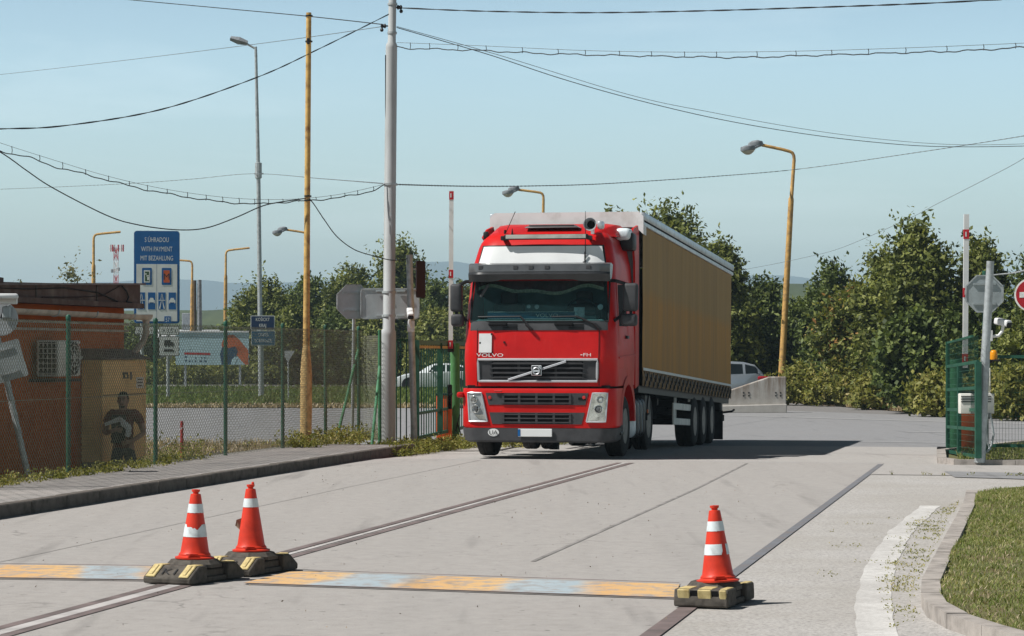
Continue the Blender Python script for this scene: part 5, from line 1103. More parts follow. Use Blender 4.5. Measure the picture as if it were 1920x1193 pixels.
    Mt = frame(q(13, 678, -.07), (math.cos(R(16)), 0, math.sin(R(16))), (-math.sin(R(16)), 0, math.cos(R(16)))); m = MB(); m.prism(rrect(.45, .50, .03), Mt, .014); emit(m, 'square_panel', MT['galvd'], r, smooth=30)
    for py in (655, 700): m = MB(); m.box((0, (678 - py) * .0069, .02), (.26, .025, .02), M=Mt); emit(m, 'bracket', MT['galv'], r)
    r = thing('floodlight', 'white hooded floodlight clamped in front of the round sign back at the left edge', 'floodlight', q(12, 557, -.2)); m = MB(); m.box(q(8, 556, -.25), (.36, .30, .07), .03, 2, rz=R(10)); m.box(q(8, 562, -.16), (.34, .06, .12), .01); emit(m, 'hood', MT['white'], r, smooth=35); m = MB(); m.box(q(13, 586, -.14), (.11, .10, .16), .015); emit(m, 'housing', MT['galvd'], r); m = MB(); m.tube([q(13, 575, -.12), q(0, 600, -.06)], .02, 8); emit(m, 'bracket', MT['black'], r)
    # small triangular sign back behind fence
    Y = 104; O = P(540, 667, Y); b = P(541, 735, Y); b.z = Gz(b.x, b.y); r = thing('road_sign', 'small pale triangular sign back on a low post between two fence posts', 'sign', b); m = MB(); m.prism([(-.28, .20), (.28, .20), (0, -.28)][::-1], FR(O), .02); emit(m, 'panel', MT['signback'], r); m = MB(); m.tube([b, O + Vector((0, .05, .1))], .03, 8); emit(m, 'post', MT['galv'], r)
# ------------------------------------------------------------------ fences and gates
def clip_seg(a, b, u0, u1, v0, v1):
    # Liang-Barsky
    t0, t1 = 0.0, 1.0; dx = b[0] - a[0]; dy = b[1] - a[1]
    for p, q in ((-dx, a[0] - u0), (dx, u1 - a[0]), (-dy, a[1] - v0), (dy, v1 - a[1])):
        if abs(p) < 1e-9:
            if q < 0: return None
        else:
            t = q / p
            if p < 0: t0 = max(t0, t)
            else: t1 = min(t1, t)
    if t0 >= t1: return None
    return (a[0] + t0 * dx, a[1] + t0 * dy), (a[0] + t1 * dx, a[1] + t1 * dy)
def wire3(V, F, a, b, r):
    a = Vector(a); b = Vector(b); d = (b - a).normalized(); u = d.cross(Vector((.3, .1, 1))).normalized(); w = d.cross(u); n = len(V)
    for p in (a, b):
        for k in range(3): t = k * 2.0944; V.append(tuple(p + (u * math.cos(t) + w * math.sin(t)) * r))
    F += [(n + k, n + (k + 1) % 3, n + 3 + (k + 1) % 3, n + 3 + k) for k in range(3)]
def chainlink(a, b, z0, z1, pitch, r, wave=.012):
    """diamond wire mesh between two ground points"""
    a = Vector(a); b = Vector(b); ln = (b - a).length; d = (b - a) / ln; h = z1 - z0; mb = MB(); V = []; F = []
    nn = Vector((-d.y, d.x, 0)); pos = lambda u, v: (a + d * u + nn * (wave * math.sin(u * 2.1) * math.sin(v * 3 + u))).to_tuple()[:2] + (z0 + v,)
    k = -h
    while k < ln:
        for s in (1, -1):
            e0 = (k, 0 if s > 0 else h); e1 = (k + h, h if s > 0 else 0); c = clip_seg(e0, e1, 0, ln, 0, h)
            if c:
                m = 3
                pts = [(c[0][0] + (c[1][0] - c[0][0]) * i / m, c[0][1] + (c[1][1] - c[0][1]) * i / m) for i in range(m + 1)]
                for p, q in zip(pts, pts[1:]): wire3(V, F, pos(*p), pos(*q), r)
        k += pitch
    for v in (.04, h * .5, h - .02):
        m = int(ln / 1.0)
        for i in range(m): wire3(V, F, pos(ln * i / m, v), pos(ln * (i + 1) / m, v), r * 1.3)
    mb.v = V; mb.f = F; return mb
def fences():
    fp = -4.0; base = L(-6, fp, .1)
    r = thing('chain_link_fence', 'green chain link fence running along the left sidewalk past the booth', 'fence', base)
    px_s = []
    for px in (133, 296, 427, 534, 614, 676):
        t = (px - 960) / FPX; s = ((DY * fp) - t * (40 - DX * fp)) / (t * DY - DX); px_s.append(s)
    px_s = [px_s[0] - 3.1] + px_s
    emit(chainlink(L(-12.2, fp), L(px_s[-1] + .1, fp), .13, 2.10, .075, .0036), 'wire_mesh', MT['mesh'], r)
    for s in px_s:
        m = MB(); m.tube([L(s, fp - .035, -.1), L(s, fp - .035, 2.13)], .030, 10); m.lathe([(.034, -.02), (.034, .015), (.02, .035), (.001, .04)], 10, Matrix.Translation(L(s, fp - .035, 2.14))); emit(m, 'post', MT['green'], r, smooth=40)
        m = MB()
        for z in (.5, 1.1, 1.7): m.box(L(s, fp - .01, z), (.035, .05, .03))
    m = MB(); s = px_s[-1]; m.tube([L(s - .05, fp - .03, 1.75), L(s - 1.6, fp - .03, .1)], .026, 8); emit(m, 'brace', MT['greenl'], r)
    e = P(712, 828, 45.2); e.z = .1; m = MB(); m.tube([e - Vector((0, 0, .2)), e + Vector((0, 0, 2.0))], .032, 10); emit(m, 'post', MT['greenl'], r, smooth=40)
    m = MB(); m.tube([e + Vector((0, -.02, 1.35)), Vector((P(697, 824, 43.6).x, 43.6, .1))], .026, 8); emit(m, 'brace', MT['greenl'], r)
    emit(chainlink(L(px_s[-1] + .1, fp), e, .13, 2.0, .075, .0036), 'wire_mesh', MT['mesh'], r)
    # short fixed panel between grey pole and left gate
    a = P(740, 832, 45.6); a.z = .06; b = P(777, 834, 45.9); b.z = .06
    r = thing('fence', 'short dark green barred panel between grey pole and leaning gate post', 'fence', a)
    m = MB(); m.bar(a + Vector((0, 0, 1.86)), b + Vector((0, 0, 1.86)), .04); emit(m, 'rail', MT['green'], r)
    for px in (743.5, 751, 762, 771): p = P(px, 832, 45.7); p.z = .03; m = MB(); m.bar(p, p + Vector((0, 0, 1.88)), .022); emit(m, 'bar', MT['green'], r)
    # left gate leaf, open along the lane
    g0 = Vector((P(781, 830, 46).x, 45.9, .10)); d = (Vector((P(872, 800, 53).x, 52.8, 0)) - Vector((g0.x, g0.y, 0))).normalized(); ln = 7.0
    r = thing('gate', 'open left gate leaf of dark green bars ending beside the truck cab', 'gate', g0)
    zt = 1.78; zz = lambda t: -.014 * t
    for z, w, mt in ((zt, .08, 'green'), (.06, .06, 'green'), (.50, .05, 'green')): m = MB(); m.bar(g0 + Vector((0, 0, z)), g0 + d * ln + Vector((0, 0, z)), .05, w); emit(m, 'rail', MT[mt], r)
    m = MB(); m.bar(g0 + Vector((0, 0, zt - .08)), g0 + d * ln + Vector((0, 0, zt - .08)), .04, .05); emit(m, 'top_strip', MT['lpole'], r)
    m = MB(); m.bar(g0, g0 + Vector((0, 0, zt + .04)), .11); emit(m, 'hinge_post', MT['green'], r)
    for t in (3.1, 7.0): m = MB(); m.bar(g0 + d * t + Vector((0, 0, .06)), g0 + d * t + Vector((0, 0, zt)), .10 if t < 5 else .07); emit(m, 'stile', MT['green'], r)
    for k in range(1, 22):
        t = k * .32; m = MB(); m.bar(g0 + d * t + Vector((0, 0, .06)), g0 + d * t + Vector((0, 0, zt)), .020); emit(m, 'bar', MT['green'], r)
    # right gate leaf with mesh
    n0 = Vector((P(1834, 862, 38.2).x, 38.2, .12)); f0 = Vector((P(1777, 832, 43).x, 43.0, .02)); d = (f0 - n0); ln = d.length; d = d.normalized()
    r = thing('gate', 'open right gate leaf of green tube frame with fine mesh beside the leaning post', 'gate', n0)
    H = 1.44
    for z in (.02, .43, .72, 1.05, H): m = MB(); m.bar(n0 + Vector((0, 0, z)), n0 + d * ln + Vector((0, 0, z)), .045, .05); emit(m, 'rail', MT['green'], r)
    for t in (0, .6, 1.0): m = MB(); m.bar(n0 + d * ln * t, n0 + d * ln * t + Vector((0, 0, H if t < .9 else H + .42)), .06 if t else .09); emit(m, 'stile', MT['green'], r)
    m = MB(); m.bar(n0 + Vector((0, 0, H + .40)) + d * .8, n0 + d * ln + Vector((0, 0, H + .40)), .035); emit(m, 'top_rail', MT['green'], r)
    V = []; F = []
    k = 0.0
    while k < ln:
        p = n0 + d * k; wire3(V, F, p + Vector((0, 0, .02)), p + Vector((0, 0, H + .40)), .0028); k += .07
    for j in range(int((H + .4) / .10)): wire3(V, F, n0 + Vector((0, 0, j * .10 + .03)), n0 + d * ln + Vector((0, 0, j * .10 + .03)), .0026)
    m = MB(); m.v = V; m.f = F; emit(m, 'wire_mesh', MT['green'], r)
    m = MB(); q = n0 + d * ln; m.box(q + Vector((-.10, 0, .06)), (.16, .05, .07), .01); emit(m, 'latch', MT['black'], r)
    m = MB(); q = n0 + d * ln * .45; m.lathe([(.02, -.03), (.07, -.03), (.07, .03), (.02, .03)], 14, Matrix.Translation((q.x, q.y, .07)) @ Matrix.Rotation(R(90), 4, 'Y')); emit(m, 'gate_wheel', MT['rubber'], r, smooth=40)
    # right fixed mesh fence
    a = Vector((P(1850, 840, 41.2).x, 41.2, .08)); b = Vector((14.5, 40.2, .08)); d = (b - a).normalized(); ln = (b - a).length
    r = thing('fence', 'green framed wire mesh fence behind the right gate post', 'fence', a)
    for z in (.12, 1.55): m = MB(); m.bar(a + Vector((0, 0, z)), b + Vector((0, 0, z)), .05); emit(m, 'rail', MT['green'], r)
    for t in (0, 2.6, 5.2): m = MB(); m.bar(a + d * t, a + d * t + Vector((0, 0, 1.58)), .055); emit(m, 'post', MT['green'], r)
    V = []; F = []; k = 0.0
    while k < ln: wire3(V, F, a + d * k + Vector((0, 0, .02)), a + d * k + Vector((0, 0, 1.55)), .0028); k += .05
    for j in range(9): wire3(V, F, a + Vector((0, 0, .02 + j * .19)), b + Vector((0, 0, .02 + j * .19)), .0028)
    m = MB(); m.v = V; m.f = F; emit(m, 'wire_mesh', MT['green'], r)

def barriers():
    # left barrier: green column, white arm upright, orange cabinet
    Y = 50.5; a = P(853, 833, Y); a.z = Gz(a.x, a.y)
    r = thing('column', 'light green round column standing beside the truck cab at the left gate', 'column', a); m = MB(); m.tube([a, a + Vector((0, 0, 2.02))], .092, 20); emit(m, 'column', MT['greenp'], r, smooth=40)
    m = MB(); m.tube([a + Vector((.05, -.1, .45)), a + Vector((.13, -.12, .2)), a + Vector((.02, -.13, .3)), a + Vector((.1, -.14, .62))], .014, 6); emit(m, 'cable', MT['wire'], r)
    def barrier(base, arm, lab, mt, Y, top, marks, hood=True, h=1.0):
        r = thing('barrier', lab, 'barrier', base); m = MB(); m.box(base + Vector((0, 0, h / 2)), (.30, .30, h), .02, 2); emit(m, 'cabinet', MT[mt], r, smooth=35)
        m = MB(); m.box(base + Vector((0, 0, h + .02)), (.33, .33, .04), .01); emit(m, 'lid', MT['black'], r)
        bot, tp = arm; m = MB(); m.bar(bot, tp, .085, .05, up=(0, 1, 0)); am = emit(m, 'arm', MT['white'], r)
        for t in marks: q = bot.lerp(tp, t); m = MB(); m.bar(q - Vector((0, .002, .08)), q + Vector((0, -.002, .08)), .089, .056, up=(0, 1, 0)); emit(m, 'reflector', MT['reflred'], am); m = MB(); m.box(q - Vector((.01, .031, 0)), (.022, .004, .08)); emit(m, 'reflector_mark', MT['white'], am)
        m = MB(); m.box(bot + Vector((0, .05, 0)), (.14, .10, .18), .02); emit(m, 'hub', MT['black'], r); return r
    base = P(833, 838, 50.2); base.z = Gz(base.x, base.y)
    barrier(base, (P(845, 652, 50.0), P(846.5, 358, 50.0)), 'orange cabinet barrier at left with its white arm raised beside the cab', 'machine', 50, 0, (.02, .47, .97))
    m = MB(); q = P(833, 742, 50); m.box(P(843, 745, 50.1), (.10, .1, .5), .02); emit(m, 'drive', MT['black'], bpy.data.objects['barrier'])
    base = P(1814, 836, 43.5); base.z = .05; 
    barrier(base, (P(1809.5, 690, 43.3), P(1812, 402, 43.3)), 'orange cabinet barrier behind the right gate leaf with its white arm raised', 'machine', 43, 0, (.06, .49, .87), h=.95)
    p = P(1793, 838, 44.2); p.z = .03; m = MB(); m.tube([p, p + Vector((0, 0, 1.55))], .11, 18); o = emit(m, 'column', MT['greenl'], base=p, smooth=40); tag(o, 'short dark green round column seen through the right gate mesh', 'column')
    O = P(1832, 757, 39.3); r = thing('control_box', 'pale grey control box with cable conduits mounted behind the leaning right post', 'control box', O); m = MB(); m.box(O + Vector((0, .08, 0)), (.52, .22, .31), .015, 2); emit(m, 'box', MT['beige'], r, smooth=35)
    for z in (.03, .07, .11): m = MB(); m.box(O + Vector((-.02, -.034, z)), (.46, .01, .014)); emit(m, 'groove', MT['black'], r)
    for px, pts in ((1852, [(1852, 775), (1849, 800), (1851, 830), (1857, 842), (1848, 850)]), (1857, [(1856, 775), (1860, 795), (1863, 815), (1859, 835), (1850, 848)]), (1861, [(1846, 775), (1846, 800), (1848, 830), (1846, 846)])): m = MB(); m.tube([P(x, y, 39.25) for x, y in pts], .018, 8); emit(m, 'conduit', MT['galv'], r, smooth=60)
    for px in (1853, 1856): m = MB(); m.tube([P(px, 738, 39.35), P(px, 690, 39.35)], .010, 6); emit(m, 'conduit', MT['beige'], r)
    O = P(1863, 667, 39.2); r = thing('beacon', 'amber beacon lamp on a small dark plate right of the leaning post', 'beacon', O); m = MB(); m.lathe([(.055, -.06), (.058, .0), (.055, .05), (.035, .08), (.001, .088)], 18, Matrix.Translation(O)); emit(m, 'dome', MT['beacon'], r, smooth=50); m = MB(); m.box(O + Vector((0, 0, -.075)), (.19, .16, .03), .008); m.tube([O + Vector((0, .05, -.08)), P(1840, 690, 38.6)], .015, 6); emit(m, 'plate', MT['black'], r)
    # concrete block with sloped end
    Y = 87.5; c = P(1365, 775, Y); z = Gz(c.x, c.y); k = Y / FPX
    pr = [(-3.2, 0), (1.98, 0), (1.98, 1.23), (1.42, 1.23), (-.1, .72), (-3.2, .20)]
    r = Vector((c.x, Y, z)); m = MB()
    lo = [(-3.2, 0), (1.98, 0), (1.96, .33), (-3.2, .16)]
    M1 = Matrix(((1, 0, 0, r.x), (0, 0, -1, r.y + .15), (0, 1, 0, r.z), (0, 0, 0, 1)))
    m.prism(pr, M1, .30); m.prism([(-3.2, -.01), (1.985, -.01), (1.985, .30), (-3.2, .17)], Matrix(((1, 0, 0, r.x), (0, 0, -1, r.y + .30), (0, 1, 0, r.z), (0, 0, 0, 1))), .60)
    for x in (.38, .50, 1.52, 1.62):
        for zz in (.60, .70): m2 = None
    o = emit(m, 'concrete_barrier', MT['barrier'], base=r, smooth=20); tag(o, 'rust stained concrete barrier end block sloping down in front of the silver car', 'barrier'); ORG[o] = r
    md = o.modifiers.new('b', 'BEVEL'); md.width = .03; md.segments = 2; md.limit_method = 'ANGLE'
    for x in (.52, .70, 1.62, 1.78):
        for zz in (.58, .68): m = MB(); m.lathe([(.001, 0), (.03, 0), (.03, .01), (.001, .01)], 8, Matrix.Translation(r + Vector((x, -.155, zz))) @ Matrix.Rotation(R(90), 4, 'X')); emit(m, 'anchor_hole', MT['black'], o)
    # stakes and litter beyond the fence
    for px, y0, y1, Y, lab in ((341, 862, 790, 52, 'short rusty red stake tied with white string in the dry verge'), (423, 838, 745, 56, 'thin rusty stake half hidden behind a fence post')):
        a = P(px, y0, Y); a.z = Gz(a.x, a.y); m = MB(); m.tube([a, P(px, y1, Y)], .035, 6); o = emit(m, 'stake', MT['signred'] if px < 400 else MT['rail'], base=a, smooth=40); tag(o, lab, 'stake')
    m = MB(); a = P(341, 802, 51.9); b = P(300, 842, 50); m.tube([a, a.lerp(b, .5) - Vector((0, 0, .08)), b], .012, 4); o = emit(m, 'string', MT['white'], base=a); tag(o, 'white string running from the red stake towards the cabinet', 'string')
    for px, py, s in ((405, 842, .16), (418, 834, .2), (432, 846, .13), (398, 852, .18), (440, 838, .12)):
        Y = 54.5; p = P(px, py, Y); p.z = Gz(p.x, p.y); bm = bmesh.new(); bmesh.ops.create_icosphere(bm, subdivisions=2, radius=s)
        for v in bm.verts: v.co *= 1 + .35 * (random.random() - .5); v.co.z *= .7
        m = MB(); m.bm(bm, Matrix.Translation(p + Vector((0, 0, s * .3)))); o = emit(m, 'stone', MT['kerbl'] if px % 2 else MT['kerbd'], base=p); tag(o, 'broken grey stone lying in the heap at the fence post foot', 'stone', 'stones in the dry verge')

def booth():
    p0 = -6.6; s0, s1 = -16.0, .6; zb = -.72
    r = thing('booth', 'low terracotta rendered booth with dark tin roof edge at the left', 'building', L(-3, p0, zb))
    def bx(sa, sb, pa, pb, za, zc, bev=0):
        m = MB(); return m.box(L((sa + sb) / 2, (pa + pb) / 2, (za + zc) / 2), (pb - pa, sb - sa, zc - za), bev, 1, rz=-math.atan2(DX, DY))
    emit(bx(s0, s1, p0 - 4.5, p0, zb, 2.42), 'wall', MT['orange'], r)
    emit(bx(s0, s1 + .25, p0 - 4.6, p0 + .26, 2.42, 2.50), 'roof', MT['brown'], r)
    def drop(m): m.v = [(v[0], v[1], v[2] - .026 * (s1 - SP(v[0], v[1])[0]) * min(1, max(0, (v[2] - 2.50) / .3))) for v in m.v]; return m
    f = drop(bx(s0, s1 + .22, p0 + .03, p0 + .20, 2.50, 2.80)); emit(f, 'fascia', MT['brown'], r)
    emit(drop(bx(s0, s1 + .30, p0 - .1, p0 + .27, 2.80, 2.83)), 'roof_edge', MT['rail'], r)
    m = MB()
    for s in (-9, -6.5, -3.7, -1.2): m.v += bx(s, s + .03, p0 + .20, p0 + .215, 2.50, 2.80).v; m.f += [tuple(i + len(m.v) - 8 for i in q) for q in ((0, 1, 3, 2), (4, 6, 7, 5), (0, 4, 5, 1), (2, 3, 7, 6), (0, 2, 6, 4), (1, 5, 7, 3))]
    drop(m); emit(m, 'fascia_seam', MT['kerbd'], r)
    g = MB(); vs = []; K = 8; st = 24
    for i in range(st + 1):
        s = s0 + (s1 + .35 - s0) * i / st; zc = 2.36 - .05 * (i / st)
        for k in range(K + 1): a = math.pi * k / K; vs.append(L(s, p0 + .29 + .085 * math.cos(a), zc - .085 * math.sin(a)))
    g.add(vs, [(i * (K + 1) + k, i * (K + 1) + k + 1, (i + 1) * (K + 1) + k + 1, (i + 1) * (K + 1) + k) for i in range(st) for k in range(K)]); gt = emit(g, 'gutter', MT['gutter'], r, smooth=60)
    for s in (-7.8, -5.5, -3.2, -1.6, .1):
        m = MB(); m.tube([L(s, p0 + .29 + .092 * math.cos(a), 2.33 - .092 * math.sin(a)) for a in np.linspace(0, math.pi, 9)], .014, 5); emit(m, 'gutter_bracket', MT['galv'], gt)
    m = MB(); e = s1 + .25; m.tube([L(e, p0 + .29, 2.26), L(e, p0 + .29, 2.02), L(e - .05, p0 + .26, 1.88), L(e - .22, p0 + .10, 1.62), L(e - .25, p0 + .06, 1.45), L(e - .25, p0 + .06, -.6)], .055, 12); m.lathe([(.055, 0), (.11, .10), (.11, .12)], 12, Matrix.Translation(L(e, p0 + .29, 2.20)), False); emit(m, 'downpipe', MT['gutter'], r, smooth=50)
    for zz in (2.03, 2.14): emit(bx(s0, s1 + .1, p0 + .003, p0 + .05, zz, zz + .035), 'wall_conduit', MT['gutter'], r)
    emit(bx(-1.9, -.3, p0 + .003, p0 + .05, 1.60, 1.64), 'wall_conduit', MT['beige'], r)
    def fasc(pts): return [L(s, p0 + .225, z) for s, z in pts]
    for k, pts in enumerate(([(-8, 2.70), (-6, 2.73), (-4, 2.70), (-2.6, 2.74), (-1.2, 2.66), (-.6, 2.56), (-.3, 2.51)], [(-.1, 2.78), (.1, 2.70), (.2, 2.60), (.1, 2.52), (.35, 2.51)], [(-3.5, 2.52), (-2, 2.56), (-1, 2.60), (-.4, 2.74), (0, 2.82)])): m = MB(); m.tube(fasc(pts), .012 if k < 2 else .008, 6); drop(m); emit(m, 'loose_cable', MT['wire'] if k < 2 else MT['maroon'], r, smooth=60)
    m = MB(); m.box(L(-4.0, p0 - .3, 2.75), (.18, .3, .09)); emit(m, 'roof_vent', MT['brown'], r)
    # air conditioner on the wall
    zc = 1.61; sa, sb = -3.38, -2.50; A = L(-2.9, p0 + .2, zc)
    r = thing('air_conditioner', 'weathered white air conditioner unit with fan grille mounted on the booth wall', 'air conditioner', A)
    emit(bx(sa, sb, p0 + .08, p0 + .44, zc - .27, zc + .27, .02), 'casing', MT['beige'], r, smooth=30)
    m = MB(); ctr = L((sa + sb) / 2 + .12, p0 + .455, zc); M = Matrix.Translation(ctr) @ Matrix.Rotation(-math.atan2(DX, DY), 4, 'Z') @ Matrix.Rotation(R(90), 4, 'Y'); m.lathe([(.001, -.01), (.26, -.01), (.26, .0), (.001, .0)], 28, M); emit(m, 'fan_opening', MT['black'], r)
    m = MB()
    for rr in (.06, .13, .20, .26): m.tube([M @ Vector((rr * math.cos(a), rr * math.sin(a), .012)) for a in np.linspace(0, 2 * math.pi, 25)], .006, 4, False)
    for a in np.linspace(0, math.pi, 5)[:-1]: m.tube([M @ Vector((.26 * math.cos(a), .26 * math.sin(a), .012)), M @ Vector((-.26 * math.cos(a), -.26 * math.sin(a), .012))], .006, 4)
    emit(m, 'fan_grille', MT['beige'], r)
    emit(bx(sa - .012, sa + .01, p0 + .12, p0 + .41, zc - .24, zc + .24), 'coil', MT['black'], r)
    m = MB()
    for z in np.linspace(zc - .22, zc + .22, 7): m.tube([L(sa - .018, p0 + .10, z), L(sa - .018, p0 + .43, z)], .006, 4)
    for p in np.linspace(.13, .40, 5): m.tube([L(sa - .018, p0 + p, zc - .24), L(sa - .018, p0 + p, zc + .24)], .006, 4)
    emit(m, 'coil_guard', MT['beige'], r)
    emit(bx(sb - .13, sb - .03, p0 + .441, p0 + .445, zc + .08, zc + .22), 'red_sticker', MT['signred'], r)
    emit(bx(sa - .1, sb + .05, p0 + .003, p0 + .42, zc - .35, zc - .305), 'bracket', MT['black'], r)
    # tan electric cabinet
    sa, sb, pa, pb = -1.35, .66, p0 + .01, p0 + .36; r = thing('electric_cabinet', 'tall tan metal electricity cabinet behind the man at the booth wall', 'cabinet', L(-.4, p0 + .2, -.7))
    emit(bx(sa, sb, pa, pb, -.02, 1.58, .008), 'body', MT['tan'], r, smooth=20)
    m = MB(); a = [L(sa - .05, pa, 1.74), L(sb + .05, pa, 1.74), L(sb + .05, pb + .06, 1.585), L(sa - .05, pb + .06, 1.585)]; m.add(a + [v + Vector((0, 0, .02)) for v in a], [(0, 1, 2, 3), (7, 6, 5, 4), (0, 4, 5, 1), (1, 5, 6, 2), (2, 6, 7, 3), (3, 7, 4, 0)]); m.add([a[0], a[3], L(sa - .05, pa, 1.585)], [(0, 1, 2)]); m.add([a[1], a[2], L(sb + .05, pa, 1.585)], [(2, 1, 0)]); emit(m, 'roof', MT['rail'], r)
    emit(bx(sa + .02, sb - .02, pa, pb - .02, -.72, -.022), 'plinth', MT['rail'], r)
    m = MB(); 
    emit(bx(sa + .01, sb - .01, pb + .001, pb + .004, 1.02, 1.035), 'door_gap', MT['black'], r)
    emit(bx(-.45, -.20, pb + .001, pb + .006, 1.28, 1.38), 'warning_label', MT['ink'], r); emit(bx(-.12, -.02, pb + .001, pb + .006, 1.26, 1.385), 'warning_label', MT['rail'], r)
    emit(bx(-.36, -.28, pb + .007, pb + .009, 1.30, 1.35), 'label_mark', MT['tan'], r)
    emit(bx(.18, .52, pb + .001, pb + .006, 1.12, 1.30), 'notice', MT['beige'], r)
    m = MB(); M = frame(L(.35, pb + .008, 1.21), (DX, DY, 0), (0, 0, 1)); 
    for j, w in enumerate((.24, .26, .20)): m.box((0, .05 - j * .05, 0), (w, .018, .002), M=M)
    emit(m, 'notice_print', MT['ink'], r)

def person():
    base = L(-1.45, -5.86, -.69); base.z = -.69
    r = thing('person', 'person in dark red shirt and black trousers holding papers before the tan cabinet', 'person', base, -math.atan2(DX, DY) + R(6), local=True)
    def skin_mesh(name, V, Ed, Rd, mat, root=0, sub=2):
        me = bpy.data.meshes.new(name); me.from_pydata(V, Ed, []); o = bpy.data.objects.new(name, me); COL.objects.link(o)
        o.modifiers.new('s', 'SKIN'); sk = me.skin_vertices[0].data
        for i, q in enumerate(Rd): sk[i].radius = q if isinstance(q, tuple) else (q, q)
        sk[root].use_root = True
        sb = o.modifiers.new('u', 'SUBSURF'); sb.levels = sub; sb.render_levels = sub
        bpy.context.view_layer.update(); m2 = bpy.data.meshes.new_from_object(o.evaluated_get(bpy.context.evaluated_depsgraph_get()))
        bpy.data.objects.remove(o); m2.name = name; m2.materials.clear(); m2.materials.append(mat); m2.polygons.foreach_set('use_smooth', [True] * len(m2.polygons)); return obj_me(name, m2, r)
    # joints: facing -y
    V = [(0, 0, .95), (0, .0, 1.10), (0, .0, 1.28), (0, .01, 1.42), (0, -.005, 1.50), (0, -.02, 1.58), (0, -.03, 1.67), (0, -.025, 1.74),
         (-.17, .01, 1.43), (-.245, .0, 1.38), (-.30, .03, 1.13), (-.14, -.20, 1.17), (-.06, -.235, 1.19),
         (.17, .01, 1.43), (.245, .0, 1.38), (.32, .03, 1.14), (.20, -.18, 1.03), (.12, -.235, .99),
         (-.10, 0, .90), (-.115, -.01, .50), (-.125, .02, .09), (-.13, -.13, .04), (.10, 0, .90), (.12, -.01, .50), (.135, .02, .09), (.15, -.13, .04)]
    Ed = [(0, 1), (1, 2), (2, 3), (3, 4), (4, 5), (5, 6), (6, 7), (3, 8), (8, 9), (9, 10), (10, 11), (11, 12), (3, 13), (13, 14), (14, 15), (15, 16), (16, 17), (0, 18), (18, 19), (19, 20), (20, 21), (0, 22), (22, 23), (23, 24), (24, 25)]
    Rd = [(.155, .115), (.145, .11), (.165, .12), (.13, .09), .058, (.078, .085), (.082, .095), (.058, .07), .075, .062, .046, .034, (.042, .025), .075, .062, .046, .034, (.042, .025), .095, .062, .045, (.045, .032), .095, .062, .045, (.045, .032)]
    # fingers
    for hand, tip, sx in ((12, (-.06, -.235, 1.19), 1), (17, (.12, -.235, .99), -1)):
        for k in range(4):
            a = len(V); V += [(tip[0] + sx * .045, tip[1] - .012, tip[2] + .03 - k * .02), (tip[0] + sx * (.085 - .005 * abs(k - 1)), tip[1] - .005, tip[2] + .028 - k * .021), (tip[0] + sx * (.105 - .008 * abs(k - 1)), tip[1] + .018, tip[2] + .024 - k * .02)]
            Ed += [(hand, a), (a, a + 1), (a + 1, a + 2)]; Rd += [.011, .010, .008]
        a = len(V); V += [(tip[0] + sx * .01, tip[1] - .02, tip[2] + .05), (tip[0] + sx * .045, tip[1] - .03, tip[2] + .065)]; Ed += [(hand, a), (a, a + 1)]; Rd += [.013, .010]
    body = skin_mesh('body', V, Ed, Rd, MT['skin'])
    # face
    m = MB()
    for x in (-.032, .032): m.lathe([(.001, 0), (.011, .0), (.001, .006)], 8, Matrix.Translation((x, -.118, 1.655)) @ Matrix.Rotation(R(90), 4, 'X'))
    for x in (-.033, .033): m.box((x, -.117, 1.678), (.04, .012, .008), .003)
    emit(m, 'eyes', MT['hair'], r)
    m = MB(); m.box((0, -.122, 1.628), (.026, .032, .045), .010, 2, taper=(.5, .6)); emit(m, 'nose', MT['skin'], r, smooth=60)
    m = MB(); m.box((0, -.108, 1.588), (.05, .014, .010), .004, 2); emit(m, 'mouth', MT['velvet'], r, smooth=60)
    for s in (-1, 1): m = MB(); m.box((s * .083, -.02, 1.64), (.018, .035, .06), .008, 2); emit(m, 'ear', MT['skin'], r, smooth=60)
    hb = bmesh.new(); bmesh.ops.create_uvsphere(hb, u_segments=20, v_segments=14, radius=1)
    for v in hb.verts: v.co = Vector((v.co.x * .089, v.co.y * .108 - .018, v.co.z * .104 + 1.682))
    bmesh.ops.delete(hb, geom=[v for v in hb.verts if v.co.z < 1.60 or (v.co.y < -.03 and v.co.z < 1.722)], context='VERTS'); m = MB(); m.bm(hb); emit(m, 'hair', MT['hair'], r, smooth=60)
    skin_mesh('beard', [(0, -.09, 1.56), (0, -.06, 1.545)], [(0, 1)], [(.05, .025), (.06, .03)], MT['hair'], 0)
    skin_mesh('shirt', [(0, 0, .87)] + [V[i] for i in (1, 2, 3)] + [V[8], V[9], (-.275, .016, 1.25), V[13], V[14], (.287, .016, 1.25), (0, .01, 1.47)], [(0, 1), (1, 2), (2, 3), (3, 4), (4, 5), (5, 6), (3, 7), (7, 8), (8, 9), (3, 10)], [(.178, .138), (.170, .132), (.188, .142), (.155, .11), .092, .080, .072, .092, .080, .072, (.075, .07)], MT['shirt'], 1)
    m = MB(); m.box((-.045, -.135, 1.20), (.23, .05, .44), .02, 3); emit(m, 'vest_front', MT['vest'], r, smooth=50)
    skin_mesh('trousers', [(0, 0, 1.02), (0, 0, .88)] + [V[i] for i in (18, 19)] + [(-.125, .01, .13)] + [V[i] for i in (22, 23)] + [(.135, .01, .13)], [(0, 1), (1, 2), (2, 3), (3, 4), (1, 5), (5, 6), (6, 7)], [(.172, .132), (.16, .13), .112, .085, .075, .112, .085, .075], MT['jeans'], 0)
    for x in (-.13, .145): m = MB(); m.box((x, -.06, .045), (.10, .27, .09), .03, 3); emit(m, 'shoe', MT['black'], r, smooth=50)
    M = Matrix.Translation(base) @ Matrix.Rotation(r.rotation_euler[2], 4, 'Z')
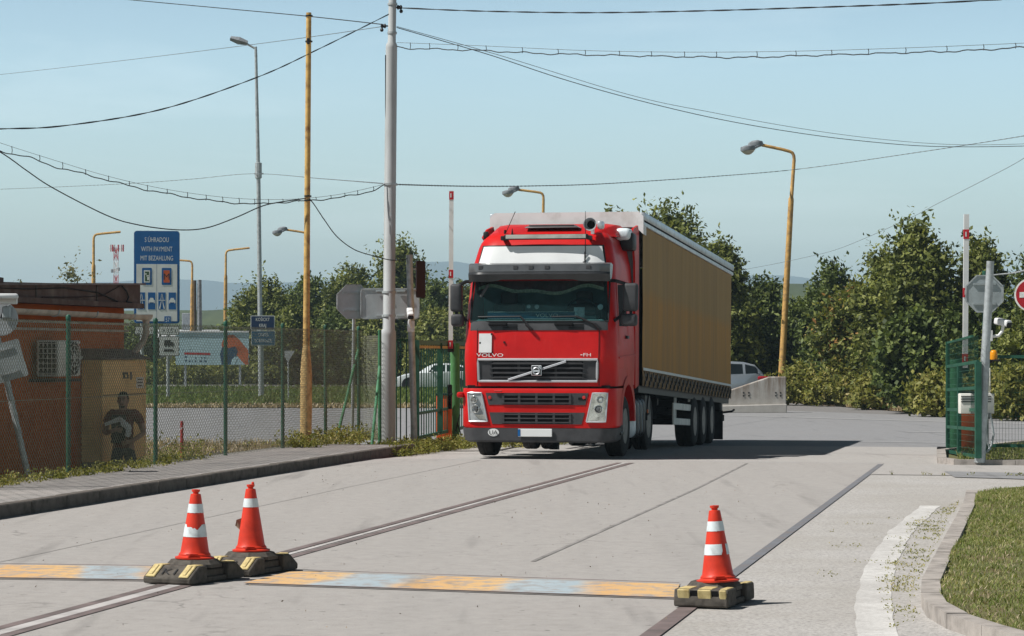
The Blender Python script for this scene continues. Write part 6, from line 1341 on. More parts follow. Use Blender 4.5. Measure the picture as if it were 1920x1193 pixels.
    q = [(-.23, -.27, 1.30), (0.02, -.30, 1.405), (.02, -.255, 1.33), (-.225, -.25, 1.255)]
    q2 = [(.02, -.30, 1.405), (.19, -.26, 1.26), (.185, -.25, 1.14), (.02, -.27, 1.27), ]
    q3 = [(.11, -.265, 1.20), (.185, -.255, 1.145), (.155, -.25, 1.08), (.09, -.26, 1.10)]
    m = MB()
    for qq in (q, q2, q3): a = [M @ Vector(v) for v in qq]; b = [M @ (Vector(v) + Vector((0, .008, -.004))) for v in qq]; m.add(a + b, [(0, 1, 2, 3), (7, 6, 5, 4), (0, 4, 5, 1), (1, 5, 6, 2), (2, 6, 7, 3), (3, 7, 4, 0)])
    o = emit(m, 'papers', MT['paper'], base=M @ Vector((0, -.27, 1.2))); tag(o, 'folded white papers held open in front of the man at the booth', 'papers')

# ------------------------------------------------------------------ cars
def car(label, loc, rz, st, paint, L_, wb, tyre=.33, tail=None):
    """st: stations (x, z_low, z_belt, z_roof, w_belt, w_roof)"""
    r = thing('parked_car' if False else 'car', label, 'car', loc, rz, local=True); n = len(st); vs = []
    for x, zl, zb, zr, wb_, wr in st: vs += [(x, -wb_ * .93, zl), (x, -wb_, zl + (zb - zl) * .45), (x, -wb_ * .985, zb), (x, -wr, zr - .04), (x, -wr * .82, zr), (x, wr * .82, zr), (x, wr, zr - .04), (x, wb_ * .985, zb), (x, wb_, zl + (zb - zl) * .45), (x, wb_ * .93, zl)]
    m = MB(); m.add(vs, [(i * 10 + j, i * 10 + (j + 1) % 10, (i + 1) * 10 + (j + 1) % 10, (i + 1) * 10 + j) for i in range(n - 1) for j in range(10)] + [tuple(range(10))[::-1], tuple((n - 1) * 10 + j for j in range(10))]); b = emit(m, 'body', MT[paint], r, smooth=28)
    cab = [i for i in range(n) if st[i][3] - st[i][2] > .12]
    def off(p, q, k): return Vector(p).lerp(Vector(q), k)
    for s in (0, 1):
        segs = [(cab[0], cab[len(cab) // 2]), (cab[len(cab) // 2], cab[-1])]
        for a, c in segs:
            up = []; lo = []
            for i in range(a, c + 1):
                B = vs[i * 10 + (2 if s == 0 else 7)]; T = vs[i * 10 + (3 if s == 0 else 6)]; sg = -1 if s == 0 else 1
                lo.append(off(B, T, .10) + Vector((0, sg * .008, 0))); up.append(off(B, T, .90) + Vector((0, sg * .008, 0)))
            lo[0].x += .05; up[0].x += .05; lo[-1].x -= .05; up[-1].x -= .05; k = len(lo); m = MB(); m.add(lo + up, [(i, i + 1, k + i + 1, k + i) for i in range(k - 1)]); emit(m, 'window', MT['carglass'], r)
    def cross(i0, i1, nm):
        m = MB(); a, c = vs[i0 * 10:i0 * 10 + 10], vs[i1 * 10:i1 * 10 + 10]; u = Vector((-.01 if st[i1][0] > st[i0][0] and nm == 'windscreen' else .012, 0, .008))
        pa = [Vector(a[2]) + Vector((0, .08, 0)), Vector(a[7]) - Vector((0, .08, 0))] if st[i0][3] - st[i0][2] < .12 else [Vector(a[4]), Vector(a[5])]
        pc = [Vector(c[4]), Vector(c[5])] if st[i1][3] - st[i1][2] > .12 else [Vector(c[2]) + Vector((0, .08, 0)), Vector(c[7]) - Vector((0, .08, 0))]
        m.add([p + u for p in (pa[0], pa[1], pc[1], pc[0])], [(0, 1, 2, 3)]); emit(m, nm, MT['carglass'], r)
    f = cab[0]; cross(f - 1, f + 1, 'windscreen'); cross(cab[-1] - 1, cab[-1] + 1, 'rear_window')
    for x in wb:
        for s in (-1, 1):
            y = s * (st[n // 2][4] - .11); w = wheel(r, x, y, tyre, 1, r=tyre, w=.21, rim='alu', hub=.1); 
            # turn the wheel from lorry axis (x) to car axis (y)
            for o in (w,):
                o.data.transform(Matrix.Translation((x, y, tyre)) @ Matrix.Rotation(R(90) * s, 4, 'Z') @ Matrix.Translation((-x, -y, -tyre)))
                for c in o.children: c.data.transform(Matrix.Translation((x, y, tyre)) @ Matrix.Rotation(R(90) * s, 4, 'Z') @ Matrix.Translation((-x, -y, -tyre)))
            m = MB(); m.lathe([(tyre + .02, -.02), (tyre + .05, -.02), (tyre + .05, .012), (tyre + .02, .012)], 24, Matrix.Translation((x, s * (st[n // 2][4] - .0), tyre)) @ Matrix.Rotation(R(90), 4, 'X')); m.lathe([(.001, 0), (tyre + .03, 0), (tyre + .03, .006), (.001, .006)], 24, Matrix.Translation((x, s * (st[n // 2][4] - .02) + .003, tyre)) @ Matrix.Rotation(R(90), 4, 'X')); emit(m, 'wheel_arch', MT['black'], r, smooth=40)
    z0 = st[1][1]
    for s in (-1, 1):
        m = MB(); m.box((st[1][0] + .14, s * (st[1][4] - .10), st[1][2] - .14), (.34, .24, .15), .05, 2); emit(m, 'headlight', MT['lampglass'], r, smooth=40)
        m = MB(); m.box((st[-2][0] - .02, s * (st[-2][4] - .06), st[-2][2] - .10), (.42, .22, .15), .05, 2); emit(m, 'tail_light', MT['tail'], r, smooth=40)
        m = MB(); i = cab[0] + 1; m.box((st[i][0] - .1, s * (st[i][4] + .09), st[i][2] + .07), (.13, .2, .13), .04, 2); emit(m, 'side_mirror', MT[paint], r, smooth=40)
    m = MB(); m.box((st[0][0] + .1, 0, z0 + .10), (.34, st[1][4] * 1.5, .14), .03); emit(m, 'front_grille', MT['black'], r)
    m = MB(); m.box((st[-1][0] - .06, 0, z0 + .12), (.24, st[-2][4] * 1.88, .22), .04, 2); emit(m, 'rear_bumper', MT['black'], r, smooth=30)
    return r
def cars():
    hatch = [(-2.10, .30, .55, .60, .55, .45), (-2.0, .22, .66, .70, .74, .62), (-1.6, .20, .80, .86, .84, .72), (-1.0, .20, .92, .98, .87, .70), (-.72, .20, .95, 1.02, .87, .66), (-.30, .20, .96, 1.30, .88, .60), (.05, .20, .97, 1.44, .88, .59), (.7, .20, .98, 1.47, .88, .59), (1.3, .20, 1.0, 1.42, .88, .58), (1.75, .22, 1.02, 1.28, .86, .57), (2.02, .26, 1.0, 1.08, .80, .60), (2.12, .34, .75, .8, .70, .55)]
    p = P(806, 738, 138); car('white hatchback on the far road seen through the left gate bars', (p.x + .2, 138, Gz(p.x, 138) + .02), R(0), hatch, 'carw', 4.2, (-1.3, 1.3))
    suv = [(-2.25, .36, .70, .78, .60, .50), (-2.1, .28, .90, .98, .80, .68), (-1.6, .26, 1.02, 1.10, .92, .78), (-.95, .26, 1.08, 1.16, .94, .74), (-.45, .26, 1.10, 1.46, .94, .70), (0, .26, 1.12, 1.64, .94, .68), (.7, .26, 1.14, 1.70, .94, .68), (1.35, .27, 1.17, 1.67, .93, .67), (1.80, .30, 1.20, 1.56, .91, .66), (2.10, .34, 1.14, 1.26, .88, .68), (2.28, .40, .85, .92, .80, .66)]
    p = P(1325, 758, 100); car('silver estate car whose rear end shows between trailer and concrete block', (p.x + .0, 100, Gz(p.x, 100) + .02), R(3), suv, 'cars', 4.6, (-1.4, 1.4), .37)

# ------------------------------------------------------------------ overhead cables
def spline(ctrl, n=60):
    ctrl = [tuple(c) for c in ctrl]                      # run cables on well past the picture edge
    for end in (0, -1):
        a, b = (ctrl[0], ctrl[1]) if end == 0 else (ctrl[-1], ctrl[-2])
        if a[0] < 110 or a[0] > 1999:
            k = 900 / max(60, abs(a[0] - b[0])); q = (a[0] + (a[0] - b[0]) * k, a[1] + (a[1] - b[1]) * k, max(20, a[2] + (a[2] - b[2]) * k * .5)); ctrl.insert(0 if end == 0 else len(ctrl), q)
    xs = [c[0] for c in ctrl]; out = []
    P_ = [ctrl[0]] + list(ctrl) + [ctrl[-1]]; k = len(ctrl) - 1; m = max(2, n // k)
    for i in range(1, len(P_) - 2):
        p0, p1, p2, p3 = [np.array(P_[i + d], float) for d in (-1, 0, 1, 2)]
        for j in range(m):
            t = j / m; out.append(.5 * ((2 * p1) + (-p0 + p2) * t + (2 * p0 - 5 * p1 + 4 * p2 - p3) * t * t + (-p0 + 3 * p1 - 3 * p2 + p3) * t ** 3))
    out.append(np.array(ctrl[-1], float)); return out
def cables():
    def cable(label, ctrl, r, mat='wire', twist=False, name='overhead_cable'):
        pts = spline(ctrl, 90); W = [P(*p) for p in pts]; m = MB()
        if twist:
            # two strands wound round each other
            fine = []; 
            for a, b in zip(W, W[1:]):
                k = max(1, int((b - a).length / .09))
                for i in range(k): fine.append(a.lerp(b, i / k))
            fine.append(W[-1])
            for ph in (0, math.pi):
                q = [p + Vector((0, math.cos(i * .55 + ph), math.sin(i * .55 + ph))) * r * .75 for i, p in enumerate(fine)]; m.tube(q, r * .75, 4)
        else: m.tube(W, r, 5)
        o = emit(m, name, MT[mat], base=W[0], smooth=60); tag(o, label, 'cable', 'overhead cables'); return o, W
    cable('twisted cable rising from the left edge to the top of the grey pole', [(-160, 246, 34), (0, 242, 36), (120, 236, 37), (300, 206, 39), (480, 146, 41.5), (600, 91, 43.5), (729, 27, 45.4)], .008, twist=True)
    cable('topmost thin cable leaving the grey pole upward to the left', [(100, -14, 60), (245, 0, 57), (430, 17, 53), (580, 31, 49), (717, 46, 45.5)], .009)
    cable('faint grey cable crossing the sky behind the flat LED lamp head', [(-120, 150, 95), (0, 140, 90), (220, 115, 75), (440, 88, 62), (600, 67, 53), (717, 50, 45.6)], .007, 'wireg')
    cable('black slack cable sagging deepest above the blue payment sign', [(-120, 215, 40), (0, 285, 42), (50, 320, 42.3), (100, 353, 42.6), (200, 404, 43), (260, 422, 43.1), (330, 431, 43.2), (385, 428, 43.2), (440, 409, 43.2), (488, 388, 43.2), (520, 380, 43.1), (574, 372, 43.1)], .010)
    cable('thin twisted cable running level through the LED lamp post', [(-120, 356, 150), (0, 355, 140), (230, 345, 125), (360, 336, 118), (478, 326, 112), (600, 335, 78), (727, 345, 45.6)], .009, 'wireg', True)
    cable('black drop cable curving from the yellow pole down behind the grey pole', [(580, 372, 43.1), (590, 385, 43.3), (608, 412, 43.8), (632, 444, 44.3), (664, 468, 44.8), (700, 480, 45.1), (735, 488, 45.3), (768, 485, 45.6)], .009)
    cable('thick twisted cable along the top of the sky right of the grey pole', [(750, 15, 45.5), (900, 21, 44.5), (1100, 24, 43), (1300, 21, 41), (1500, 15, 39), (1700, 8, 37), (1860, 0, 35.5), (2000, -10, 34)], .009, twist=True)
    cable('dark cable slanting down right from the grey pole across the open sky', [(744, 52, 45.5), (840, 80, 47), (930, 107, 48), (1050, 147, 50), (1180, 184, 52), (1340, 222, 55), (1500, 250, 58), (1640, 267, 60), (1760, 275, 62), (1920, 274, 65), (2060, 266, 68)], .008)
    cable('faint grey cable just above the slanting dark one at right', [(744, 50, 45.5), (930, 102, 48.5), (1180, 178, 53), (1340, 212, 57), (1500, 241, 61), (1640, 260, 64), (1780, 271, 67), (1920, 270, 70), (2060, 262, 74)], .006, 'wireg')
    cable('thin twisted cable level behind the trailer rising to the right edge', [(741, 346, 45.6), (850, 349, 56), (950, 349.5, 64), (1080, 347, 74), (1180, 342, 82), (1340, 331, 92), (1500, 317, 100), (1700, 289, 90), (1920, 255, 80), (2060, 228, 72)], .010, 'wireg', True)
    cable('faint thin wire climbing from the trailer rear towards the right edge', [(1370, 508, 120), (1410, 503, 115), (1500, 485, 105), (1580, 464, 96), (1700, 412, 84), (1760, 381, 78), (1850, 335, 70), (1920, 297, 64), (2040, 220, 55)], .007, 'wireg')
    def ladder(label, up, lo, hang, r):
        U = [P(*p) for p in spline(up, 80)]; pl = spline(lo, 200); Lw = [P(p[0], p[1] + 1.2 * math.sin(p[0] * .075) + .8 * math.sin(p[0] * .19), p[2]) for p in pl]
        t = thing('overhead_cable', label, 'cable', Lw[0], group='overhead cables'); m = MB(); m.tube(U, .004, 4); emit(m, 'messenger_wire', MT['wireg'], t); m = MB(); m.tube(Lw, r, 5); emit(m, 'hanging_cable', MT['wire'], t, smooth=60)
        ux = [p[0] for p in spline(up, 80)]; uy = [p[1] for p in spline(up, 80)]; lx = [p[0] for p in pl]; ly = [p[1] for p in pl]; uz = [p[2] for p in spline(up, 80)]
        for x in hang:
            Y = float(np.interp(x, ux, uz)); y0 = float(np.interp(x, ux, uy)); y1 = float(np.interp(x, lx, ly)); m = MB(); m.tube([P(x, y0 - 1, Y), P(x + 1, (y0 + y1) / 2, Y), P(x, y1 + 1, Y)], .006, 4); emit(m, 'hanger', MT['wire'], t)
    ladder('cable hung on rings from a messenger wire, sagging across the left sky', [(-120, 226, 43), (0, 268, 43.2), (100, 300, 43.4), (200, 330, 43.6), (300, 353, 43.9), (400, 368, 44.2), (480, 374, 44.4), (560, 373, 44.8), (640, 364, 45.1), (720, 346, 45.4)], [(-120, 242, 43), (0, 283, 43.2), (50, 294, 43.3), (100, 312, 43.4), (160, 327, 43.5), (240, 348, 43.7), (300, 361, 43.9), (400, 377, 44.2), (480, 383, 44.4), (500, 381, 44.5), (560, 378, 44.8), (640, 370, 45.1), (690, 360, 45.3), (722, 347, 45.4)], (22, 74, 117, 160, 203, 242, 276, 313, 351, 386, 417, 448, 477, 503, 530, 560, 592, 620, 646, 670, 700), .009)
    ladder('cable hung on rings from a messenger wire across the right sky', [(744, 80, 45.4), (900, 86, 44.5), (1100, 95, 43), (1300, 98, 41.5), (1500, 96, 40), (1700, 90, 38.5), (1920, 81, 37), (2060, 74, 36)], [(744, 88, 45.4), (770, 91, 45.3), (900, 95, 44.5), (1000, 100, 43.8), (1100, 103, 43), (1300, 107, 41.5), (1400, 108, 40.8), (1500, 105, 40), (1700, 99, 38.5), (1800, 96, 37.8), (1920, 89, 37), (2060, 81, 36)], (769, 805, 858, 911, 979, 1046, 1097, 1161, 1221, 1283, 1343, 1419, 1492, 1559, 1628, 1698, 1775, 1844, 1904), .009)
    cable('pale slack cable tied to the leaning right post and leaving the picture', [(1862, 516, 38.4), (1880, 514, 38.4), (1900, 512, 38.4), (1930, 504, 38.4), (2000, 480, 38.4)], .011, 'galv')
# ------------------------------------------------------------------ trees, bushes, grass
def quads(C, U, W, rng, fold=.25):
    """leaf quads: centre C, half axis U, half width W"""
    n = len(C); V = np.empty((n, 4, 3)); V[:, 0] = C - U; V[:, 2] = C + U; N = np.cross(U, W); N /= np.linalg.norm(N, axis=1, keepdims=True) + 1e-9
    hw = np.linalg.norm(W, axis=1, keepdims=True)
    V[:, 1] = C + W - U * .15 + N * hw * fold; V[:, 3] = C - W - U * .15 + N * hw * fold
    return V.reshape(-1, 3), np.arange(n * 4).reshape(-1, 4)
def unit(v): return v / (np.linalg.norm(v, axis=-1, keepdims=True) + 1e-9)
def leaf_axes(D, L_, wr, rng, droop=.0, N0=None):
    n = len(D); r = unit(rng.normal(size=(n, 3))); U = unit(D + .9 * r + np.array([0, 0, -droop])); N = unit(rng.normal(size=(n, 3)) * .55 + D * .6 + np.array([0, 0, .9]) if N0 is None else rng.normal(size=(n, 3)) * .38 + N0); W = unit(np.cross(U, N))
    s = L_ * rng.uniform(.6, 1.35, (n, 1)); return U * s * .5, W * s * wr * .5
def crown_mesh(name, seed, lobes, twigs, per, leaf, wr, mat, twig=.6, up=.5, inner=.12, spike=.12):
    """lobes: (x,y,z,rx,ry,rz) ellipsoids; twigs spread over their outer skin, leaves along each twig"""
    rng = np.random.default_rng(seed); lob = np.array(lobes, float); area = (lob[:, 3] * lob[:, 5]) ** .9; pick = rng.choice(len(lob), twigs, p=area / area.sum())
    d = unit(rng.normal(size=(twigs, 3))); d[:, 2] = np.where(d[:, 2] < -.75, -d[:, 2], d[:, 2]); B = lob[pick]
    rad = rng.uniform(.62, 1.0, (twigs, 1)) ** .7
    base = B[:, :3] + d * B[:, 3:6] * rad; dirn = unit(d * np.array([1, 1, .8]) + np.array([0, 0, up]) + .45 * rng.normal(size=(twigs, 3)))
    ln = twig * rng.uniform(.5, 1.25, (twigs, 1)) * np.where(rng.random((twigs, 1)) < spike, 1.9, 1)
    t = np.linspace(.1, 1, per)[None, :, None] + rng.uniform(-.06, .06, (twigs, per, 1))
    C = base[:, None] + dirn[:, None] * ln[:, None] * t + rng.normal(0, leaf * .35, (twigs, per, 3)); D = np.broadcast_to(dirn[:, None] * .5, C.shape) + 0; N0 = np.broadcast_to(unit(d * .75 + np.array([0, 0, .55]))[:, None], C.shape).reshape(-1, 3)
    C = C.reshape(-1, 3); D = D.reshape(-1, 3)
    ni = int(len(C) * inner); pk = rng.choice(len(lob), ni, p=area / area.sum()); CI = lob[pk, :3] + unit(rng.normal(size=(ni, 3))) * lob[pk, 3:6] * rng.uniform(.2, .8, (ni, 1))
    U, W = leaf_axes(D, leaf, wr, rng, .15, N0); UI, WI = leaf_axes(np.zeros((ni, 3)), leaf * 2.2, .8, rng)
    ok = C[:, 2] > .02; C, U, W = C[ok], U[ok], W[ok]
    V, F = quads(np.concatenate([C, CI]), np.concatenate([U, UI]), np.concatenate([W, WI]), rng)
    return mesh_np(name, V, F, mat)
def trunk_mb(h, lobes, r0, seed):
    rg = random.Random(seed); m = MB(); top = Vector((rg.uniform(-.2, .2), 0, h)); bend = Vector((rg.uniform(-.15, .15), rg.uniform(-.1, .1), h * .5))
    m.tube([(0, 0, -.3), (0, 0, .15), bend, top], [r0 * 1.35, r0, r0 * .75, r0 * .45], 9)
    for l in lobes:
        a = bend.lerp(top, rg.uniform(.0, .9)); b = Vector(l[:3]); m.tube([a, a.lerp(b, .55) + Vector((0, 0, -.1)), b + Vector((0, 0, l[5] * .4))], [r0 * .42, r0 * .27, r0 * .08], 6)
    return m
def auto_lobes(seed, w, h, z0, n, dep=None, peak=0.0):
    """rounded clumps filling a crown of width w between z0 and h"""
    rg = random.Random(seed); out = []; dep = dep or w; H = h - z0; n = int(n * 1.7)
    for i in range(n):
        t = (i + rg.random()) / n; env = (1 - t) ** .55 * .95 + .16 if peak else math.sqrt(max(.05, 1 - (1.75 * t - .72) ** 2))
        r = rg.uniform(.15, .25) * min(w, H * 1.1) * (.7 + .3 * env); a = i * 2.4 + rg.uniform(-.5, .5); rr = max(0, .5 * env - r / w * .8) * rg.uniform(.55, 1.15)
        out.append((math.cos(a) * rr * w, math.sin(a) * rr * dep, z0 + r * .5 + t * (H - r * 1.3), r, r * dep / w, r * rg.uniform(.75, .95)))
    out.append((0, 0, z0 + H * .42, w * .24, dep * .24, H * .32))
    return out
def tree(label, px, ptop, Y, wpx, mat, seed, n=9, twigs=1100, per=9, leaf=.20, wr=.5, z0=.10, peak=0, kind='tree', group='trees behind the roads', trunk=True, dep=None, twig=.48, up=.3, inner=.08, spike=.08, base=None):
    x = (px - 960) / FPX * Y; zg = Gz(x, Y) if base is None else base; h = EYE - (ptop - HZ) / FPX * Y - zg; w = wpx / FPX * Y; b = (x, Y, zg)
    lobes = auto_lobes(seed, w * .86, h * .93, h * z0, n, dep, peak)
    r = thing(kind, label, kind.replace('_', ' ') if kind != 'tree' else 'tree', b, group=group, local=True)
    if trunk: emit(trunk_mb(h * .7, lobes[:6], .05 + h * .014, seed), 'trunk', MT['bark'], r, smooth=50)
    obj_me('crown', crown_mesh('crown', seed, lobes, twigs, per, leaf, wr, MT[mat], twig, up, inner, spike), r)
    return r
def trees():
    # right of the trailer
    tree('broad tree of dense green leaves at the gap right of the ochre lamp', 1560, 482, 112, 190, 'lf1', 11, 10, 1300, twig=.5, leaf=.22)
    tree('green tree flecked with rust coloured leaves in the middle of the right hedge', 1600, 520, 99, 170, 'lf2', 12, 9, 1200, leaf=.21, z0=.05)
    tree('tallest tree of the right group, a spiky crown left of the raised white arm', 1722, 386, 92, 185, 'lf0', 13, 13, 1700, leaf=.20, peak=0, twig=.6, spike=.18, z0=.05)
    tree('leafy tree with a rounded top behind the raised white arm at right', 1838, 420, 93, 170, 'lf0', 14, 11, 1500, leaf=.20, twig=.5, spike=.12, z0=.05)
    tree('leafy tree cut by the right picture edge above the no entry sign', 1955, 442, 91, 190, 'lf1', 15, 10, 1300, leaf=.20, z0=.05)
    tree('low tree between the spiky tree and the rust flecked one', 1650, 455, 96, 130, 'lf0', 16, 8, 1000, leaf=.20, twig=.5, spike=.12, z0=.05)
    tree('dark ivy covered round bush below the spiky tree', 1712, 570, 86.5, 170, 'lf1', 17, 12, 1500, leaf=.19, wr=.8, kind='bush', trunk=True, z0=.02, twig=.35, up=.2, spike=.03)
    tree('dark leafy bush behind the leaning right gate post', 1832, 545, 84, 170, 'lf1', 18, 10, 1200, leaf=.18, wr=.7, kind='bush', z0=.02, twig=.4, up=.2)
    tree('leafy bush behind the wire fence under the no entry sign', 1930, 570, 80, 170, 'lf0', 19, 10, 1100, leaf=.17, kind='bush', z0=.02, twig=.4, up=.3)
    # behind the trailer
    tree('tall lobed tree rising above the rear half of the trailer', 1250, 368, 118, 270, 'lf0', 21, 14, 2000, leaf=.24, twig=.7, spike=.15)
    tree('small tree top showing above the front of the trailer', 1146, 372, 120, 60, 'lf0', 22, 5, 400, leaf=.24, z0=.5)
    tree('rounded tree just right of the trailer rear', 1352, 436, 114, 190, 'lf0', 23, 12, 1600, leaf=.23, z0=.05)
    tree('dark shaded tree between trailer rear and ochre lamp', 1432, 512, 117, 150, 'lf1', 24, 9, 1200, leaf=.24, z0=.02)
    tree('olive tree close behind the foot of the ochre lamp', 1512, 540, 117, 110, 'lf1', 25, 8, 900, leaf=.23, z0=.02)
    # left group on the far bank
    G2 = 'trees on the far bank at left'
    tree('olive green tree just right of the billboard', 492, 510, 168, 160, 'lf0', 31, 9, 1100, leaf=.27, group=G2, z0=.05, twig=.65)
    tree('broad olive tree behind the yellow wrapped pole', 578, 503, 172, 190, 'lf1', 32, 10, 1300, leaf=.28, group=G2, z0=.05, twig=.65)
    tree('wide tree directly behind the octagonal sign back', 658, 482, 170, 190, 'lf0', 33, 11, 1400, leaf=.28, group=G2, z0=.05, twig=.65)
    tree('tallest tree at left, rising right of the grey pole', 752, 440, 172, 165, 'lf0', 34, 12, 1500, leaf=.28, group=G2, peak=0, z0=.05, twig=.75, spike=.2)
    tree('slim pointed tree left of the raised barrier arm', 820, 508, 165, 90, 'lf1', 35, 8, 700, leaf=.26, group=G2, peak=1, z0=.05, twig=.8, spike=.2)
    tree('leafy tree behind the left door mirror of the truck', 868, 520, 168, 110, 'lf0', 36, 8, 800, leaf=.27, group=G2, z0=.05, twig=.65)
    tree('low leafy tree behind the rectangular sign back', 715, 545, 160, 130, 'lf3', 37, 9, 1100, leaf=.26, group=G2, z0=.03)
    tree('low yellowish green tree right of the leaning gate post', 820, 570, 158, 130, 'lf3', 38, 9, 1100, leaf=.26, group=G2, z0=.03)
    tree('low dark tree behind the blue town signs', 455, 560, 172, 90, 'lf1', 39, 8, 800, leaf=.27, group=G2, z0=.03)
    tree('thin pale tree with airy crown behind the booth roof', 138, 476, 150, 74, 'lf4', 41, 7, 260, per=7, leaf=.24, peak=1, twig=.8, spike=.3, inner=.02, group=G2)
    tree('tiny tree top just showing over the left of the booth roof', 42, 512, 150, 40, 'lf4', 42, 5, 160, per=7, leaf=.22, group=G2, inner=.05)
    tree('low dark tree filling the gap behind the payment sign posts', 262, 590, 172, 110, 'lf1', 43, 8, 800, leaf=.27, group=G2, z0=.02)
    tree('low rounded tree behind the rear of the white hatchback', 905, 560, 165, 120, 'lf1', 44, 8, 800, leaf=.27, group=G2, z0=.02)
    tree('wide low tree between billboard and yellow pole', 540, 562, 162, 150, 'lf0', 45, 9, 1000, leaf=.26, group=G2, z0=.02)
    tree('wide low tree behind the braced fence corner', 640, 560, 161, 150, 'lf1', 46, 9, 1000, leaf=.26, group=G2, z0=.02)
    tree('wide low tree right behind the short barred panel', 768, 556, 161, 140, 'lf0', 47, 9, 1000, leaf=.26, group=G2, z0=.02)
    # bushes along the banks
    B = 'low bushes on the banks'
    for k, (px, pt, Y, w, mt, lab) in enumerate(((1500, 688, 100, 100, 'lf3', 'pale low bush beside the concrete block'), (1570, 690, 98, 110, 'lf3', 'low bush at the road edge below the rust flecked tree'), (1640, 706, 92, 90, 'lf3', 'small low bush left of the dark ivy bush'), (1752, 706, 82, 110, 'lf3', 'bright bramble bush left of the right gate leaf'), (1822, 690, 80, 110, 'lf3', 'bright bramble bush seen through the right gate mesh'), (1905, 690, 77, 120, 'lf3', 'bright bramble bush behind the wire fence at the edge'),
         (362, 688, 164, 80, 'lf3', 'low bush beneath the billboard, nearest its left end'), (440, 692, 165, 80, 'lf3', 'low bush beneath the right end of the billboard'), (520, 664, 164, 90, 'lf1', 'dark low bush behind the galvanised lamp post'), (590, 672, 165, 90, 'lf1', 'low bush behind the wrapped foot of the yellow pole'), (650, 668, 164, 90, 'lf3', 'low bush behind the octagonal sign post'), (712, 664, 163, 80, 'lf1', 'low bush behind the foot of the grey pole'), (282, 690, 164, 90, 'lf3', 'low bush behind the posts of the payment sign'))):
        tree(lab, px, pt, Y, w, 'gr3' if Y < 120 else mt, 60 + k, 8, 520, per=8, leaf=.17 if Y < 120 else .24, wr=.55, kind='bush', group=B, trunk=False, z0=0.0, twig=.45, up=.4)

def scatter(poly, n, rng):
    pl = np.array([(p[0], p[1]) for p in poly]); lo = pl.min(0); hi = pl.max(0); out = np.empty((0, 2))
    while len(out) < n:
        q = rng.uniform(lo, hi, (n * 2, 2)); ins = np.zeros(len(q), bool); j = len(pl) - 1
        for i in range(len(pl)):
            a, b = pl[i], pl[j]; c = ((a[1] > q[:, 1]) != (b[1] > q[:, 1])) & (q[:, 0] < (b[0] - a[0]) * (q[:, 1] - a[1]) / (b[1] - a[1] + 1e-12) + a[0]); ins ^= c; j = i
        out = np.concatenate([out, q[ins]])
    return out[:n]
def blades(name, pts, zf, hmin, hmax, width, mat, rng, lean=.45, curve=True):
    n = len(pts); Z = zf(pts[:, 0], pts[:, 1]); B = np.stack([pts[:, 0], pts[:, 1], Z], -1); h = rng.uniform(hmin, hmax, (n, 1)); a = rng.uniform(0, 2 * np.pi, n); w = np.stack([np.cos(a), np.sin(a), 0 * a], -1) * width * rng.uniform(.6, 1.4, (n, 1))
    b = rng.uniform(0, 2 * np.pi, n); ld = np.stack([np.cos(b), np.sin(b), 0 * b], -1) * lean * rng.uniform(.2, 1.2, (n, 1)); mid = B + (np.array([0, 0, .55]) + ld * .35) * h; tip = B + (np.array([0, 0, 1.0]) * (1 - .25 * np.linalg.norm(ld, axis=1, keepdims=True)) + ld) * h
    V = np.stack([B - w, B + w, mid + w * .75, mid - w * .75, tip + w * .15, tip - w * .15], 1).reshape(-1, 3); i = np.arange(n)[:, None] * 6
    F = np.stack([np.concatenate([i, i + 1, i + 2, i + 3], 1), np.concatenate([i + 3, i + 2, i + 4, i + 5], 1)], 1).reshape(-1, 4); return mesh_np(name, V, F, mat)
def stuff(name, me, label, cat): return tag(obj_me(name, me), label, cat, kind='stuff')
def plants(name, pts, zf, h, leaf, per, mat, rng):
    """small weeds: a stem with leaves"""
    n = len(pts); Z = zf(pts[:, 0], pts[:, 1]); hh = h * rng.uniform(.35, 1.3, (n, 1, 1)); t = rng.uniform(.05, 1, (n, per, 1)); d = unit(np.stack([rng.normal(0, .35, n), rng.normal(0, .35, n), np.ones(n)], -1))[:, None]
    C = np.stack([pts[:, 0], pts[:, 1], Z], -1)[:, None] + d * hh * t + rng.normal(0, leaf * .6, (n, per, 3)) * np.array([1, 1, .4]); C = C.reshape(-1, 3); U, W = leaf_axes(np.broadcast_to(np.array([0, 0, .3]), C.shape) + 0, leaf, .5, rng)
    V, F = quads(C, U, W, rng); return mesh_np(name, V, F, mat)
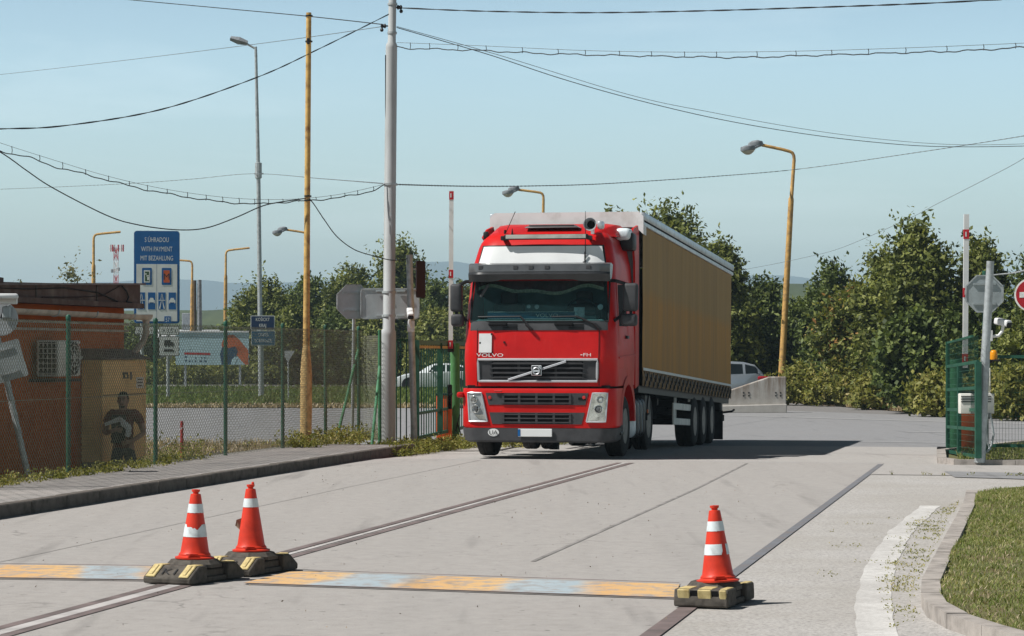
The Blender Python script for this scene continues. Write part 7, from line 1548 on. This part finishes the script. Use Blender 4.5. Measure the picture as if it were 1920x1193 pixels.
def greenery():
    rng = np.random.default_rng(21); gz = lambda x, y: G(x, y)
    lawn = [(p.x + .13, p.y + .02) for p in ISLAND] + [(5.2, 17), (6.0, 20), (6.9, 26), (7.2, 30.4), (6.2, 30.2), PG(1870, 928)[:2], PG(1815, 935)[:2]]
    P_ = scatter(lawn, 60000, rng); dens = .5 + .5 * np.sin(P_[:, 0] * 3.1 + np.sin(P_[:, 1] * 1.7) * 2) * np.sin(P_[:, 1] * 2.3 + P_[:, 0]); keep = rng.random(len(P_)) < .35 + .65 * dens
    zl = lambda x, y: .085 + .03 * np.sin(x * 2.1) * np.sin(y * 1.3)
    stuff('lawn_grass', blades('lawn_grass', P_[keep], zl, .014, .048, .0035, MT['gr0'], rng, .95), 'short patchy lawn grass inside the curved kerb at right', 'grass')
    P2 = scatter(lawn, 9000, rng); stuff('dry_grass', blades('dry_grass', P2, zl, .015, .045, .003, MT['gr2'], rng, 1.6), 'dry straw coloured blades lying in the lawn at right', 'grass')
    far = [(6.75, 38.5), (12, 37.7), (20, 36.4), (20, 46), (9.5, 46.5), (7.3, 42.3)]
    stuff('gate_grass', blades('gate_grass', scatter(far, 14000, rng), lambda x, y: .06 + 0 * x, .03, .12, .006, MT['gr0'], rng, .7), 'grass around the foot of the right gate', 'grass')
    # clippings on the pavement by the kerb
    q = []
    base = [PG(1790, 945), PG(1700, 1060), PG(1690, 1130), PG(1720, 1190)]
    cl = scatter([PG(1800, 940)[:2], PG(1725, 1085)[:2], PG(1722, 1170)[:2], PG(1668, 1180)[:2], PG(1640, 1090)[:2], PG(1700, 985)[:2]], 3000, rng); k = (np.sin(cl[:, 0] * 9 + 3 * np.sin(cl[:, 1] * 2.2)) * np.sin(cl[:, 1] * 4.1 + cl[:, 0] * 3) > .15) | (rng.random(len(cl)) < .12); cl = cl[k]
    stuff('grass_clippings', blades('grass_clippings', cl, lambda x, y: .010 + 0 * x, .008, .022, .005, MT['gr3'], rng, 2.2), 'scattered grass clippings on the pavement beside the curved kerb', 'grass clippings')
    sp = scatter([PG(1560, 985)[:2], PG(1750, 960)[:2], PG(1700, 1100)[:2], PG(1520, 1100)[:2]], 900, rng); k = np.sin(sp[:, 0] * 6) * np.sin(sp[:, 1] * 3.3) > .5
    stuff('grass_clippings', blades('grass_clippings', sp[k], lambda x, y: .010 + 0 * x, .008, .02, .005, MT['gr3'], rng, 2.2), 'thin scatter of grass clippings further out on the pavement', 'grass clippings')
    # weeds along fence foot and sidewalk edge
    def strip(s0, s1, pa, pb): return [tuple(L(s0, pa)[:2]), tuple(L(s0, pb)[:2]), tuple(L(s1, pb)[:2]), tuple(L(s1, pa)[:2])]
    zs = lambda x, y: .10 + 0 * x
    stuff('weeds', plants('weeds', scatter(strip(-13, -4.9, -4.28, -3.75), 620, rng), zs, .13, .045, 9, MT['gr3'], rng), 'yellow green weeds along the fence foot before the booth', 'weeds')
    stuff('weeds', plants('weeds', scatter(strip(-5, -2.8, -4.25, -3.95), 110, rng), zs, .26, .05, 10, MT['gr3'], rng), 'thin weeds at the fence foot below the man', 'weeds')
    stuff('weeds', plants('weeds', scatter(strip(1.2, 6.6, -4.25, -3.6), 300, rng), zs, .28, .06, 12, MT['gr3'], rng), 'weeds along the fence foot by the yellow pole', 'weeds')
    stuff('weeds', plants('weeds', scatter(strip(3.2, 8.5, -3.5, -2.3), 900, rng), lambda x, y: G(x, y), .22, .055, 11, MT['gr3'], rng), 'dry weeds round the grey pole foot and kerb end', 'weeds')
    stuff('weeds', plants('weeds', scatter(strip(8, 14.5, -2.9, -1.3), 500, rng), lambda x, y: G(x, y), .24, .055, 11, MT['gr3'], rng), 'weeds between gate leaf and truck cab', 'weeds')
    stuff('weeds', plants('weeds', np.concatenate([scatter(strip(-3.72, -3.55, 5.9, 9.5), 30, rng), scatter(strip(-.05, .5, 8.2, 9.5), 160, rng)]), lambda x, y: .012 + 0 * x, .05, .03, 8, MT['gr3'], rng), 'small weeds in the pavement joints at right', 'weeds')
    stuff('weeds', plants('weeds', scatter([tuple(L(*q)[:2]) for q in ((1.2, -2.30), (2.6, -2.35), (4.2, -3.3), (4.6, -2.2), (1.6, -2.05))], 260, rng), lambda x, y: G(x, y) + .01, .20, .05, 10, MT['gr3'], rng), 'weeds sprouting at the foot of the kerb end', 'weeds')
    # booth side and dry verge
    stuff('weeds', plants('weeds', scatter(strip(-12, .5, -6.5, -4.4), 1100, rng), gz, .25, .06, 9, MT['gr3'], rng), 'weeds on the low ground between fence and booth', 'weeds')
    V = [(-16, 46), (-3.6, 50), (-3.2, 55), (-4.4, 60.5), (-9, 62), (-24, 62)]
    stuff('dry_verge', blades('dry_verge', scatter(V, 26000, rng), gz, .04, .20, .012, MT['gr2'], rng, .8), 'dry straw coloured grass on the verge behind the fence', 'grass')
    stuff('weeds', plants('weeds', scatter(V, 330, rng), gz, .35, .08, 11, MT['gr3'], rng), 'green weeds in the dry verge behind the fence', 'weeds')
    stuff('verge_grass', blades('verge_grass', scatter([(-34, 100), (5, 98.5), (5, 146), (-40, 146)], 42000, rng), gz, .10, .34, .035, MT['gr1'], rng, .5), 'mown green grass strip between the two roads at left', 'grass')
    stuff('dry_edge', blades('dry_edge', scatter([(-34, 95.6), (5, 94.8), (5, 98.8), (-34, 99.8)], 7000, rng), gz, .05, .2, .03, MT['gr2'], rng, .8), 'dry brown grass along the far kerb of the road', 'grass')
    stuff('bank_growth', plants('bank_growth', scatter([(-40, 164.5), (0, 163.5), (0, 176), (-40, 178)], 5200, rng), gz, 1.5, .30, 12, MT['lf3'], rng), 'tangled green growth on the bank beyond the far road', 'undergrowth')
    stuff('bank_growth', plants('bank_growth', scatter([(9.6, 105.5), (11.8, 104), (14.3, 85.6), (19.5, 73.5), (36, 61), (44, 75), (30, 100), (16, 112), (10, 114)], 9500, rng), gz, 1.0, .17, 13, MT['gr3'], rng), 'tangled brambles and weeds on the bank right of the road', 'undergrowth')
    stuff('dry_edge', blades('dry_edge', scatter([(10.2, 104.8), (11.8, 103.4), (14.2, 85.2), (19.2, 73.2), (30, 65), (30.5, 66), (19.8, 74.4), (15, 86.4), (12.6, 104.4), (10.4, 106)], 9000, rng), gz, .08, .45, .02, MT['gr2'], rng, .7), 'dry stalks along the foot of the right bank', 'grass')
    stuff('far_woods', plants('far_woods', scatter([(-260, 300), (260, 300), (260, 420), (-260, 420)], 5000, rng), gz, 4.5, 1.4, 12, MT['lf1'], rng), 'distant belt of woodland below the hills', 'woods')
    # loose leaves and grit on the concrete
    gp = scatter([PG(0, 985)[:2], PG(700, 870)[:2], PG(1500, 890)[:2], PG(1250, 1190)[:2], PG(100, 1190)[:2]], 320, rng)
    stuff('litter', plants('litter', gp, lambda x, y: .014 + 0 * x, .004, .02, 1, MT['soil'], rng), 'small dry leaf fragments scattered over the concrete lanes', 'litter')
def shed():
    Y = 262; k = Y / FPX; r = thing('shed', 'long low shed with a pale metal roof far behind the billboard', 'building', P(385, 660, Y))
    m = MB(); a = [P(225, 640, Y), P(352, 640, Y)]; m = MB()
    x0, x1 = P(250, 660, Y).x, P(452, 660, Y).x; z1 = P(0, 617, Y).z; z0 = P(0, 636, Y).z
    m.box(((x0 + x1) / 2, Y + 8, z0 - 2), (x1 - x0 - .6, 15, 4.0)); emit(m, 'wall', MT['lamp'], r)
    m = MB(); e = x1 - P(405, 0, Y).x; m.add([(x0, Y, z0), (x1 - e, Y, z0), (x1, Y + 8, z1), (x0 - 2, Y + 8, z1), (x0, Y + 16, z0), (x1 + 1, Y + 16, z0)], [(0, 1, 2, 3), (3, 2, 5, 4)]); emit(m, 'roof', MT['roofw'], r)
    m = MB(); m.box(P(352, 607, Y + 8) , (1.1, 1.0, 2.2), .05); emit(m, 'chimney', MT['lamp'], r)
light(); ground(); hills(); haze(); truck(); cones(); poles(); signs(); fences(); barriers(); booth(); person(); cars(); cables(); trees(); greenery(); shed()
